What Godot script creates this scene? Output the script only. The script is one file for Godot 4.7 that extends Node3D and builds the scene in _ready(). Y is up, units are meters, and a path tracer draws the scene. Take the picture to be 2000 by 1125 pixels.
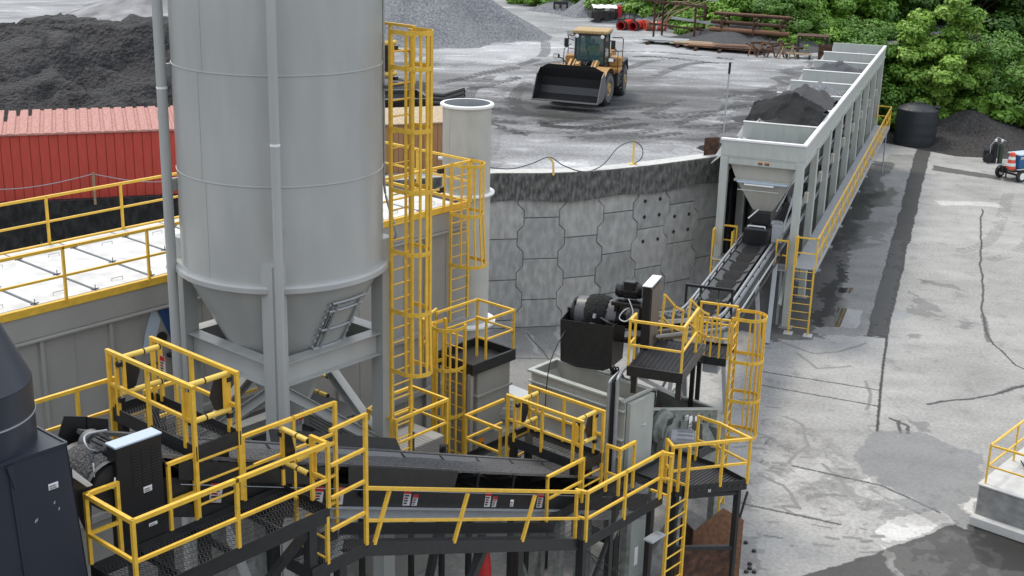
extends Node3D
# Asphalt plant: silo, bag house, cold feed bins, scalping screen, slinger conveyor, loader on the upper yard.
# Every frame below is (along, up, across) in metres. P() turns a place measured in the photograph into a ground point.
const FOC := 2533.0
const EYE := Vector3(0, 15.8, 0)
const YARD := 5.75
var cam_basis: Basis
var M := {}
var FW := Transform3D.IDENTITY
var FP: Transform3D
var FA: Transform3D
var fr: Transform3D
var cur: Node3D
var off := Vector3.ZERO
var taken := {}
var cube: BoxMesh
var rodm: CylinderMesh
var cached := {}
var rng := RandomNumberGenerator.new()

func basis_of_camera() -> Basis:
	var u := Vector3(210, 7940, 2533).normalized()
	var f := Vector3(0, 0, -1)
	f = (f - u * u.dot(f)).normalized()
	var r := f.cross(u)
	return Basis(r, u, -f).transposed()

func P(px: float, py: float, h := 0.0) -> Vector3:
	var d := cam_basis * Vector3(px - 1000.0, -(py - 562.5), -FOC)
	return EYE + d * ((h - EYE.y) / d.y)

func frame_of(o: Vector3, deg: float) -> Transform3D:
	var a := deg_to_rad(deg)
	return Transform3D(Basis(Vector3(sin(a), 0, -cos(a)), Vector3.UP, Vector3(cos(a), 0, sin(a))), o)

func numbered(called: String) -> String:
	var n: int = taken.get(called, 0)
	taken[called] = n + 1
	return called if n == 0 else "%s_%03d" % [called, n]

func tag(o: Node, label: String, cat: String, group := "", kind := "") -> void:
	if label: o.set_meta("label", label)
	if cat: o.set_meta("category", cat)
	if group: o.set_meta("group", group)
	if kind: o.set_meta("kind", kind)

func thing(called: String, label: String, cat: String, base: Vector3, group := "") -> Node3D:
	cur = Node3D.new()
	cur.name = numbered(called)
	add_child(cur)
	cur.transform = fr.translated_local(base)
	off = base
	tag(cur, label, cat, group)
	return cur

func copy_of(o: Node3D, xf: Transform3D, label := "") -> Node3D:
	var c: Node3D = o.duplicate()
	c.name = numbered(String(o.name).rstrip("0123456789").trim_suffix("_"))
	add_child(c)
	c.transform = xf
	if label: c.set_meta("label", label)
	return c

# puts a mesh (given in the frame's own metres) under the current thing, or under one of its parts
func put(called: String, mesh: Mesh, m: Material, xf := Transform3D.IDENTITY, parent: Node3D = null) -> MeshInstance3D:
	var o := MeshInstance3D.new()
	o.name = called
	o.mesh = mesh
	o.material_override = m
	var local := Transform3D(Basis.IDENTITY, -off) * xf
	if parent and parent != cur:
		parent.add_child(o, true)
		o.transform = parent.transform.affine_inverse() * local
	else:
		cur.add_child(o, true)
		o.transform = local
	return o

# a single-mesh thing or a piece of the setting at top level
func solo(called: String, mesh: Mesh, m: Material, label: String, cat: String, base: Vector3, group := "", kind := "") -> MeshInstance3D:
	var o := MeshInstance3D.new()
	o.name = numbered(called)
	o.mesh = mesh
	o.material_override = m
	add_child(o)
	o.transform = fr.translated_local(base)
	tag(o, label, cat, group, kind)
	return o

func along(a: Vector3, b: Vector3, w: float, d: float) -> Transform3D:
	var v := b - a
	var y := v.normalized()
	var x := Vector3(1, 0, 0) if absf(y.y) > 0.995 else y.cross(Vector3.UP).normalized()
	var z := x.cross(y)
	return Transform3D(Basis(x * w, v, z * d), (a + b) * 0.5)

func bar(called: String, a: Vector3, b: Vector3, w: float, m: Material, d := -1.0, parent: Node3D = null) -> MeshInstance3D:
	return put(called, cube, m, along(a, b, w, w if d < 0 else d), parent)

func rod(called: String, a: Vector3, b: Vector3, r: float, m: Material, parent: Node3D = null) -> MeshInstance3D:
	return put(called, rodm, m, along(a, b, r * 2, r * 2), parent)

# ---- mesh makers: flat triangles without normals are shaded flat
func soup(v: PackedVector3Array, uv := PackedVector2Array(), col := PackedColorArray(), n := PackedVector3Array()) -> ArrayMesh:
	var a := []
	a.resize(Mesh.ARRAY_MAX)
	a[Mesh.ARRAY_VERTEX] = v
	if uv.size(): a[Mesh.ARRAY_TEX_UV] = uv
	if col.size(): a[Mesh.ARRAY_COLOR] = col
	if n.size(): a[Mesh.ARRAY_NORMAL] = n
	var m := ArrayMesh.new()
	m.add_surface_from_arrays(Mesh.PRIMITIVE_TRIANGLES, a)
	return m

func q4(v: PackedVector3Array, a: Vector3, b: Vector3, c: Vector3, d: Vector3) -> void:
	v.append_array([a, b, c, a, c, d])

# box with chamfered edges, about the origin
func cbox(size: Vector3, bev := 0.012) -> ArrayMesh:
	var key := "%s|%s" % [size, bev]
	if cached.has(key): return cached[key]
	var h := size * 0.5
	var b := minf(bev, minf(h.x, minf(h.y, h.z)) * 0.45)
	var v := PackedVector3Array()
	for ax in 3:
		var u := (ax + 1) % 3
		var w := (ax + 2) % 3
		for s in [-1.0, 1.0]:
			var q := []
			for k in [[-1, -1], [1, -1], [1, 1], [-1, 1]]:
				var p := Vector3.ZERO
				p[ax] = s * h[ax]
				p[u] = k[0] * (h[u] - b)
				p[w] = k[1] * (h[w] - b)
				q.append(p)
			if s > 0: q4(v, q[3], q[2], q[1], q[0])
			else: q4(v, q[0], q[1], q[2], q[3])
			for s2 in [-1.0, 1.0]:   # edge between +-ax and +-u
				var e := []
				for k2 in [-1.0, 1.0]:
					var p1 := Vector3.ZERO
					p1[ax] = s * h[ax]; p1[u] = s2 * (h[u] - b); p1[w] = k2 * (h[w] - b)
					var p2 := Vector3.ZERO
					p2[ax] = s * (h[ax] - b); p2[u] = s2 * h[u]; p2[w] = k2 * (h[w] - b)
					e.append([p1, p2])
				if s * s2 > 0: q4(v, e[0][0], e[1][0], e[1][1], e[0][1])
				else: q4(v, e[0][1], e[1][1], e[1][0], e[0][0])
	for x in [-1.0, 1.0]:
		for y in [-1.0, 1.0]:
			for z in [-1.0, 1.0]:
				var k := Vector3(x, y, z)
				var p0 := Vector3(h.x, h.y - b, h.z - b) * k
				var p1 := Vector3(h.x - b, h.y, h.z - b) * k
				var p2 := Vector3(h.x - b, h.y - b, h.z) * k
				if x * y * z > 0: v.append_array([p0, p2, p1])
				else: v.append_array([p0, p1, p2])
	cached[key] = soup(v)
	return cached[key]

func box(called: String, lo: Vector3, hi: Vector3, m: Material, bev := 0.012, parent: Node3D = null) -> MeshInstance3D:
	return put(called, cbox((hi - lo).abs(), bev), m, Transform3D(Basis.IDENTITY, (lo + hi) * 0.5), parent)

# polygon (points in order, planar) pushed out along e
func prism(pts: Array, e: Vector3) -> ArrayMesh:
	var v := PackedVector3Array()
	var n := pts.size()
	var p2 := PackedVector2Array()
	var nn := Vector3.ZERO
	for i in n: nn += (pts[i] - pts[0]).cross(pts[(i + 1) % n] - pts[0])
	nn = nn.normalized()
	var ux: Vector3 = (pts[1] - pts[0]).normalized()
	var uy := nn.cross(ux)
	for p in pts: p2.append(Vector2((p - pts[0]).dot(ux), (p - pts[0]).dot(uy)))
	var idx := Geometry2D.triangulate_polygon(p2)
	for k in range(0, idx.size(), 3):
		v.append_array([pts[idx[k]], pts[idx[k + 1]], pts[idx[k + 2]]])
		v.append_array([pts[idx[k]] + e, pts[idx[k + 2]] + e, pts[idx[k + 1]] + e])
	for i in n:
		var a: Vector3 = pts[i]
		var b: Vector3 = pts[(i + 1) % n]
		q4(v, a, b, b + e, a + e)
	return soup(v)

func poly(called: String, pts: Array, e: Vector3, m: Material, parent: Node3D = null) -> MeshInstance3D:
	return put(called, prism(pts, e), m, Transform3D.IDENTITY, parent)

# profile of [radius, height] turned about the y axis, smooth round, creased along
func lathe(prof: Array, seg := 24, a0 := 0.0, a1 := TAU) -> ArrayMesh:
	var v := PackedVector3Array()
	var nr := PackedVector3Array()
	for k in prof.size() - 1:
		var r0: float = prof[k][0]
		var h0: float = prof[k][1]
		var r1: float = prof[k + 1][0]
		var h1: float = prof[k + 1][1]
		var nd := Vector2(h1 - h0, r0 - r1).normalized()
		for i in seg:
			var t0 := a0 + (a1 - a0) * i / seg
			var t1 := a0 + (a1 - a0) * (i + 1) / seg
			var d0 := Vector3(cos(t0), 0, sin(t0))
			var d1 := Vector3(cos(t1), 0, sin(t1))
			q4(v, d0 * r0 + Vector3.UP * h0, d1 * r0 + Vector3.UP * h0, d1 * r1 + Vector3.UP * h1, d0 * r1 + Vector3.UP * h1)
			var n0 := d0 * nd.x + Vector3.UP * nd.y
			var n1 := d1 * nd.x + Vector3.UP * nd.y
			nr.append_array([n0, n1, n1, n0, n1, n0])
	return soup(v, PackedVector2Array(), PackedColorArray(), nr)

func turned(called: String, prof: Array, at: Vector3, m: Material, seg := 24, parent: Node3D = null) -> MeshInstance3D:
	return put(called, lathe(prof, seg), m, Transform3D(Basis.IDENTITY, at), parent)

# lathe laid along direction d from point a
func axled(called: String, prof: Array, a: Vector3, d: Vector3, m: Material, seg := 20, parent: Node3D = null) -> MeshInstance3D:
	var y := d.normalized()
	var x := y.cross(Vector3.UP).normalized() if absf(y.y) < 0.99 else Vector3(1, 0, 0)
	return put(called, lathe(prof, seg), m, Transform3D(Basis(x, y, x.cross(y)), a), parent)

func tube(pts: Array, r: float, seg := 7) -> ArrayMesh:
	var v := PackedVector3Array()
	var nr := PackedVector3Array()
	var rings := []
	for i in pts.size():
		var d: Vector3 = (pts[mini(i + 1, pts.size() - 1)] - pts[maxi(i - 1, 0)]).normalized()
		var x := d.cross(Vector3.UP).normalized() if absf(d.y) < 0.98 else Vector3(1, 0, 0)
		var y := x.cross(d)
		var ring := []
		for k in seg: ring.append((x * cos(TAU * k / seg) + y * sin(TAU * k / seg)))
		rings.append(ring)
	for i in pts.size() - 1:
		for k in seg:
			var k2 := (k + 1) % seg
			q4(v, pts[i] + rings[i][k] * r, pts[i] + rings[i][k2] * r, pts[i + 1] + rings[i + 1][k2] * r, pts[i + 1] + rings[i + 1][k] * r)
			nr.append_array([rings[i][k], rings[i][k2], rings[i + 1][k2], rings[i][k], rings[i + 1][k2], rings[i + 1][k]])
	return soup(v, PackedVector2Array(), PackedColorArray(), nr)

func hose(called: String, pts: Array, r: float, m: Material, parent: Node3D = null) -> MeshInstance3D:
	var fine := []
	for i in pts.size() - 1:
		var a: Vector3 = pts[maxi(i - 1, 0)]
		var b: Vector3 = pts[i]
		var c: Vector3 = pts[i + 1]
		var d: Vector3 = pts[mini(i + 2, pts.size() - 1)]
		for k in 5: fine.append(b.cubic_interpolate(c, a, d, k / 5.0))
	fine.append(pts[-1])
	return put(called, tube(fine, r), m, Transform3D.IDENTITY, parent)

# smooth grid: f(i, j) -> Vector3
func grid(nx: int, ny: int, f: Callable, uvf = null) -> ArrayMesh:
	var pts := PackedVector3Array()
	var uv := PackedVector2Array()
	for j in ny + 1:
		for i in nx + 1:
			var p: Vector3 = f.call(float(i) / nx, float(j) / ny)
			pts.append(p)
			uv.append(uvf.call(p) if uvf else Vector2(float(i) / nx, float(j) / ny))
	var nr := PackedVector3Array()
	for j in ny + 1:
		for i in nx + 1:
			var dx := pts[j * (nx + 1) + mini(i + 1, nx)] - pts[j * (nx + 1) + maxi(i - 1, 0)]
			var dy := pts[mini(j + 1, ny) * (nx + 1) + i] - pts[maxi(j - 1, 0) * (nx + 1) + i]
			nr.append(dy.cross(dx).normalized())
	var idx := PackedInt32Array()
	for j in ny:
		for i in nx:
			var a := j * (nx + 1) + i
			idx.append_array([a, a + nx + 1, a + nx + 2, a, a + nx + 2, a + 1])
	if nr[idx.size() % 3 + nx + 3].y < 0:
		for k in nr.size(): nr[k] = -nr[k]
	# winding to match the normals
	var fn := (pts[idx[2]] - pts[idx[0]]).cross(pts[idx[1]] - pts[idx[0]])
	if fn.dot(nr[idx[0]]) < 0:
		for k in range(0, idx.size(), 3):
			var t := idx[k + 1]
			idx[k + 1] = idx[k + 2]
			idx[k + 2] = t
	var a := []
	a.resize(Mesh.ARRAY_MAX)
	a[Mesh.ARRAY_VERTEX] = pts
	a[Mesh.ARRAY_NORMAL] = nr
	a[Mesh.ARRAY_TEX_UV] = uv
	a[Mesh.ARRAY_INDEX] = idx
	var m := ArrayMesh.new()
	m.add_surface_from_arrays(Mesh.PRIMITIVE_TRIANGLES, a)
	return m

# ---- materials
func lin(r: float, g: float, b: float) -> Color:
	return Color(r, g, b).linear_to_srgb()

func noise_tex(freq: float, lo: float, hi: float, oct := 5, seed_ := 1, size := 512, kind := FastNoiseLite.TYPE_SIMPLEX_SMOOTH) -> NoiseTexture2D:
	var n := FastNoiseLite.new()
	n.noise_type = kind
	n.seed = seed_
	n.frequency = freq
	n.fractal_octaves = oct
	var t := NoiseTexture2D.new()
	t.width = size
	t.height = size
	t.seamless = true
	t.noise = n
	var g := Gradient.new()
	g.set_color(0, Color(lo, lo, lo))
	g.set_color(1, Color(hi, hi, hi))
	t.color_ramp = g
	return t

func mat(key: String, c: Color, rough := 0.6, metal := 0.0, tex: Texture2D = null, scale := Vector3.ONE, bump: Texture2D = null, bump_cm := 1.0) -> StandardMaterial3D:
	var m := StandardMaterial3D.new()
	m.resource_name = key
	m.albedo_color = c
	m.roughness = rough
	m.metallic = metal
	if tex or bump:
		m.uv1_triplanar = true
		m.uv1_world_triplanar = true
		m.uv1_scale = scale
	if tex: m.albedo_texture = tex
	if bump:
		m.heightmap_enabled = true
		m.heightmap_texture = bump
		m.heightmap_scale = bump_cm
	M[key] = m
	return m

func make_materials() -> void:
	cube = BoxMesh.new()
	rodm = CylinderMesh.new()
	rodm.top_radius = 0.5
	rodm.bottom_radius = 0.5
	rodm.height = 1.0
	rodm.radial_segments = 10
	rodm.rings = 0
	var soft := noise_tex(0.012, 0.90, 1.0, 5, 3)
	var streak := noise_tex(0.02, 0.90, 1.0, 4, 8)
	var spots := noise_tex(0.03, 0.66, 1.0, 6, 5)
	var gritty := noise_tex(0.16, 0.62, 1.0, 4, 6)
	var grit_h := noise_tex(0.12, 0.0, 1.0, 4, 7)
	var stones := noise_tex(0.09, 0.35, 1.0, 3, 9, 512, FastNoiseLite.TYPE_CELLULAR)
	var ripple := noise_tex(0.02, 0.0, 1.0, 5, 11)
	mat("yellow", lin(0.90, 0.55, 0.06), 0.42, 0.0, noise_tex(0.03, 0.84, 1.0, 6, 15), Vector3(0.35, 0.35, 0.35))
	mat("yellow_pale", lin(0.85, 0.60, 0.12), 0.4, 0.0, soft, Vector3(0.5, 0.5, 0.5))
	mat("silo", lin(0.43, 0.44, 0.425), 0.30, 0.0, soft, Vector3(0.25, 0.05, 0.25))
	mat("bins", lin(0.47, 0.495, 0.46), 0.45, 0.0, streak, Vector3(0.35, 0.08, 0.35))
	mat("beige", lin(0.50, 0.49, 0.44), 0.5, 0.0, streak, Vector3(0.3, 0.08, 0.3))
	mat("building", lin(0.36, 0.35, 0.325), 0.5, 0.0, soft, Vector3(0.2, 0.08, 0.2))
	mat("screen", lin(0.29, 0.315, 0.285), 0.45, 0.0, spots, Vector3(0.3, 0.3, 0.3))
	mat("roof", lin(0.74, 0.74, 0.72), 0.5, 0.0, noise_tex(0.015, 0.80, 1.0, 6, 16), Vector3(0.2, 0.2, 0.2))
	mat("black", lin(0.024, 0.025, 0.027), 0.42, 0.0, spots, Vector3(0.4, 0.4, 0.4))
	mat("black_satin", lin(0.013, 0.0135, 0.015), 0.33)
	mat("grate", lin(0.05, 0.05, 0.054), 0.45)
	mat("navy", lin(0.030, 0.036, 0.052), 0.4, 0.0, soft, Vector3(0.15, 0.1, 0.15))
	mat("rubber", lin(0.022, 0.022, 0.023), 0.8, 0.0, spots, Vector3(0.5, 0.5, 0.5))
	mat("belt", lin(0.15, 0.15, 0.155), 0.42, 0.0, spots, Vector3(0.9, 0.9, 0.9))
	mat("galv", lin(0.40, 0.42, 0.44), 0.45, 0.25, soft, Vector3(0.7, 0.7, 0.7))
	mat("steel", lin(0.55, 0.55, 0.56), 0.3, 0.9)
	mat("white", lin(0.78, 0.78, 0.77), 0.5)
	mat("rust", lin(0.14, 0.065, 0.035), 0.85, 0.0, noise_tex(0.015, 0.35, 1.0, 6, 21), Vector3(0.5, 0.5, 0.5))
	mat("rust_light", lin(0.26, 0.13, 0.07), 0.85, 0.0, spots, Vector3(0.4, 0.4, 0.4))
	mat("red_shed", lin(0.50, 0.062, 0.04), 0.7, 0.0, streak, Vector3(0.9, 0.12, 0.9))
	mat("red_roof", lin(0.60, 0.29, 0.245), 0.7, 0.0, spots, Vector3(0.6, 0.6, 0.6))
	mat("red", lin(0.45, 0.02, 0.02), 0.5)
	mat("orange", lin(0.72, 0.10, 0.05), 0.5)
	mat("tan", lin(0.36, 0.19, 0.085), 0.75, 0.0, streak, Vector3(0.8, 0.12, 0.8))
	mat("tan_top", lin(0.60, 0.47, 0.31), 0.8, 0.0, spots, Vector3(0.5, 0.5, 0.5))
	mat("wood", lin(0.42, 0.32, 0.2), 0.85, 0.0, spots, Vector3(0.6, 0.6, 0.6))
	mat("concrete", lin(0.36, 0.36, 0.35), 0.85, 0.0, spots, Vector3(0.18, 0.18, 0.18), grit_h, 0.4)
	mat("concrete_pale", lin(0.56, 0.56, 0.54), 0.85, 0.0, soft, Vector3(0.4, 0.4, 0.4), grit_h, 0.3)
	for k in 4:
		mat("panel%d" % k, lin([0.43, 0.36, 0.47, 0.40][k], [0.43, 0.36, 0.465, 0.40][k], [0.41, 0.345, 0.44, 0.385][k]), 0.9, 0.0, noise_tex(0.016, 0.74, 1.0, 6, 31 + k), Vector3(0.45, 0.17, 0.45), grit_h, 0.5)
	mat("coping", lin(0.24, 0.24, 0.225), 0.95, 0.0, noise_tex(0.03, 0.34, 1.0, 7, 41), Vector3(0.5, 0.16, 0.5), grit_h, 1.2)
	mat("wall_black", lin(0.045, 0.046, 0.045), 0.95, 0.0, noise_tex(0.02, 0.3, 1.0, 6, 43), Vector3(0.4, 0.2, 0.4), grit_h, 1.0)
	mat("wall_grey", lin(0.20, 0.20, 0.19), 0.95, 0.0, streak, Vector3(0.5, 0.15, 0.5), grit_h, 0.8)
	mat("asphalt_pile", lin(0.023, 0.023, 0.027), 0.75, 0.0, noise_tex(0.05, 0.45, 1.0, 6, 68), Vector3(0.30, 0.30, 0.30), noise_tex(0.03, 0.0, 1.0, 6, 69), 16.0)
	mat("fine_black", lin(0.030, 0.030, 0.031), 0.9, 0.0, noise_tex(0.05, 0.4, 1.0, 6, 70), Vector3(0.6, 0.6, 0.6), grit_h, 7.0)
	mat("gravel", lin(0.33, 0.34, 0.365), 0.95, 0.0, noise_tex(0.07, 0.5, 1.0, 6, 66), Vector3(0.12, 0.12, 0.12), grit_h, 10.0)
	mat("gravel_dark", lin(0.13, 0.13, 0.135), 0.95, 0.0, gritty, Vector3(0.5, 0.5, 0.5), grit_h, 6.0)
	mat("gravel_blue", lin(0.25, 0.26, 0.28), 0.95, 0.0, stones, Vector3(0.7, 0.7, 0.7), stones, 9.0)
	mat("gravel_belt", lin(0.30, 0.30, 0.31), 0.95, 0.0, noise_tex(0.075, 0.12, 1.0, 3, 51), Vector3(0.7, 0.7, 0.7), stones, 5.0)
	mat("soil", lin(0.11, 0.10, 0.095), 0.95, 0.0, noise_tex(0.06, 0.3, 1.0, 6, 67), Vector3(0.15, 0.15, 0.15), grit_h, 10.0)
	mat("pale_hill", lin(0.42, 0.42, 0.43), 0.95, 0.0, noise_tex(0.02, 0.5, 1.0, 6, 61), Vector3(0.04, 0.04, 0.04), ripple, 30.0)
	mat("guard_mesh", lin(0.22, 0.175, 0.14), 0.6, 0.2, spots, Vector3(2, 2, 2))
	mat("worn_steel", lin(0.20, 0.20, 0.205), 0.5, 0.3, spots, Vector3(0.8, 0.8, 0.8))
	mat("tank", lin(0.018, 0.021, 0.026), 0.5)
	mat("cat", lin(0.55, 0.29, 0.075), 0.5, 0.0, spots, Vector3(0.6, 0.6, 0.6))
	mat("cat_pale", lin(0.58, 0.40, 0.18), 0.6, 0.0, spots, Vector3(0.6, 0.6, 0.6))
	mat("tyre", lin(0.05, 0.05, 0.052), 0.9, 0.0, spots, Vector3(1, 1, 1))
	mat("tyre_side", lin(0.16, 0.16, 0.165), 0.9, 0.0, spots, Vector3(1, 1, 1))
	mat("blue", lin(0.02, 0.11, 0.26), 0.4)
	mat("blue_dark", lin(0.014, 0.065, 0.21), 0.5)
	mat("pale_blue", lin(0.45, 0.53, 0.62), 0.5)
	mat("green_dark", lin(0.03, 0.05, 0.03), 0.45)
	mat("skin", lin(0.42, 0.24, 0.17), 0.6)
	mat("vest", lin(0.55, 0.62, 0.10), 0.7)
	mat("cable", lin(0.06, 0.07, 0.09), 0.5)
	mat("bark", lin(0.09, 0.075, 0.06), 0.95, 0.0, spots, Vector3(1, 0.2, 1))
	var glass := mat("glass", Color(0.25, 0.40, 0.42, 0.42), 0.05)
	glass.transparency = BaseMaterial3D.TRANSPARENCY_ALPHA
	var lf := mat("leaf", Color.WHITE, 0.55)
	lf.vertex_color_use_as_albedo = true
	lf.cull_mode = BaseMaterial3D.CULL_DISABLED
	lf.backlight_enabled = true
	lf.backlight = Color(0.5, 0.62, 0.2)
	M["sign"] = print_mat(Color(0.7, 0.06, 0.08), Color(0.72, 0.72, 0.73), 4, 3)
	M["sign_orange"] = print_mat(Color(0.95, 0.55, 0.05), Color(0.12, 0.12, 0.12), 4, 4)
	M["sign_white"] = print_mat(Color(0.9, 0.9, 0.9), Color(0.8, 0.8, 0.8), 3, 5)
	M["sign_stripe"] = print_mat(Color(0.95, 0.95, 0.95), Color(0.93, 0.92, 0.9), 8, 6)

# small printed plate: a header band over lines of print
func print_mat(head: Color, field: Color, rows: int, sd: int) -> StandardMaterial3D:
	var im := Image.create(32, 32, false, Image.FORMAT_RGB8)
	im.fill(field)
	im.fill_rect(Rect2i(0, 0, 32, 9), head)
	var r := RandomNumberGenerator.new()
	r.seed = sd
	for k in rows:
		var y := 11 + int(20.0 * k / rows)
		im.fill_rect(Rect2i(3, y, r.randi_range(14, 26), maxi(1, 12 / rows)), head.darkened(0.3) if k % 3 == 1 else field.inverted() * 0.6)
	var m := StandardMaterial3D.new()
	m.albedo_texture = ImageTexture.create_from_image(im)
	m.roughness = 0.5
	return m

# thin printed plate: corner a, edges u and v, standing proud along n
func plate(called: String, a: Vector3, u: Vector3, v: Vector3, m: Material, thick := 0.006, parent: Node3D = null) -> MeshInstance3D:
	var n := u.cross(v).normalized() * thick
	var vs := PackedVector3Array()
	var uv := PackedVector2Array()
	for s in [0.0, 1.0]:
		var e: Vector3 = n * s
		q4(vs, a + e, a + u + e, a + u + v + e, a + v + e)
		uv.append_array([Vector2(0, 1), Vector2(1, 1), Vector2(1, 0), Vector2(0, 1), Vector2(1, 0), Vector2(0, 0)])
	var pts := [a, a + u, a + u + v, a + v]
	for i in 4:
		var b: Vector3 = pts[i]
		var c: Vector3 = pts[(i + 1) % 4]
		q4(vs, b, c, c + n, b + n)
		for k in 6: uv.append(Vector2(0.02, 0.5))
	return put(called, soup(vs, uv), m, Transform3D.IDENTITY, parent)

# ---- plant helpers
# expanded metal floor: zigzag strands over the parallelogram p0, u, v
func expanded(p0: Vector3, u: Vector3, v: Vector3, pu: float, pv: float, w := 0.010, th := 0.007) -> ArrayMesh:
	var vs := PackedVector3Array()
	var un := u.normalized()
	var vn := v.normalized()
	var down := un.cross(vn).normalized()
	if down.y > 0: down = -down
	var nu := int(u.length() / pu * 2)
	var nv := int(v.length() / pv)
	var su := u.length() / nu
	var sv := v.length() / nv
	for j in nv:
		for i in nu:
			var a := p0 + un * (su * i) + vn * (sv * (j + (0.12 if i % 2 == 0 else 0.88)))
			var b := p0 + un * (su * (i + 1)) + vn * (sv * (j + (0.88 if i % 2 == 0 else 0.12)))
			var side := vn * w * 0.5
			q4(vs, a - side, b - side, b + side, a + side)
			q4(vs, a - side, b - side, b - side + down * th, a - side + down * th)
	return soup(vs)

# bar grating: bearing bars along u, twisted cross bars along v
func bars_floor(p0: Vector3, u: Vector3, v: Vector3, pu: float, pv: float, w := 0.012, th := 0.03) -> ArrayMesh:
	var vs := PackedVector3Array()
	var un := u.normalized()
	var vn := v.normalized()
	var down := un.cross(vn).normalized()
	if down.y > 0: down = -down
	var nv := int(v.length() / pv)
	for j in nv + 1:
		var a := p0 + v * (float(j) / nv)
		q4(vs, a, a + u, a + u + vn * w, a + vn * w)
		q4(vs, a, a + u, a + u + down * th, a + down * th)
	var nu := int(u.length() / pu)
	for i in nu + 1:
		var a := p0 + u * (float(i) / nu) + down * 0.004
		q4(vs, a, a + v, a + v + un * w, a + un * w)
	return soup(vs)

func floor_mesh(p0: Vector3, u: Vector3, v: Vector3, pu: float, pv: float, bars := false) -> MeshInstance3D:
	var o := put("grating", bars_floor(p0, u, v, pu, pv) if bars else expanded(p0, u, v, pu, pv), M.grate)
	o.set_meta("kind", "stuff")
	return o

# yellow guard rail through base points: posts, top rail, mid rail
func guard(pts: Array, tall := 1.07, mids := [0.53], w := 0.048, m: Material = null, skip_posts := [], lean := Vector3.ZERO) -> void:
	if m == null: m = M.yellow
	var up := Vector3.UP * tall + lean
	for i in pts.size():
		if i in skip_posts: continue
		bar("post", pts[i], pts[i] + up, w, m)
	for i in pts.size() - 1:
		var e: Vector3 = (pts[i + 1] - pts[i]).normalized() * w * 0.5
		bar("top_rail", pts[i] + up - e, pts[i + 1] + up + e, w * 1.12, m)
		for k in mids:
			bar("mid_rail", pts[i] + up * (k / tall) + e, pts[i + 1] + up * (k / tall) - e, w * 0.86, m)

# swing gate from hinge post a to b: two padded rollers, black bumper plate, yellow plate
func gate(a: Vector3, b: Vector3, hi: float, lo: float) -> void:
	var d := (b - a).normalized()
	var e := Vector3.UP
	var g := rod("gate_bar", a + e * hi, b + e * hi, 0.045, M.yellow_pale)
	rod("gate_bar", a + e * lo, b + e * lo, 0.045, M.yellow_pale)
	for h in [hi, lo]:
		var mid: Vector3 = a.lerp(b, 0.62) + e * h
		rod("gate_band", mid - d * 0.012, mid + d * 0.012, 0.05, M.black_satin)
		rod("gate_stop", b + e * h, b + d * 0.025 + e * h, 0.048, M.black_satin)
		bar("gate_hinge", a + e * (h - 0.1) - d * 0.04, a + e * (h - 0.1) + d * 0.05, 0.07, M.black_satin)
	bar("gate_stile", a + e * (lo - 0.03) + d * 0.08, a + e * (hi + 0.03) + d * 0.08, 0.05, M.yellow)
	var n := d.cross(e) * 0.012
	poly("gate_plate", [a + d * 0.11 + e * lo, a + d * 0.27 + e * (lo + 0.06), a + d * 0.36 + e * (lo + hi) * 0.5, a + d * 0.27 + e * (hi - 0.04), a + d * 0.11 + e * hi], n, M.black_satin)

func hoop_mesh(c: Vector3, ax: Vector3, ox: Vector3, half: float, depth: float, hh := 0.085, th := 0.012) -> ArrayMesh:
	# c middle between the stringers, ax along the rungs, ox outwards
	var pts := [c - ax * half]
	var n := 16
	for k in n + 1:
		var t := PI - PI * k / n
		pts.append(c + ax * (half * 1.04 * cos(t)) + ox * (depth - half + half * 1.04 * sin(t) if depth > half else depth * sin(t)))
	pts.append(c + ax * half)
	var v := PackedVector3Array()
	for i in pts.size() - 1:
		var d: Vector3 = (pts[i + 1] - pts[i])
		if d.length() < 0.001: continue
		var nn := d.normalized().cross(Vector3.UP) * th
		var a: Vector3 = pts[i]
		var b: Vector3 = pts[i + 1]
		var h := Vector3.UP * hh
		q4(v, a, b, b + h, a + h)
		q4(v, a + nn, a + h + nn, b + h + nn, b + nn)
		q4(v, a + h, b + h, b + h + nn, a + h + nn)
		q4(v, a, a + nn, b + nn, b)
	return soup(v)

func hoop_point(c: Vector3, ax: Vector3, ox: Vector3, half: float, depth: float, t: float) -> Vector3:
	return c + ax * (half * 1.0 * cos(t)) + ox * (depth - half + half * 1.0 * sin(t) if depth > half else depth * sin(t))

func cage_ladder(label: String, c: Vector3, ax: Vector3, ox: Vector3, half: float, h0: float, h1: float, hoops: Array, depth: float, flare_last := 1.0, nbars := 7, group := "caged ladders of the plant", sw := 0.055) -> void:
	thing("caged_ladder", label, "ladder", c + Vector3.UP * h0, group)
	for s in [-1.0, 1.0]:
		bar("stringer", c + ax * half * s + Vector3.UP * h0, c + ax * half * s + Vector3.UP * h1, sw, M.yellow, sw * 1.2)
	var n := int((h1 - h0 - 0.2) / 0.305)
	for k in n:
		var p := c + Vector3.UP * (h0 + 0.25 + 0.305 * k)
		rod("rung", p - ax * half, p + ax * half, 0.017, M.yellow)
	var hf := half + 0.03
	for k in hoops.size():
		var f: float = flare_last if k == hoops.size() - 1 else 1.0
		put("hoop", hoop_mesh(c + Vector3.UP * hoops[k], ax, ox, hf * f, depth * f), M.yellow)
	for k in hoops.size() - 1:
		var f: float = flare_last if k == hoops.size() - 2 else 1.0
		for b in nbars:
			var t := PI * (0.04 + 0.92 * b / (nbars - 1))
			bar("cage_bar", hoop_point(c + Vector3.UP * (hoops[k] + 0.05), ax, ox, hf, depth, t), hoop_point(c + Vector3.UP * hoops[k + 1], ax, ox, hf * f, depth * f, t), 0.05, M.yellow, 0.032)

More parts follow.
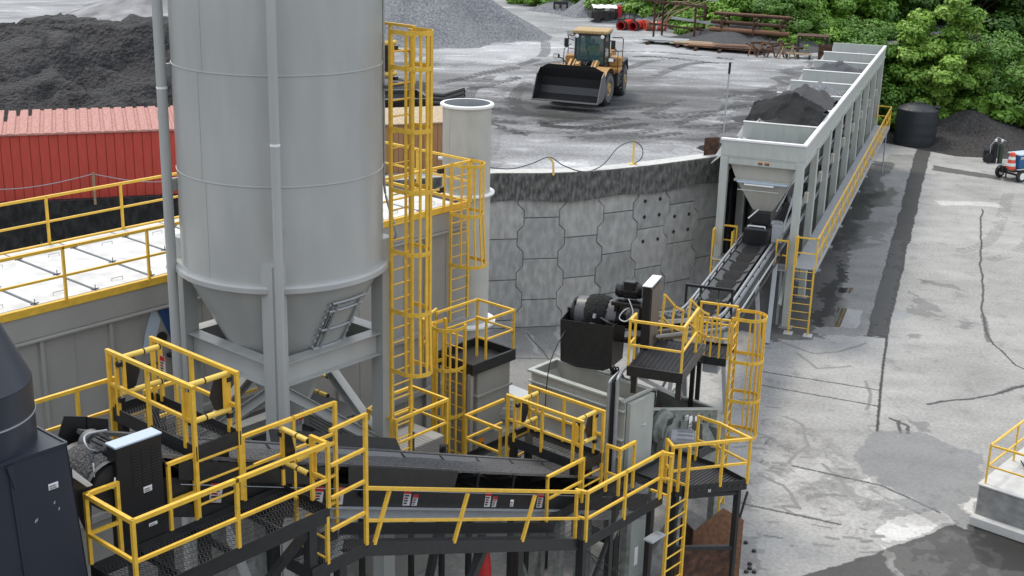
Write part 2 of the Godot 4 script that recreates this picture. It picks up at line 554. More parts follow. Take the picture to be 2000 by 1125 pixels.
# wide-flange beam between two points (vertical web)
func ibeam(called: String, a: Vector3, b: Vector3, depth: float, width: float, m: Material, up := Vector3.UP) -> void:
	var d := (b - a)
	var x := d.normalized().cross(up).normalized()
	var y := x.cross(d.normalized()) * -1.0
	y = up if absf(up.dot(d.normalized())) < 0.3 else y.normalized()
	var v := PackedVector3Array()
	var t := 0.014
	for part in [[Vector2(-width / 2, depth / 2 - t), Vector2(width / 2, depth / 2)], [Vector2(-width / 2, -depth / 2), Vector2(width / 2, -depth / 2 + t)], [Vector2(-t / 2, -depth / 2 + t), Vector2(t / 2, depth / 2 - t)]]:
		var p0: Vector2 = part[0]
		var p1: Vector2 = part[1]
		var c := []
		for k in [[p0.x, p0.y], [p1.x, p0.y], [p1.x, p1.y], [p0.x, p1.y]]: c.append(x * k[0] + y * k[1])
		for i in 4: q4(v, a + c[i], a + c[(i + 1) % 4], b + c[(i + 1) % 4], b + c[i])
		q4(v, a + c[3], a + c[2], a + c[1], a + c[0])
		q4(v, b + c[0], b + c[1], b + c[2], b + c[3])
	put(called, soup(v), m)

func motor(called: String, a: Vector3, d: Vector3, r: float, len: float, m: Material) -> void:
	var o := axled(called, [[0.0, 0.0], [r * 0.75, 0.0], [r * 0.95, len * 0.1], [r * 0.95, len * 0.25], [r * 0.88, len * 0.27], [r * 0.88, len * 0.85], [r * 0.95, len * 0.87], [r * 0.8, len], [0.0, len]], a, d, m, 18)
	var y := d.normalized()
	var x := y.cross(Vector3.UP).normalized()
	for k in 14:
		var t := TAU * k / 14
		var o2 := x * cos(t) + x.cross(y) * sin(t)
		bar("cooling_fin", a + y * len * 0.3 + o2 * r * 0.93, a + y * len * 0.82 + o2 * r * 0.93, 0.012, m, r * 0.16, o)

func _ready() -> void:
	rng.seed = 7
	# camera, sky, sun, exposure
	cam_basis = basis_of_camera()
	var cam := Camera3D.new()
	cam.name = "camera"
	cam.fov = rad_to_deg(2.0 * atan(562.5 / FOC))
	cam.near = 0.1
	cam.far = 600.0
	cam.transform = Transform3D(cam_basis, EYE)
	add_child(cam)
	cam.current = true
	var env := Environment.new()
	var sky_m := ProceduralSkyMaterial.new()
	sky_m.sky_top_color = Color(0.90, 0.93, 0.98)
	sky_m.sky_horizon_color = Color(0.86, 0.88, 0.90)
	sky_m.sky_curve = 0.3
	sky_m.ground_bottom_color = Color(0.45, 0.45, 0.44)
	sky_m.ground_horizon_color = Color(0.6, 0.6, 0.6)
	sky_m.sky_energy_multiplier = 1.0
	var sky := Sky.new()
	sky.sky_material = sky_m
	env.background_mode = Environment.BG_SKY
	env.sky = sky
	env.tonemap_mode = Environment.TONE_MAPPER_LINEAR
	env.tonemap_exposure = 1.5
	env.sdfgi_enabled = true
	env.ssao_enabled = true
	env.ssil_enabled = true
	var we := WorldEnvironment.new()
	we.name = "surroundings"
	we.environment = env
	add_child(we)
	var sun := DirectionalLight3D.new()
	sun.name = "sun"
	sun.light_color = Color(1.0, 0.97, 0.92)
	sun.light_energy = 0.5
	sun.light_angular_distance = 14.0
	sun.shadow_enabled = true
	add_child(sun)
	sun.look_at_from_position(Vector3(-14, 40, -18), Vector3.ZERO)
	FP = frame_of(Vector3(-2.73, 0, -17.96), 40.3)
	FA = frame_of(Vector3(10.24, 0, -45.58), 19.8)
	make_materials()
	build_grounds()
	build_retaining_wall()
	build_heaps()
	build_forest()
	build_bins()
	build_collector()
	build_building()
	build_silo()
	build_screen()
	build_slinger()
	build_platforms()
	build_drum()
	build_shed_side()
	build_yard_things()
	build_loader()
	build_corner()

# ---------------------------------------------------------------- painted ground
func field(w: int, h: int, freq: float, sd: int, oct := 4, sx := 1.0, kind := FastNoiseLite.TYPE_SIMPLEX_SMOOTH) -> PackedByteArray:
	var n := FastNoiseLite.new()
	n.noise_type = kind
	n.seed = sd
	n.frequency = freq
	n.fractal_octaves = oct
	if sx == 1.0:
		return n.get_image(w, h).get_data()
	var im := n.get_image(maxi(8, int(w / sx)), h)
	im.resize(w, h, Image.INTERPOLATE_CUBIC)
	return im.get_data()

var gw: int
var gh: int
var gx0: float
var gz0: float
var gsx: float
var gsz: float
var tone: PackedByteArray
var wet: PackedByteArray
var warp_a: PackedByteArray
var warp_b: PackedByteArray

func px_of(p: Vector3) -> Vector2:
	return Vector2((p.x - gx0) * gsx, (p.z - gz0) * gsz)

# multiplies the tone inside a ragged polygon; soft > 0 keeps some of the grain
func patch(pts: Array, mul: float, add: float, rough: int, rag := 10.0, blotch := 0.0) -> void:
	var pl := PackedVector2Array()
	for p in pts: pl.append(px_of(p))
	var lo := pl[0]
	var hi := pl[0]
	for p in pl:
		lo = lo.min(p)
		hi = hi.max(p)
	for y in range(clampi(int(lo.y - rag), 0, gh), clampi(int(hi.y + rag), 0, gh)):
		for x in range(clampi(int(lo.x - rag), 0, gw), clampi(int(hi.x + rag), 0, gw)):
			var k := y * gw + x
			var wa := (warp_a[k] - 128) / 128.0
			var wb := (warp_b[k] - 128) / 128.0
			var k5 := ((y * 5) % gh) * gw + (x * 5) % gw
			wa += (warp_b[k5] - 128) / 128.0 * 0.45
			wb += (warp_a[k5] - 128) / 128.0 * 0.45
			if blotch > 0.0 and wb + wa < blotch - 0.5: continue
			if Geometry2D.is_point_in_polygon(Vector2(x + wa * rag, y + wb * rag), pl):
				tone[k] = clampi(int(tone[k] * mul + add), 0, 255)
				if rough >= 0: wet[k] = rough

func crack(pts: Array, wpx: float, mul: float, jit := 3.0) -> void:
	for i in pts.size() - 1:
		var a := px_of(pts[i])
		var b := px_of(pts[i + 1])
		var n := int(a.distance_to(b)) + 1
		for s in n + 1:
			var p := a.lerp(b, float(s) / n)
			var kx := clampi(int(p.x), 0, gw - 1)
			var ky := clampi(int(p.y), 0, gh - 1)
			p += Vector2(warp_a[ky * gw + kx] - 128, warp_b[ky * gw + kx] - 128) / 128.0 * jit
			var r := wpx * rng.randf_range(0.6, 1.3)
			for y in range(maxi(0, int(p.y - r)), mini(gh, int(p.y + r) + 1)):
				for x in range(maxi(0, int(p.x - r)), mini(gw, int(p.x + r) + 1)):
					var k := y * gw + x
					tone[k] = mini(tone[k], int(maxf(30.0, 170.0 * mul)))

# a pair of lugged tyre tracks along a curve
func tracks(pts: Array, mul: float, gap := 2.1) -> void:
	var curve := Curve3D.new()
	for i in pts.size():
		var t: Vector3 = (pts[mini(i + 1, pts.size() - 1)] - pts[maxi(i - 1, 0)]) * 0.2
		curve.add_point(pts[i], -t, t)
	var len := curve.get_baked_length()
	var s := 0.0
	while s < len:
		var p := curve.sample_baked(s)
		var d := (curve.sample_baked(minf(s + 0.2, len)) - curve.sample_baked(maxf(s - 0.2, 0))).normalized()
		var n := d.cross(Vector3.UP)
		for side in [-0.5, 0.5]:
			for k in 12:
				var o: float = side * gap + (k / 11.0 - 0.5) * 0.55
				var lug := fposmod(s / 0.42 + absf(k - 5.5) * 0.1, 1.0) < 0.5
				var q := px_of(p + n * o + d * 0.0)
				var x := int(q.x)
				var y := int(q.y)
				if x < 1 or y < 1 or x >= gw - 1 or y >= gh - 1: continue
				var kk := y * gw + x
				if warp_a[kk] < 96: continue
				var f := mul if lug else lerpf(mul, 1.0, 0.72)
				for oo in [0, 1, gw]: tone[kk + oo] = int(lerpf(tone[kk + oo], tone[kk + oo] * f, 0.6))
		s += 0.045

func ground_begin(w: int, h: int, x0: float, z0: float, x1: float, z1: float, sd: int) -> void:
	gw = w
	gh = h
	gx0 = x0
	gz0 = z0
	gsx = w / (x1 - x0)
	gsz = h / (z1 - z0)
	warp_a = field(w, h, 0.011, sd, 5)
	warp_b = field(w, h, 0.013, sd + 1, 5)
	tone = PackedByteArray()
	tone.resize(w * h)
	wet = PackedByteArray()
	wet.resize(w * h)
	wet.fill(225)

func ground_material(key: String, tint: Color, bump_cm: float) -> StandardMaterial3D:
	var m := StandardMaterial3D.new()
	m.resource_name = key
	m.albedo_color = tint
	m.albedo_texture = ImageTexture.create_from_image(Image.create_from_data(gw, gh, false, Image.FORMAT_L8, tone))
	m.roughness = 1.0
	m.roughness_texture = ImageTexture.create_from_image(Image.create_from_data(gw, gh, false, Image.FORMAT_L8, wet))
	m.roughness_texture_channel = BaseMaterial3D.TEXTURE_CHANNEL_RED
	m.texture_repeat = true
	return m

func sheet(pts: Array, y: float) -> ArrayMesh:
	var p2 := PackedVector2Array()
	for p in pts: p2.append(Vector2(p.x, p.z))
	var idx := Geometry2D.triangulate_polygon(p2)
	var v := PackedVector3Array()
	var uv := PackedVector2Array()
	for k in range(0, idx.size(), 3):
		var tri := [p2[idx[k]], p2[idx[k + 1]], p2[idx[k + 2]]]
		if (tri[1] - tri[0]).cross(tri[2] - tri[0]) < 0: tri.reverse()
		for q in tri:
			v.append(Vector3(q.x, y, q.y))
			uv.append(Vector2((q.x - gx0) * gsx / gw, (q.y - gz0) * gsz / gh))
	return soup(v, uv)

func A(s: float, t: float, h := 0.0) -> Vector3:
	return FA * Vector3(s, h, t)

func wall_line() -> Array:
	return [Vector3(-46, 0, -30.0), Vector3(-30, 0, -34.2), Vector3(-16.1, 0, -38.5), Vector3(-10.7, 0, -40.3), Vector3(-0.7, 0, -44.75), Vector3(0.95, 0, -44.95), Vector3(1.9, 0, -45.2), Vector3(3.2, 0, -45.75), Vector3(4.6, 0, -46.55), Vector3(6.4, 0, -47.8), Vector3(8.1, 0, -49.05)]

func build_grounds() -> void:
	fr = FW
	# ground to the horizon
	ground_begin(8, 8, -300, -400, 300, 60, 1)
	solo("ground", sheet([Vector3(-300, 0, 60), Vector3(300, 0, 60), Vector3(300, 0, -400), Vector3(-300, 0, -400)], -0.012), M.soil, "", "", Vector3.ZERO, "", "structure")
	# --- lower concrete yard
	ground_begin(1536, 2048, -16.0, -92.0, 34.0, -16.0, 101)
	var big := field(gw, gh, 0.004, 5, 4)
	var mid := field(gw, gh, 0.02, 6, 5, 2.5)
	var fine := field(gw, gh, 0.22, 7, 3)
	var swirl := field(gw, gh, 0.03, 9, 4)
	for k in gw * gh:
		var v := 151.0 + (big[k] - 128) * 0.10 + (mid[k] - 128) * 0.08 + (fine[k] - 128) * 0.12 + (swirl[k] - 128) * 0.04
		if swirl[k] < 70: v -= (70 - swirl[k]) * 0.3
		tone[k] = clampi(int(v), 10, 250)
	# slab under the bins, dirt and damp, with the shade of the bins painted in
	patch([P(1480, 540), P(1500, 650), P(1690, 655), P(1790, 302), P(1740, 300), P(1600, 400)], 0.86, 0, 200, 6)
	patch([A(-1.5, -3), A(-1.2, 0.6), A(0.2, 1.4), A(6, 1.3), A(14, 1.0), A(26, 1.2), A(33, 1.0), A(33, -3)], 0.62, 4, 150, 18)  # dirt plus the shade below the bins, darkened into the ground tone
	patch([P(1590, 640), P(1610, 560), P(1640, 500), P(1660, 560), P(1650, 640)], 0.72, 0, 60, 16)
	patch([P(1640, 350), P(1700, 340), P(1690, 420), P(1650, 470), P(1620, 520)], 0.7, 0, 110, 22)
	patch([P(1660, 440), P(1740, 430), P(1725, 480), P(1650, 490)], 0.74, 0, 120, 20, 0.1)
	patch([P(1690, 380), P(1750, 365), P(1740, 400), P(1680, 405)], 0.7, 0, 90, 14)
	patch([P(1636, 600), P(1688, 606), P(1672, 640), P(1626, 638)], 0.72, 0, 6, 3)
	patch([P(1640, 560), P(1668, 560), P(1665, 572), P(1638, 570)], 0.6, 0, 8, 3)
	# black drain strip
	patch([P(1691, 654), P(1732, 659), P(1810, 322), P(1830, 250), P(1815, 250), P(1786, 302)], 0.3, 18, 215, 2.5)
	patch([P(1695, 650), P(1730, 655), P(1770, 470), P(1745, 470)], 0.8, 0, 140, 12, 0.15)
	# damp patch, bottom right
	patch([P(1713, 838), P(1688, 868), P(1680, 905), P(1705, 930), P(1708, 960), P(1760, 985), P(1840, 1040), P(1900, 1040), P(1880, 985), P(1908, 950), P(1925, 893), P(1870, 872), P(1800, 846), P(1760, 840)], 0.80, 0, 92, 9)
	patch([P(1700, 940), P(1760, 985), P(1850, 1035), P(1790, 1040), P(1730, 990), P(1640, 975), P(1560, 935)], 0.87, 0, 150, 20)
	patch([P(1660, 950), P(1712, 930), P(1752, 960), P(1785, 975), P(1720, 980)], 1.0, 34, 230, 10)
	patch([P(1716, 1040), P(1745, 1010), P(1830, 1003), P(1858, 1026), P(1740, 1062)], 1.0, 38, 230, 8)
	patch([P(1866, 985), P(1902, 968), P(1900, 1004), P(1885, 1005)], 1.0, 40, 230, 6)
	patch([P(1500, 920), P(1620, 960), P(1690, 950), P(1650, 900), P(1560, 890)], 1.0, 12, 230, 26)
	patch([P(1300, 740), P(1400, 700), P(1420, 780), P(1340, 830)], 1.0, 14, 230, 26)
	# damp streaks mid right
	patch([P(1776, 540), P(1830, 545), P(1880, 560), P(1882, 574), P(1860, 570), P(1820, 552)], 0.82, 0, 170, 20)
	patch([P(1780, 575), P(1810, 585), P(1850, 600), P(1845, 608), P(1800, 605), P(1880, 640), P(1920, 640), P(1900, 634), P(1840, 622), P(1770, 615)], 0.8, 0, 150, 20)
	patch([P(1740, 612), P(1765, 606), P(1780, 620), P(1750, 625)], 0.8, 0, 12, 4)
	patch([P(1765, 655), P(1790, 652), P(1795, 662), P(1775, 664)], 0.78, 0, 160, 8)
	patch([P(1826, 392), P(1950, 395), P(1960, 405), P(1900, 402), P(1835, 400)], 1.0, 30, 230, 6)
	patch([P(1820, 322), P(1960, 345), P(1950, 352), P(1820, 332)], 0.55, 0, 200, 5)
	patch([P(1770, 820), P(1800, 826), P(1815, 846), P(1790, 842)], 0.8, 0, 180, 9)
	# left court behind the hopper
	patch([P(960, 640), P(1090, 632), P(1100, 760), P(980, 800), P(940, 720)], 0.83, 0, 210, 12)
	patch([P(1020, 645), P(1032, 650), P(1062, 690), P(1050, 690)], 1.0, 26, 230, 6)
	patch([P(700, 1060), P(1250, 1060), P(1250, 1125), P(700, 1125)], 0.95, 0, 210, 30)
	patch([P(1340, 880), P(1460, 980), P(1450, 1125), P(1300, 1125)], 0.86, 0, 210, 30)
	# asphalt beyond the slab edge
	var edge := [P(1552, 1127), P(1700, 1083), P(1862, 1026), P(1896, 1040), P(1900, 1010), P(2060, 1060), P(2300, 1250), P(1500, 1250)]
	patch(edge, 0.36, 18, 200, 3)
	patch([P(1870, 1035), P(1900, 1090), P(1960, 1110), P(2060, 1130), P(2100, 1060), P(1900, 1020)], 0.6, 0, 130, 10)
	patch([P(1740, 1075), P(1900, 1040), P(1960, 1100), P(1960, 1250), P(1800, 1180)], 1.0, 16, 220, 14, 0.2)
	patch([P(1725, 1070), P(1745, 1080), P(1790, 1150), P(1760, 1140)], 1.0, 40, 220, 8, 0.1)
	# joints and cracks
	crack([P(1732, 659), P(1722, 740), P(1713, 842)], 0.62, 0.34, 1.0)
	crack([P(1688, 656), P(1732, 660)], 0.8, 0.42, 1.0)
	for j in [[1485, 752, 1716, 793], [1485, 725, 1716, 762], [1549, 910, 1720, 948], [1449, 983, 1640, 1024], [1720, 948, 1836, 1000], [980, 700, 1100, 700]]:
		crack([P(j[0], j[1]), P(j[2], j[3])], 0.55, 0.5, 0.8)
	crack([P(1917, 408), P(1915, 500), P(1919, 600), P(1926, 645), P(1940, 672), P(1960, 690), P(1986, 714), P(2010, 724)], 0.6, 0.42)
	crack([P(1920, 615), P(1927, 640), P(1932, 668)], 1.9, 0.62)
	crack([P(1808, 791), P(1836, 783), P(1900, 778), P(1950, 770), P(1985, 758), P(2010, 748)], 0.8, 0.4)
	crack([P(1955, 768), P(1975, 760), P(2000, 752)], 1.8, 0.6)
	crack([P(1756, 822), P(1754, 835), P(1757, 845)], 0.9, 0.45)
	crack([P(1740, 818), P(1775, 832), P(1772, 845)], 0.9, 0.45)
	crack([P(1030, 650), P(1060, 690), P(1085, 720)], 0.5, 0.5)
	tracks([P(1490, 960), P(1570, 930), P(1580, 880), P(1530, 850), P(1480, 840)], 0.89, 1.4)
	tracks([P(1650, 1000), P(1690, 1010), P(1560, 900), P(1480, 870)], 0.9, 1.6)
	for c in [[[1545, 905], [1580, 870], [1570, 830], [1530, 812]], [[1610, 905], [1640, 935], [1655, 965]], [[1400, 850], [1440, 835], [1500, 850], [1540, 880]], [[1530, 670], [1590, 690], [1640, 685], [1690, 670]], [[1560, 690], [1600, 720], [1660, 715]], [[1690, 745], [1700, 770], [1690, 800]], [[1480, 930], [1530, 950], [1560, 990]], [[1530, 990], [1555, 1005], [1600, 1012]]]:
		var pp := []
		for q in c: pp.append(P(q[0], q[1]))
		crack(pp, 1.0, 0.74, 5.0)
	for k in 70:
		var o := P(rng.randf_range(1330, 1700), rng.randf_range(780, 1090))
		crack([o, o + Vector3(rng.randf_range(-0.5, 0.5), 0, rng.randf_range(-0.12, 0.12))], rng.randf_range(0.4, 1.3), rng.randf_range(0.68, 0.82), 3.0)
	tracks([P(2000, 380), P(1985, 440), P(1960, 480), P(1900, 500)], 0.86, 1.6)
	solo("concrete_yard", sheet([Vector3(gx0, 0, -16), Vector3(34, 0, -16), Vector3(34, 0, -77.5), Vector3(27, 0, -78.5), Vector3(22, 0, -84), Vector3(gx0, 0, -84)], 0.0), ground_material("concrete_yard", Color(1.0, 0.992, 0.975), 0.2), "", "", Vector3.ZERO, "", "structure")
	# --- upper yard
	ground_begin(1792, 2048, -30.0, -126.0, 36.0, -34.0, 211)
	big = field(gw, gh, 0.005, 15, 4)
	mid = field(gw, gh, 0.016, 16, 5, 4.0)
	fine = field(gw, gh, 0.2, 17, 3)
	swirl = field(gw, gh, 0.02, 19, 4, 2.0)
	for k in gw * gh:
		var z := gz0 + int(k / gw) / gsz
		var dirt := clampf((-47.0 - z) / 5.0, 0.0, 1.0) * clampf((z + 79.0) / 14.0, 0.0, 1.0)
		var v := 139.0 - 36.0 * dirt + (big[k] - 128) * 0.14 + (mid[k] - 128) * 0.20 * (0.6 + dirt) + (fine[k] - 128) * 0.17
		if swirl[k] > 158: v += (swirl[k] - 158) * 0.5
		if mid[k] < 100 and dirt > 0.2: v -= (100 - mid[k]) * 0.3 * dirt
		tone[k] = clampi(int(v), 24, 240)
	patch([P(960, 268, YARD), P(1080, 262, YARD), P(1240, 280, YARD), P(1380, 300, YARD), P(1300, 322, YARD), P(1100, 340, YARD), P(960, 350, YARD)], 1.0, 16, -1, 40)
	patch([P(850, 90, YARD), P(1100, 78, YARD), P(1120, 110, YARD), P(860, 128, YARD)], 1.0, 18, -1, 40)
	patch([P(1230, 70, YARD), P(1600, 110, YARD), P(1500, 180, YARD), P(1230, 130, YARD)], 1.0, 12, -1, 50)
	patch([P(920, 150, YARD), P(1040, 150, YARD), P(1010, 178, YARD), P(900, 180, YARD)], 1.0, 24, -1, 30, 0.3)
	patch([P(1040, 165, YARD), P(1240, 150, YARD), P(1400, 190, YARD), P(1420, 240, YARD), P(1180, 250, YARD), P(960, 240, YARD), P(960, 210, YARD)], 0.84, 0, 190, 60)
	patch([P(1055, 215, YARD), P(1200, 218, YARD), P(1150, 232, YARD), P(1050, 226, YARD)], 0.7, 0, 180, 16)
	patch([P(1440, 250, YARD), P(1500, 190, YARD), P(1600, 120, YARD), P(1570, 116, YARD), P(1430, 210, YARD), P(1400, 270, YARD)], 0.72, 0, -1, 26)
	for tr in [[[900, 215], [1050, 235], [1250, 240], [1440, 232]], [[930, 190], [1100, 222], [1300, 215], [1480, 190]], [[1000, 150], [960, 190], [1000, 240], [1150, 262], [1300, 250]], [[880, 170], [1000, 145], [1150, 120], [1250, 105], [1420, 120]], [[1080, 60], [1100, 90], [1080, 120], [960, 150]], [[1240, 145], [1320, 120], [1420, 118]], [[1020, 250], [1140, 258], [1260, 240], [1380, 200]], [[960, 225], [1060, 250], [1200, 236], [1330, 228]], [[950, 205], [1010, 228], [1120, 240]]]:
		var c := []
		for p in tr[0] if tr[0][0] is Array else tr: c.append(P(p[0], p[1], YARD))
		tracks(c, 0.6, 2.2)
	var wl := wall_line()
	var ring := wl.duplicate()
	ring.append_array([A(33.5, -2.98), Vector3(24, 0, -86), Vector3(36, 0, -100), Vector3(60, 0, -126), Vector3(-46, 0, -126)])
	solo("upper_yard", sheet(ring, YARD), ground_material("upper_yard", Color(0.985, 0.99, 1.0), 1.0), "", "", Vector3.ZERO, "", "structure")

# ---------------------------------------------------------------- retaining wall of cross-shaped panels
func along_wall(pts: Array, u: float) -> Array:
	var left := u
	for i in pts.size() - 1:
		var l: float = pts[i].distance_to(pts[i + 1])
		if left <= l or i == pts.size() - 2:
			var d: Vector3 = (pts[i + 1] - pts[i]) / l
			return [pts[i] + d * left, Vector3(-d.z, 0, d.x)]
		left -= l
	return []

func build_retaining_wall() -> void:
	fr = FW
	var wl := wall_line()
	var tops := 5.8
	# visible curve by the stack
	var seen := wl.slice(3)
	thing("retaining_wall", "curved grey retaining wall of cross shaped concrete panels below the loader yard", "wall", Vector3(3, 0, -46))
	var total := 0.0
	for i in seen.size() - 1: total += seen[i].distance_to(seen[i + 1])
	var body := PackedVector3Array()
	var n := 40
	for i in n:
		var a: Array = along_wall(seen, total * i / n)
		var b: Array = along_wall(seen, total * (i + 1) / n)
		var bk := 0.35
		q4(body, a[0], b[0], b[0] + Vector3.UP * 5.0, a[0] + Vector3.UP * 5.0)
		q4(body, a[0] - a[1] * bk, a[0] - a[1] * bk + Vector3.UP * 5.0, b[0] - b[1] * bk + Vector3.UP * 5.0, b[0] - b[1] * bk)
	put("backing", soup(body), M.wall_grey)
	# the beam along the top
	var cop := PackedVector3Array()
	for i in n:
		var a: Array = along_wall(seen, total * i / n)
		var b: Array = along_wall(seen, total * (i + 1) / n)
		var f := 0.24
		var la: Vector3 = a[0] + a[1] * f
		var lb: Vector3 = b[0] + b[1] * f
		var drop := 4.78 + 0.06 * sin(i * 0.9)
		var drop2 := 4.78 + 0.06 * sin((i + 1) * 0.9)
		var e := Vector3.UP
		q4(cop, la + e * drop, lb + e * drop2, lb + e * (tops - 0.02), la + e * (tops - 0.02))
		q4(cop, la + e * (tops - 0.02), lb + e * (tops - 0.02), lb - b[1] * 0.02 + e * tops, la - a[1] * 0.02 + e * tops)
		q4(cop, la - a[1] * 0.02 + e * tops, lb - b[1] * 0.02 + e * tops, b[0] - b[1] * 0.3 + e * tops, a[0] - a[1] * 0.3 + e * tops)
		q4(cop, la + e * drop, a[0] + e * drop, b[0] + e * drop2, lb + e * drop2)
	put("top_beam", soup(cop), M.coping)
	var lip := PackedVector3Array()
	for i in n:
		var a: Array = along_wall(seen, total * i / n)
		var b: Array = along_wall(seen, total * (i + 1) / n)
		var e := Vector3.UP * (tops + 0.006)
		q4(lip, a[0] + a[1] * 0.18 + e, b[0] + b[1] * 0.18 + e, b[0] - b[1] * 0.45 + e, a[0] - a[1] * 0.45 + e)
	put("pale_edge", soup(lip), M.concrete_pale)
	# panels
	var shape := PackedVector2Array([Vector2(-0.64, -0.765), Vector2(0.64, -0.765), Vector2(0.64, -0.5), Vector2(0.865, -0.27), Vector2(0.865, 0.27), Vector2(0.64, 0.5), Vector2(0.64, 0.765), Vector2(-0.64, 0.765), Vector2(-0.64, 0.5), Vector2(-0.865, 0.27), Vector2(-0.865, -0.27), Vector2(-0.64, -0.5)])
	var clip := PackedVector2Array([Vector2(0, 0.02), Vector2(total, 0.02), Vector2(total, 4.95), Vector2(0, 4.95)])
	var col := 0
	var u := total - 0.75
	while u > 2.0:
		for row in range(-1, 5):
			var v := 0.30 + row * 1.54 - (0.77 if col % 2 == 0 else 0.0)
			var pl := PackedVector2Array()
			for q in shape: pl.append(q + Vector2(u, v))
			for piece in Geometry2D.intersect_polygons(pl, clip):
				var inner := Geometry2D.offset_polygon(piece, -0.008)
				var face := Geometry2D.offset_polygon(piece, -0.026)
				if inner.is_empty(): continue
				if face.is_empty() or inner[0].size() != face[0].size(): face = inner
				var proud := 0.10 + rng.randf() * 0.035
				var tilt := Vector2(rng.randf_range(-0.01, 0.01), rng.randf_range(-0.012, 0.012))
				var pos := func(q: Vector2, o: float) -> Vector3:
					var w: Array = along_wall(seen, clampf(q.x, 0, total - 0.001))
					return w[0] + w[1] * (o + tilt.x * (q.x - u) + tilt.y * (q.y - v)) + Vector3.UP * q.y
				var vs := PackedVector3Array()
				var idx := Geometry2D.triangulate_polygon(face[0])
				for k in idx: vs.append(pos.call(face[0][k], proud))
				# keep triangles facing out
				for k in range(0, vs.size(), 3):
					if (vs[k + 2] - vs[k]).cross(vs[k + 1] - vs[k]).z < 0:
						var tmp := vs[k + 1]
						vs[k + 1] = vs[k + 2]
						vs[k + 2] = tmp
				var m := face[0].size()
				for k in m:
					var k2 := (k + 1) % m
					q4(vs, pos.call(face[0][k], proud), pos.call(face[0][k2], proud), pos.call(inner[0][k2], proud - 0.025), pos.call(inner[0][k], proud - 0.025))
					q4(vs, pos.call(inner[0][k], proud - 0.025), pos.call(inner[0][k2], proud - 0.025), pos.call(inner[0][k2], -0.01), pos.call(inner[0][k], -0.01))
				var o := put("panel", soup(vs), M["panel%d" % rng.randi_range(0, 3)])
				# anchor bolts on the panels nearest the bins
				if u > total - 3.4 and u < total - 1.0 or u > total - 5.0 and u < total - 3.3 and row > 1:
					for b in [[-0.36, -0.3], [0.36, -0.3], [-0.36, 0.3], [0.36, 0.3]]:
						var c := Vector2(u + b[0], v + b[1])
						if c.y < 2.9 or c.y > 4.5 or not Geometry2D.is_point_in_polygon(c, piece): continue
						var wn: Array = along_wall(seen, c.x)
						var cc: Vector3 = pos.call(c, proud)
						var tx: Vector3 = wn[1].cross(Vector3.UP)
						var r := 0.058
						var an := rng.randf_range(0.2, 1.2)
						var d1 := (tx * cos(an) + Vector3.UP * sin(an)) * r
						var d2 := (tx * -sin(an) + Vector3.UP * cos(an)) * r
						put("anchor_plate", prism([cc - d1 - d2, cc + d1 - d2, cc + d1 + d2, cc - d1 + d2], wn[1] * 0.02), M.black_satin, Transform3D.IDENTITY, o)
		u -= 1.505
		col += 1
	# older dark wall on the left
	var lw := wl.slice(0, 4)
	thing("old_retaining_wall", "soot black concrete retaining wall below the red shed", "wall", Vector3(-20, 0, -38))
	for i in 3:
		var a: Vector3 = lw[i]
		var b: Vector3 = lw[i + 1]
		var d := (b - a).normalized()
		var nn := Vector3(-d.z, 0, d.x)
		poly("wall_face", [a, b, b + Vector3.UP * 4.2, a + Vector3.UP * 4.2], -nn * 0.3, M.wall_grey)
		poly("wall_beam", [a + nn * 0.12 + Vector3.UP * 4.2, b + nn * 0.12 + Vector3.UP * 4.2, b + nn * 0.12 + Vector3.UP * 5.78, a + nn * 0.12 + Vector3.UP * 5.78], -nn * 0.5, M.wall_black)
	# wall behind the bins
	fr = FA
	thing("bin_wall", "dark concrete wall along the yard side of the feed bins", "wall", Vector3(2.5, 0, -3.2))
	box("wall_face", Vector3(2.5, 0, -3.4), Vector3(33.5, 5.7, -3.09), M.wall_black)
	for k in 20: box("buttress", Vector3(2.9 + k * 1.5, 0, -3.09), Vector3(3.25 + k * 1.5, 5.3, -3.0), M.wall_black)

# ---------------------------------------------------------------- stockpiles
func ridge(n: FastNoiseLite, x: float, z: float) -> float:
	return 1.0 - absf(n.get_noise_2d(x, z)) * 2.0

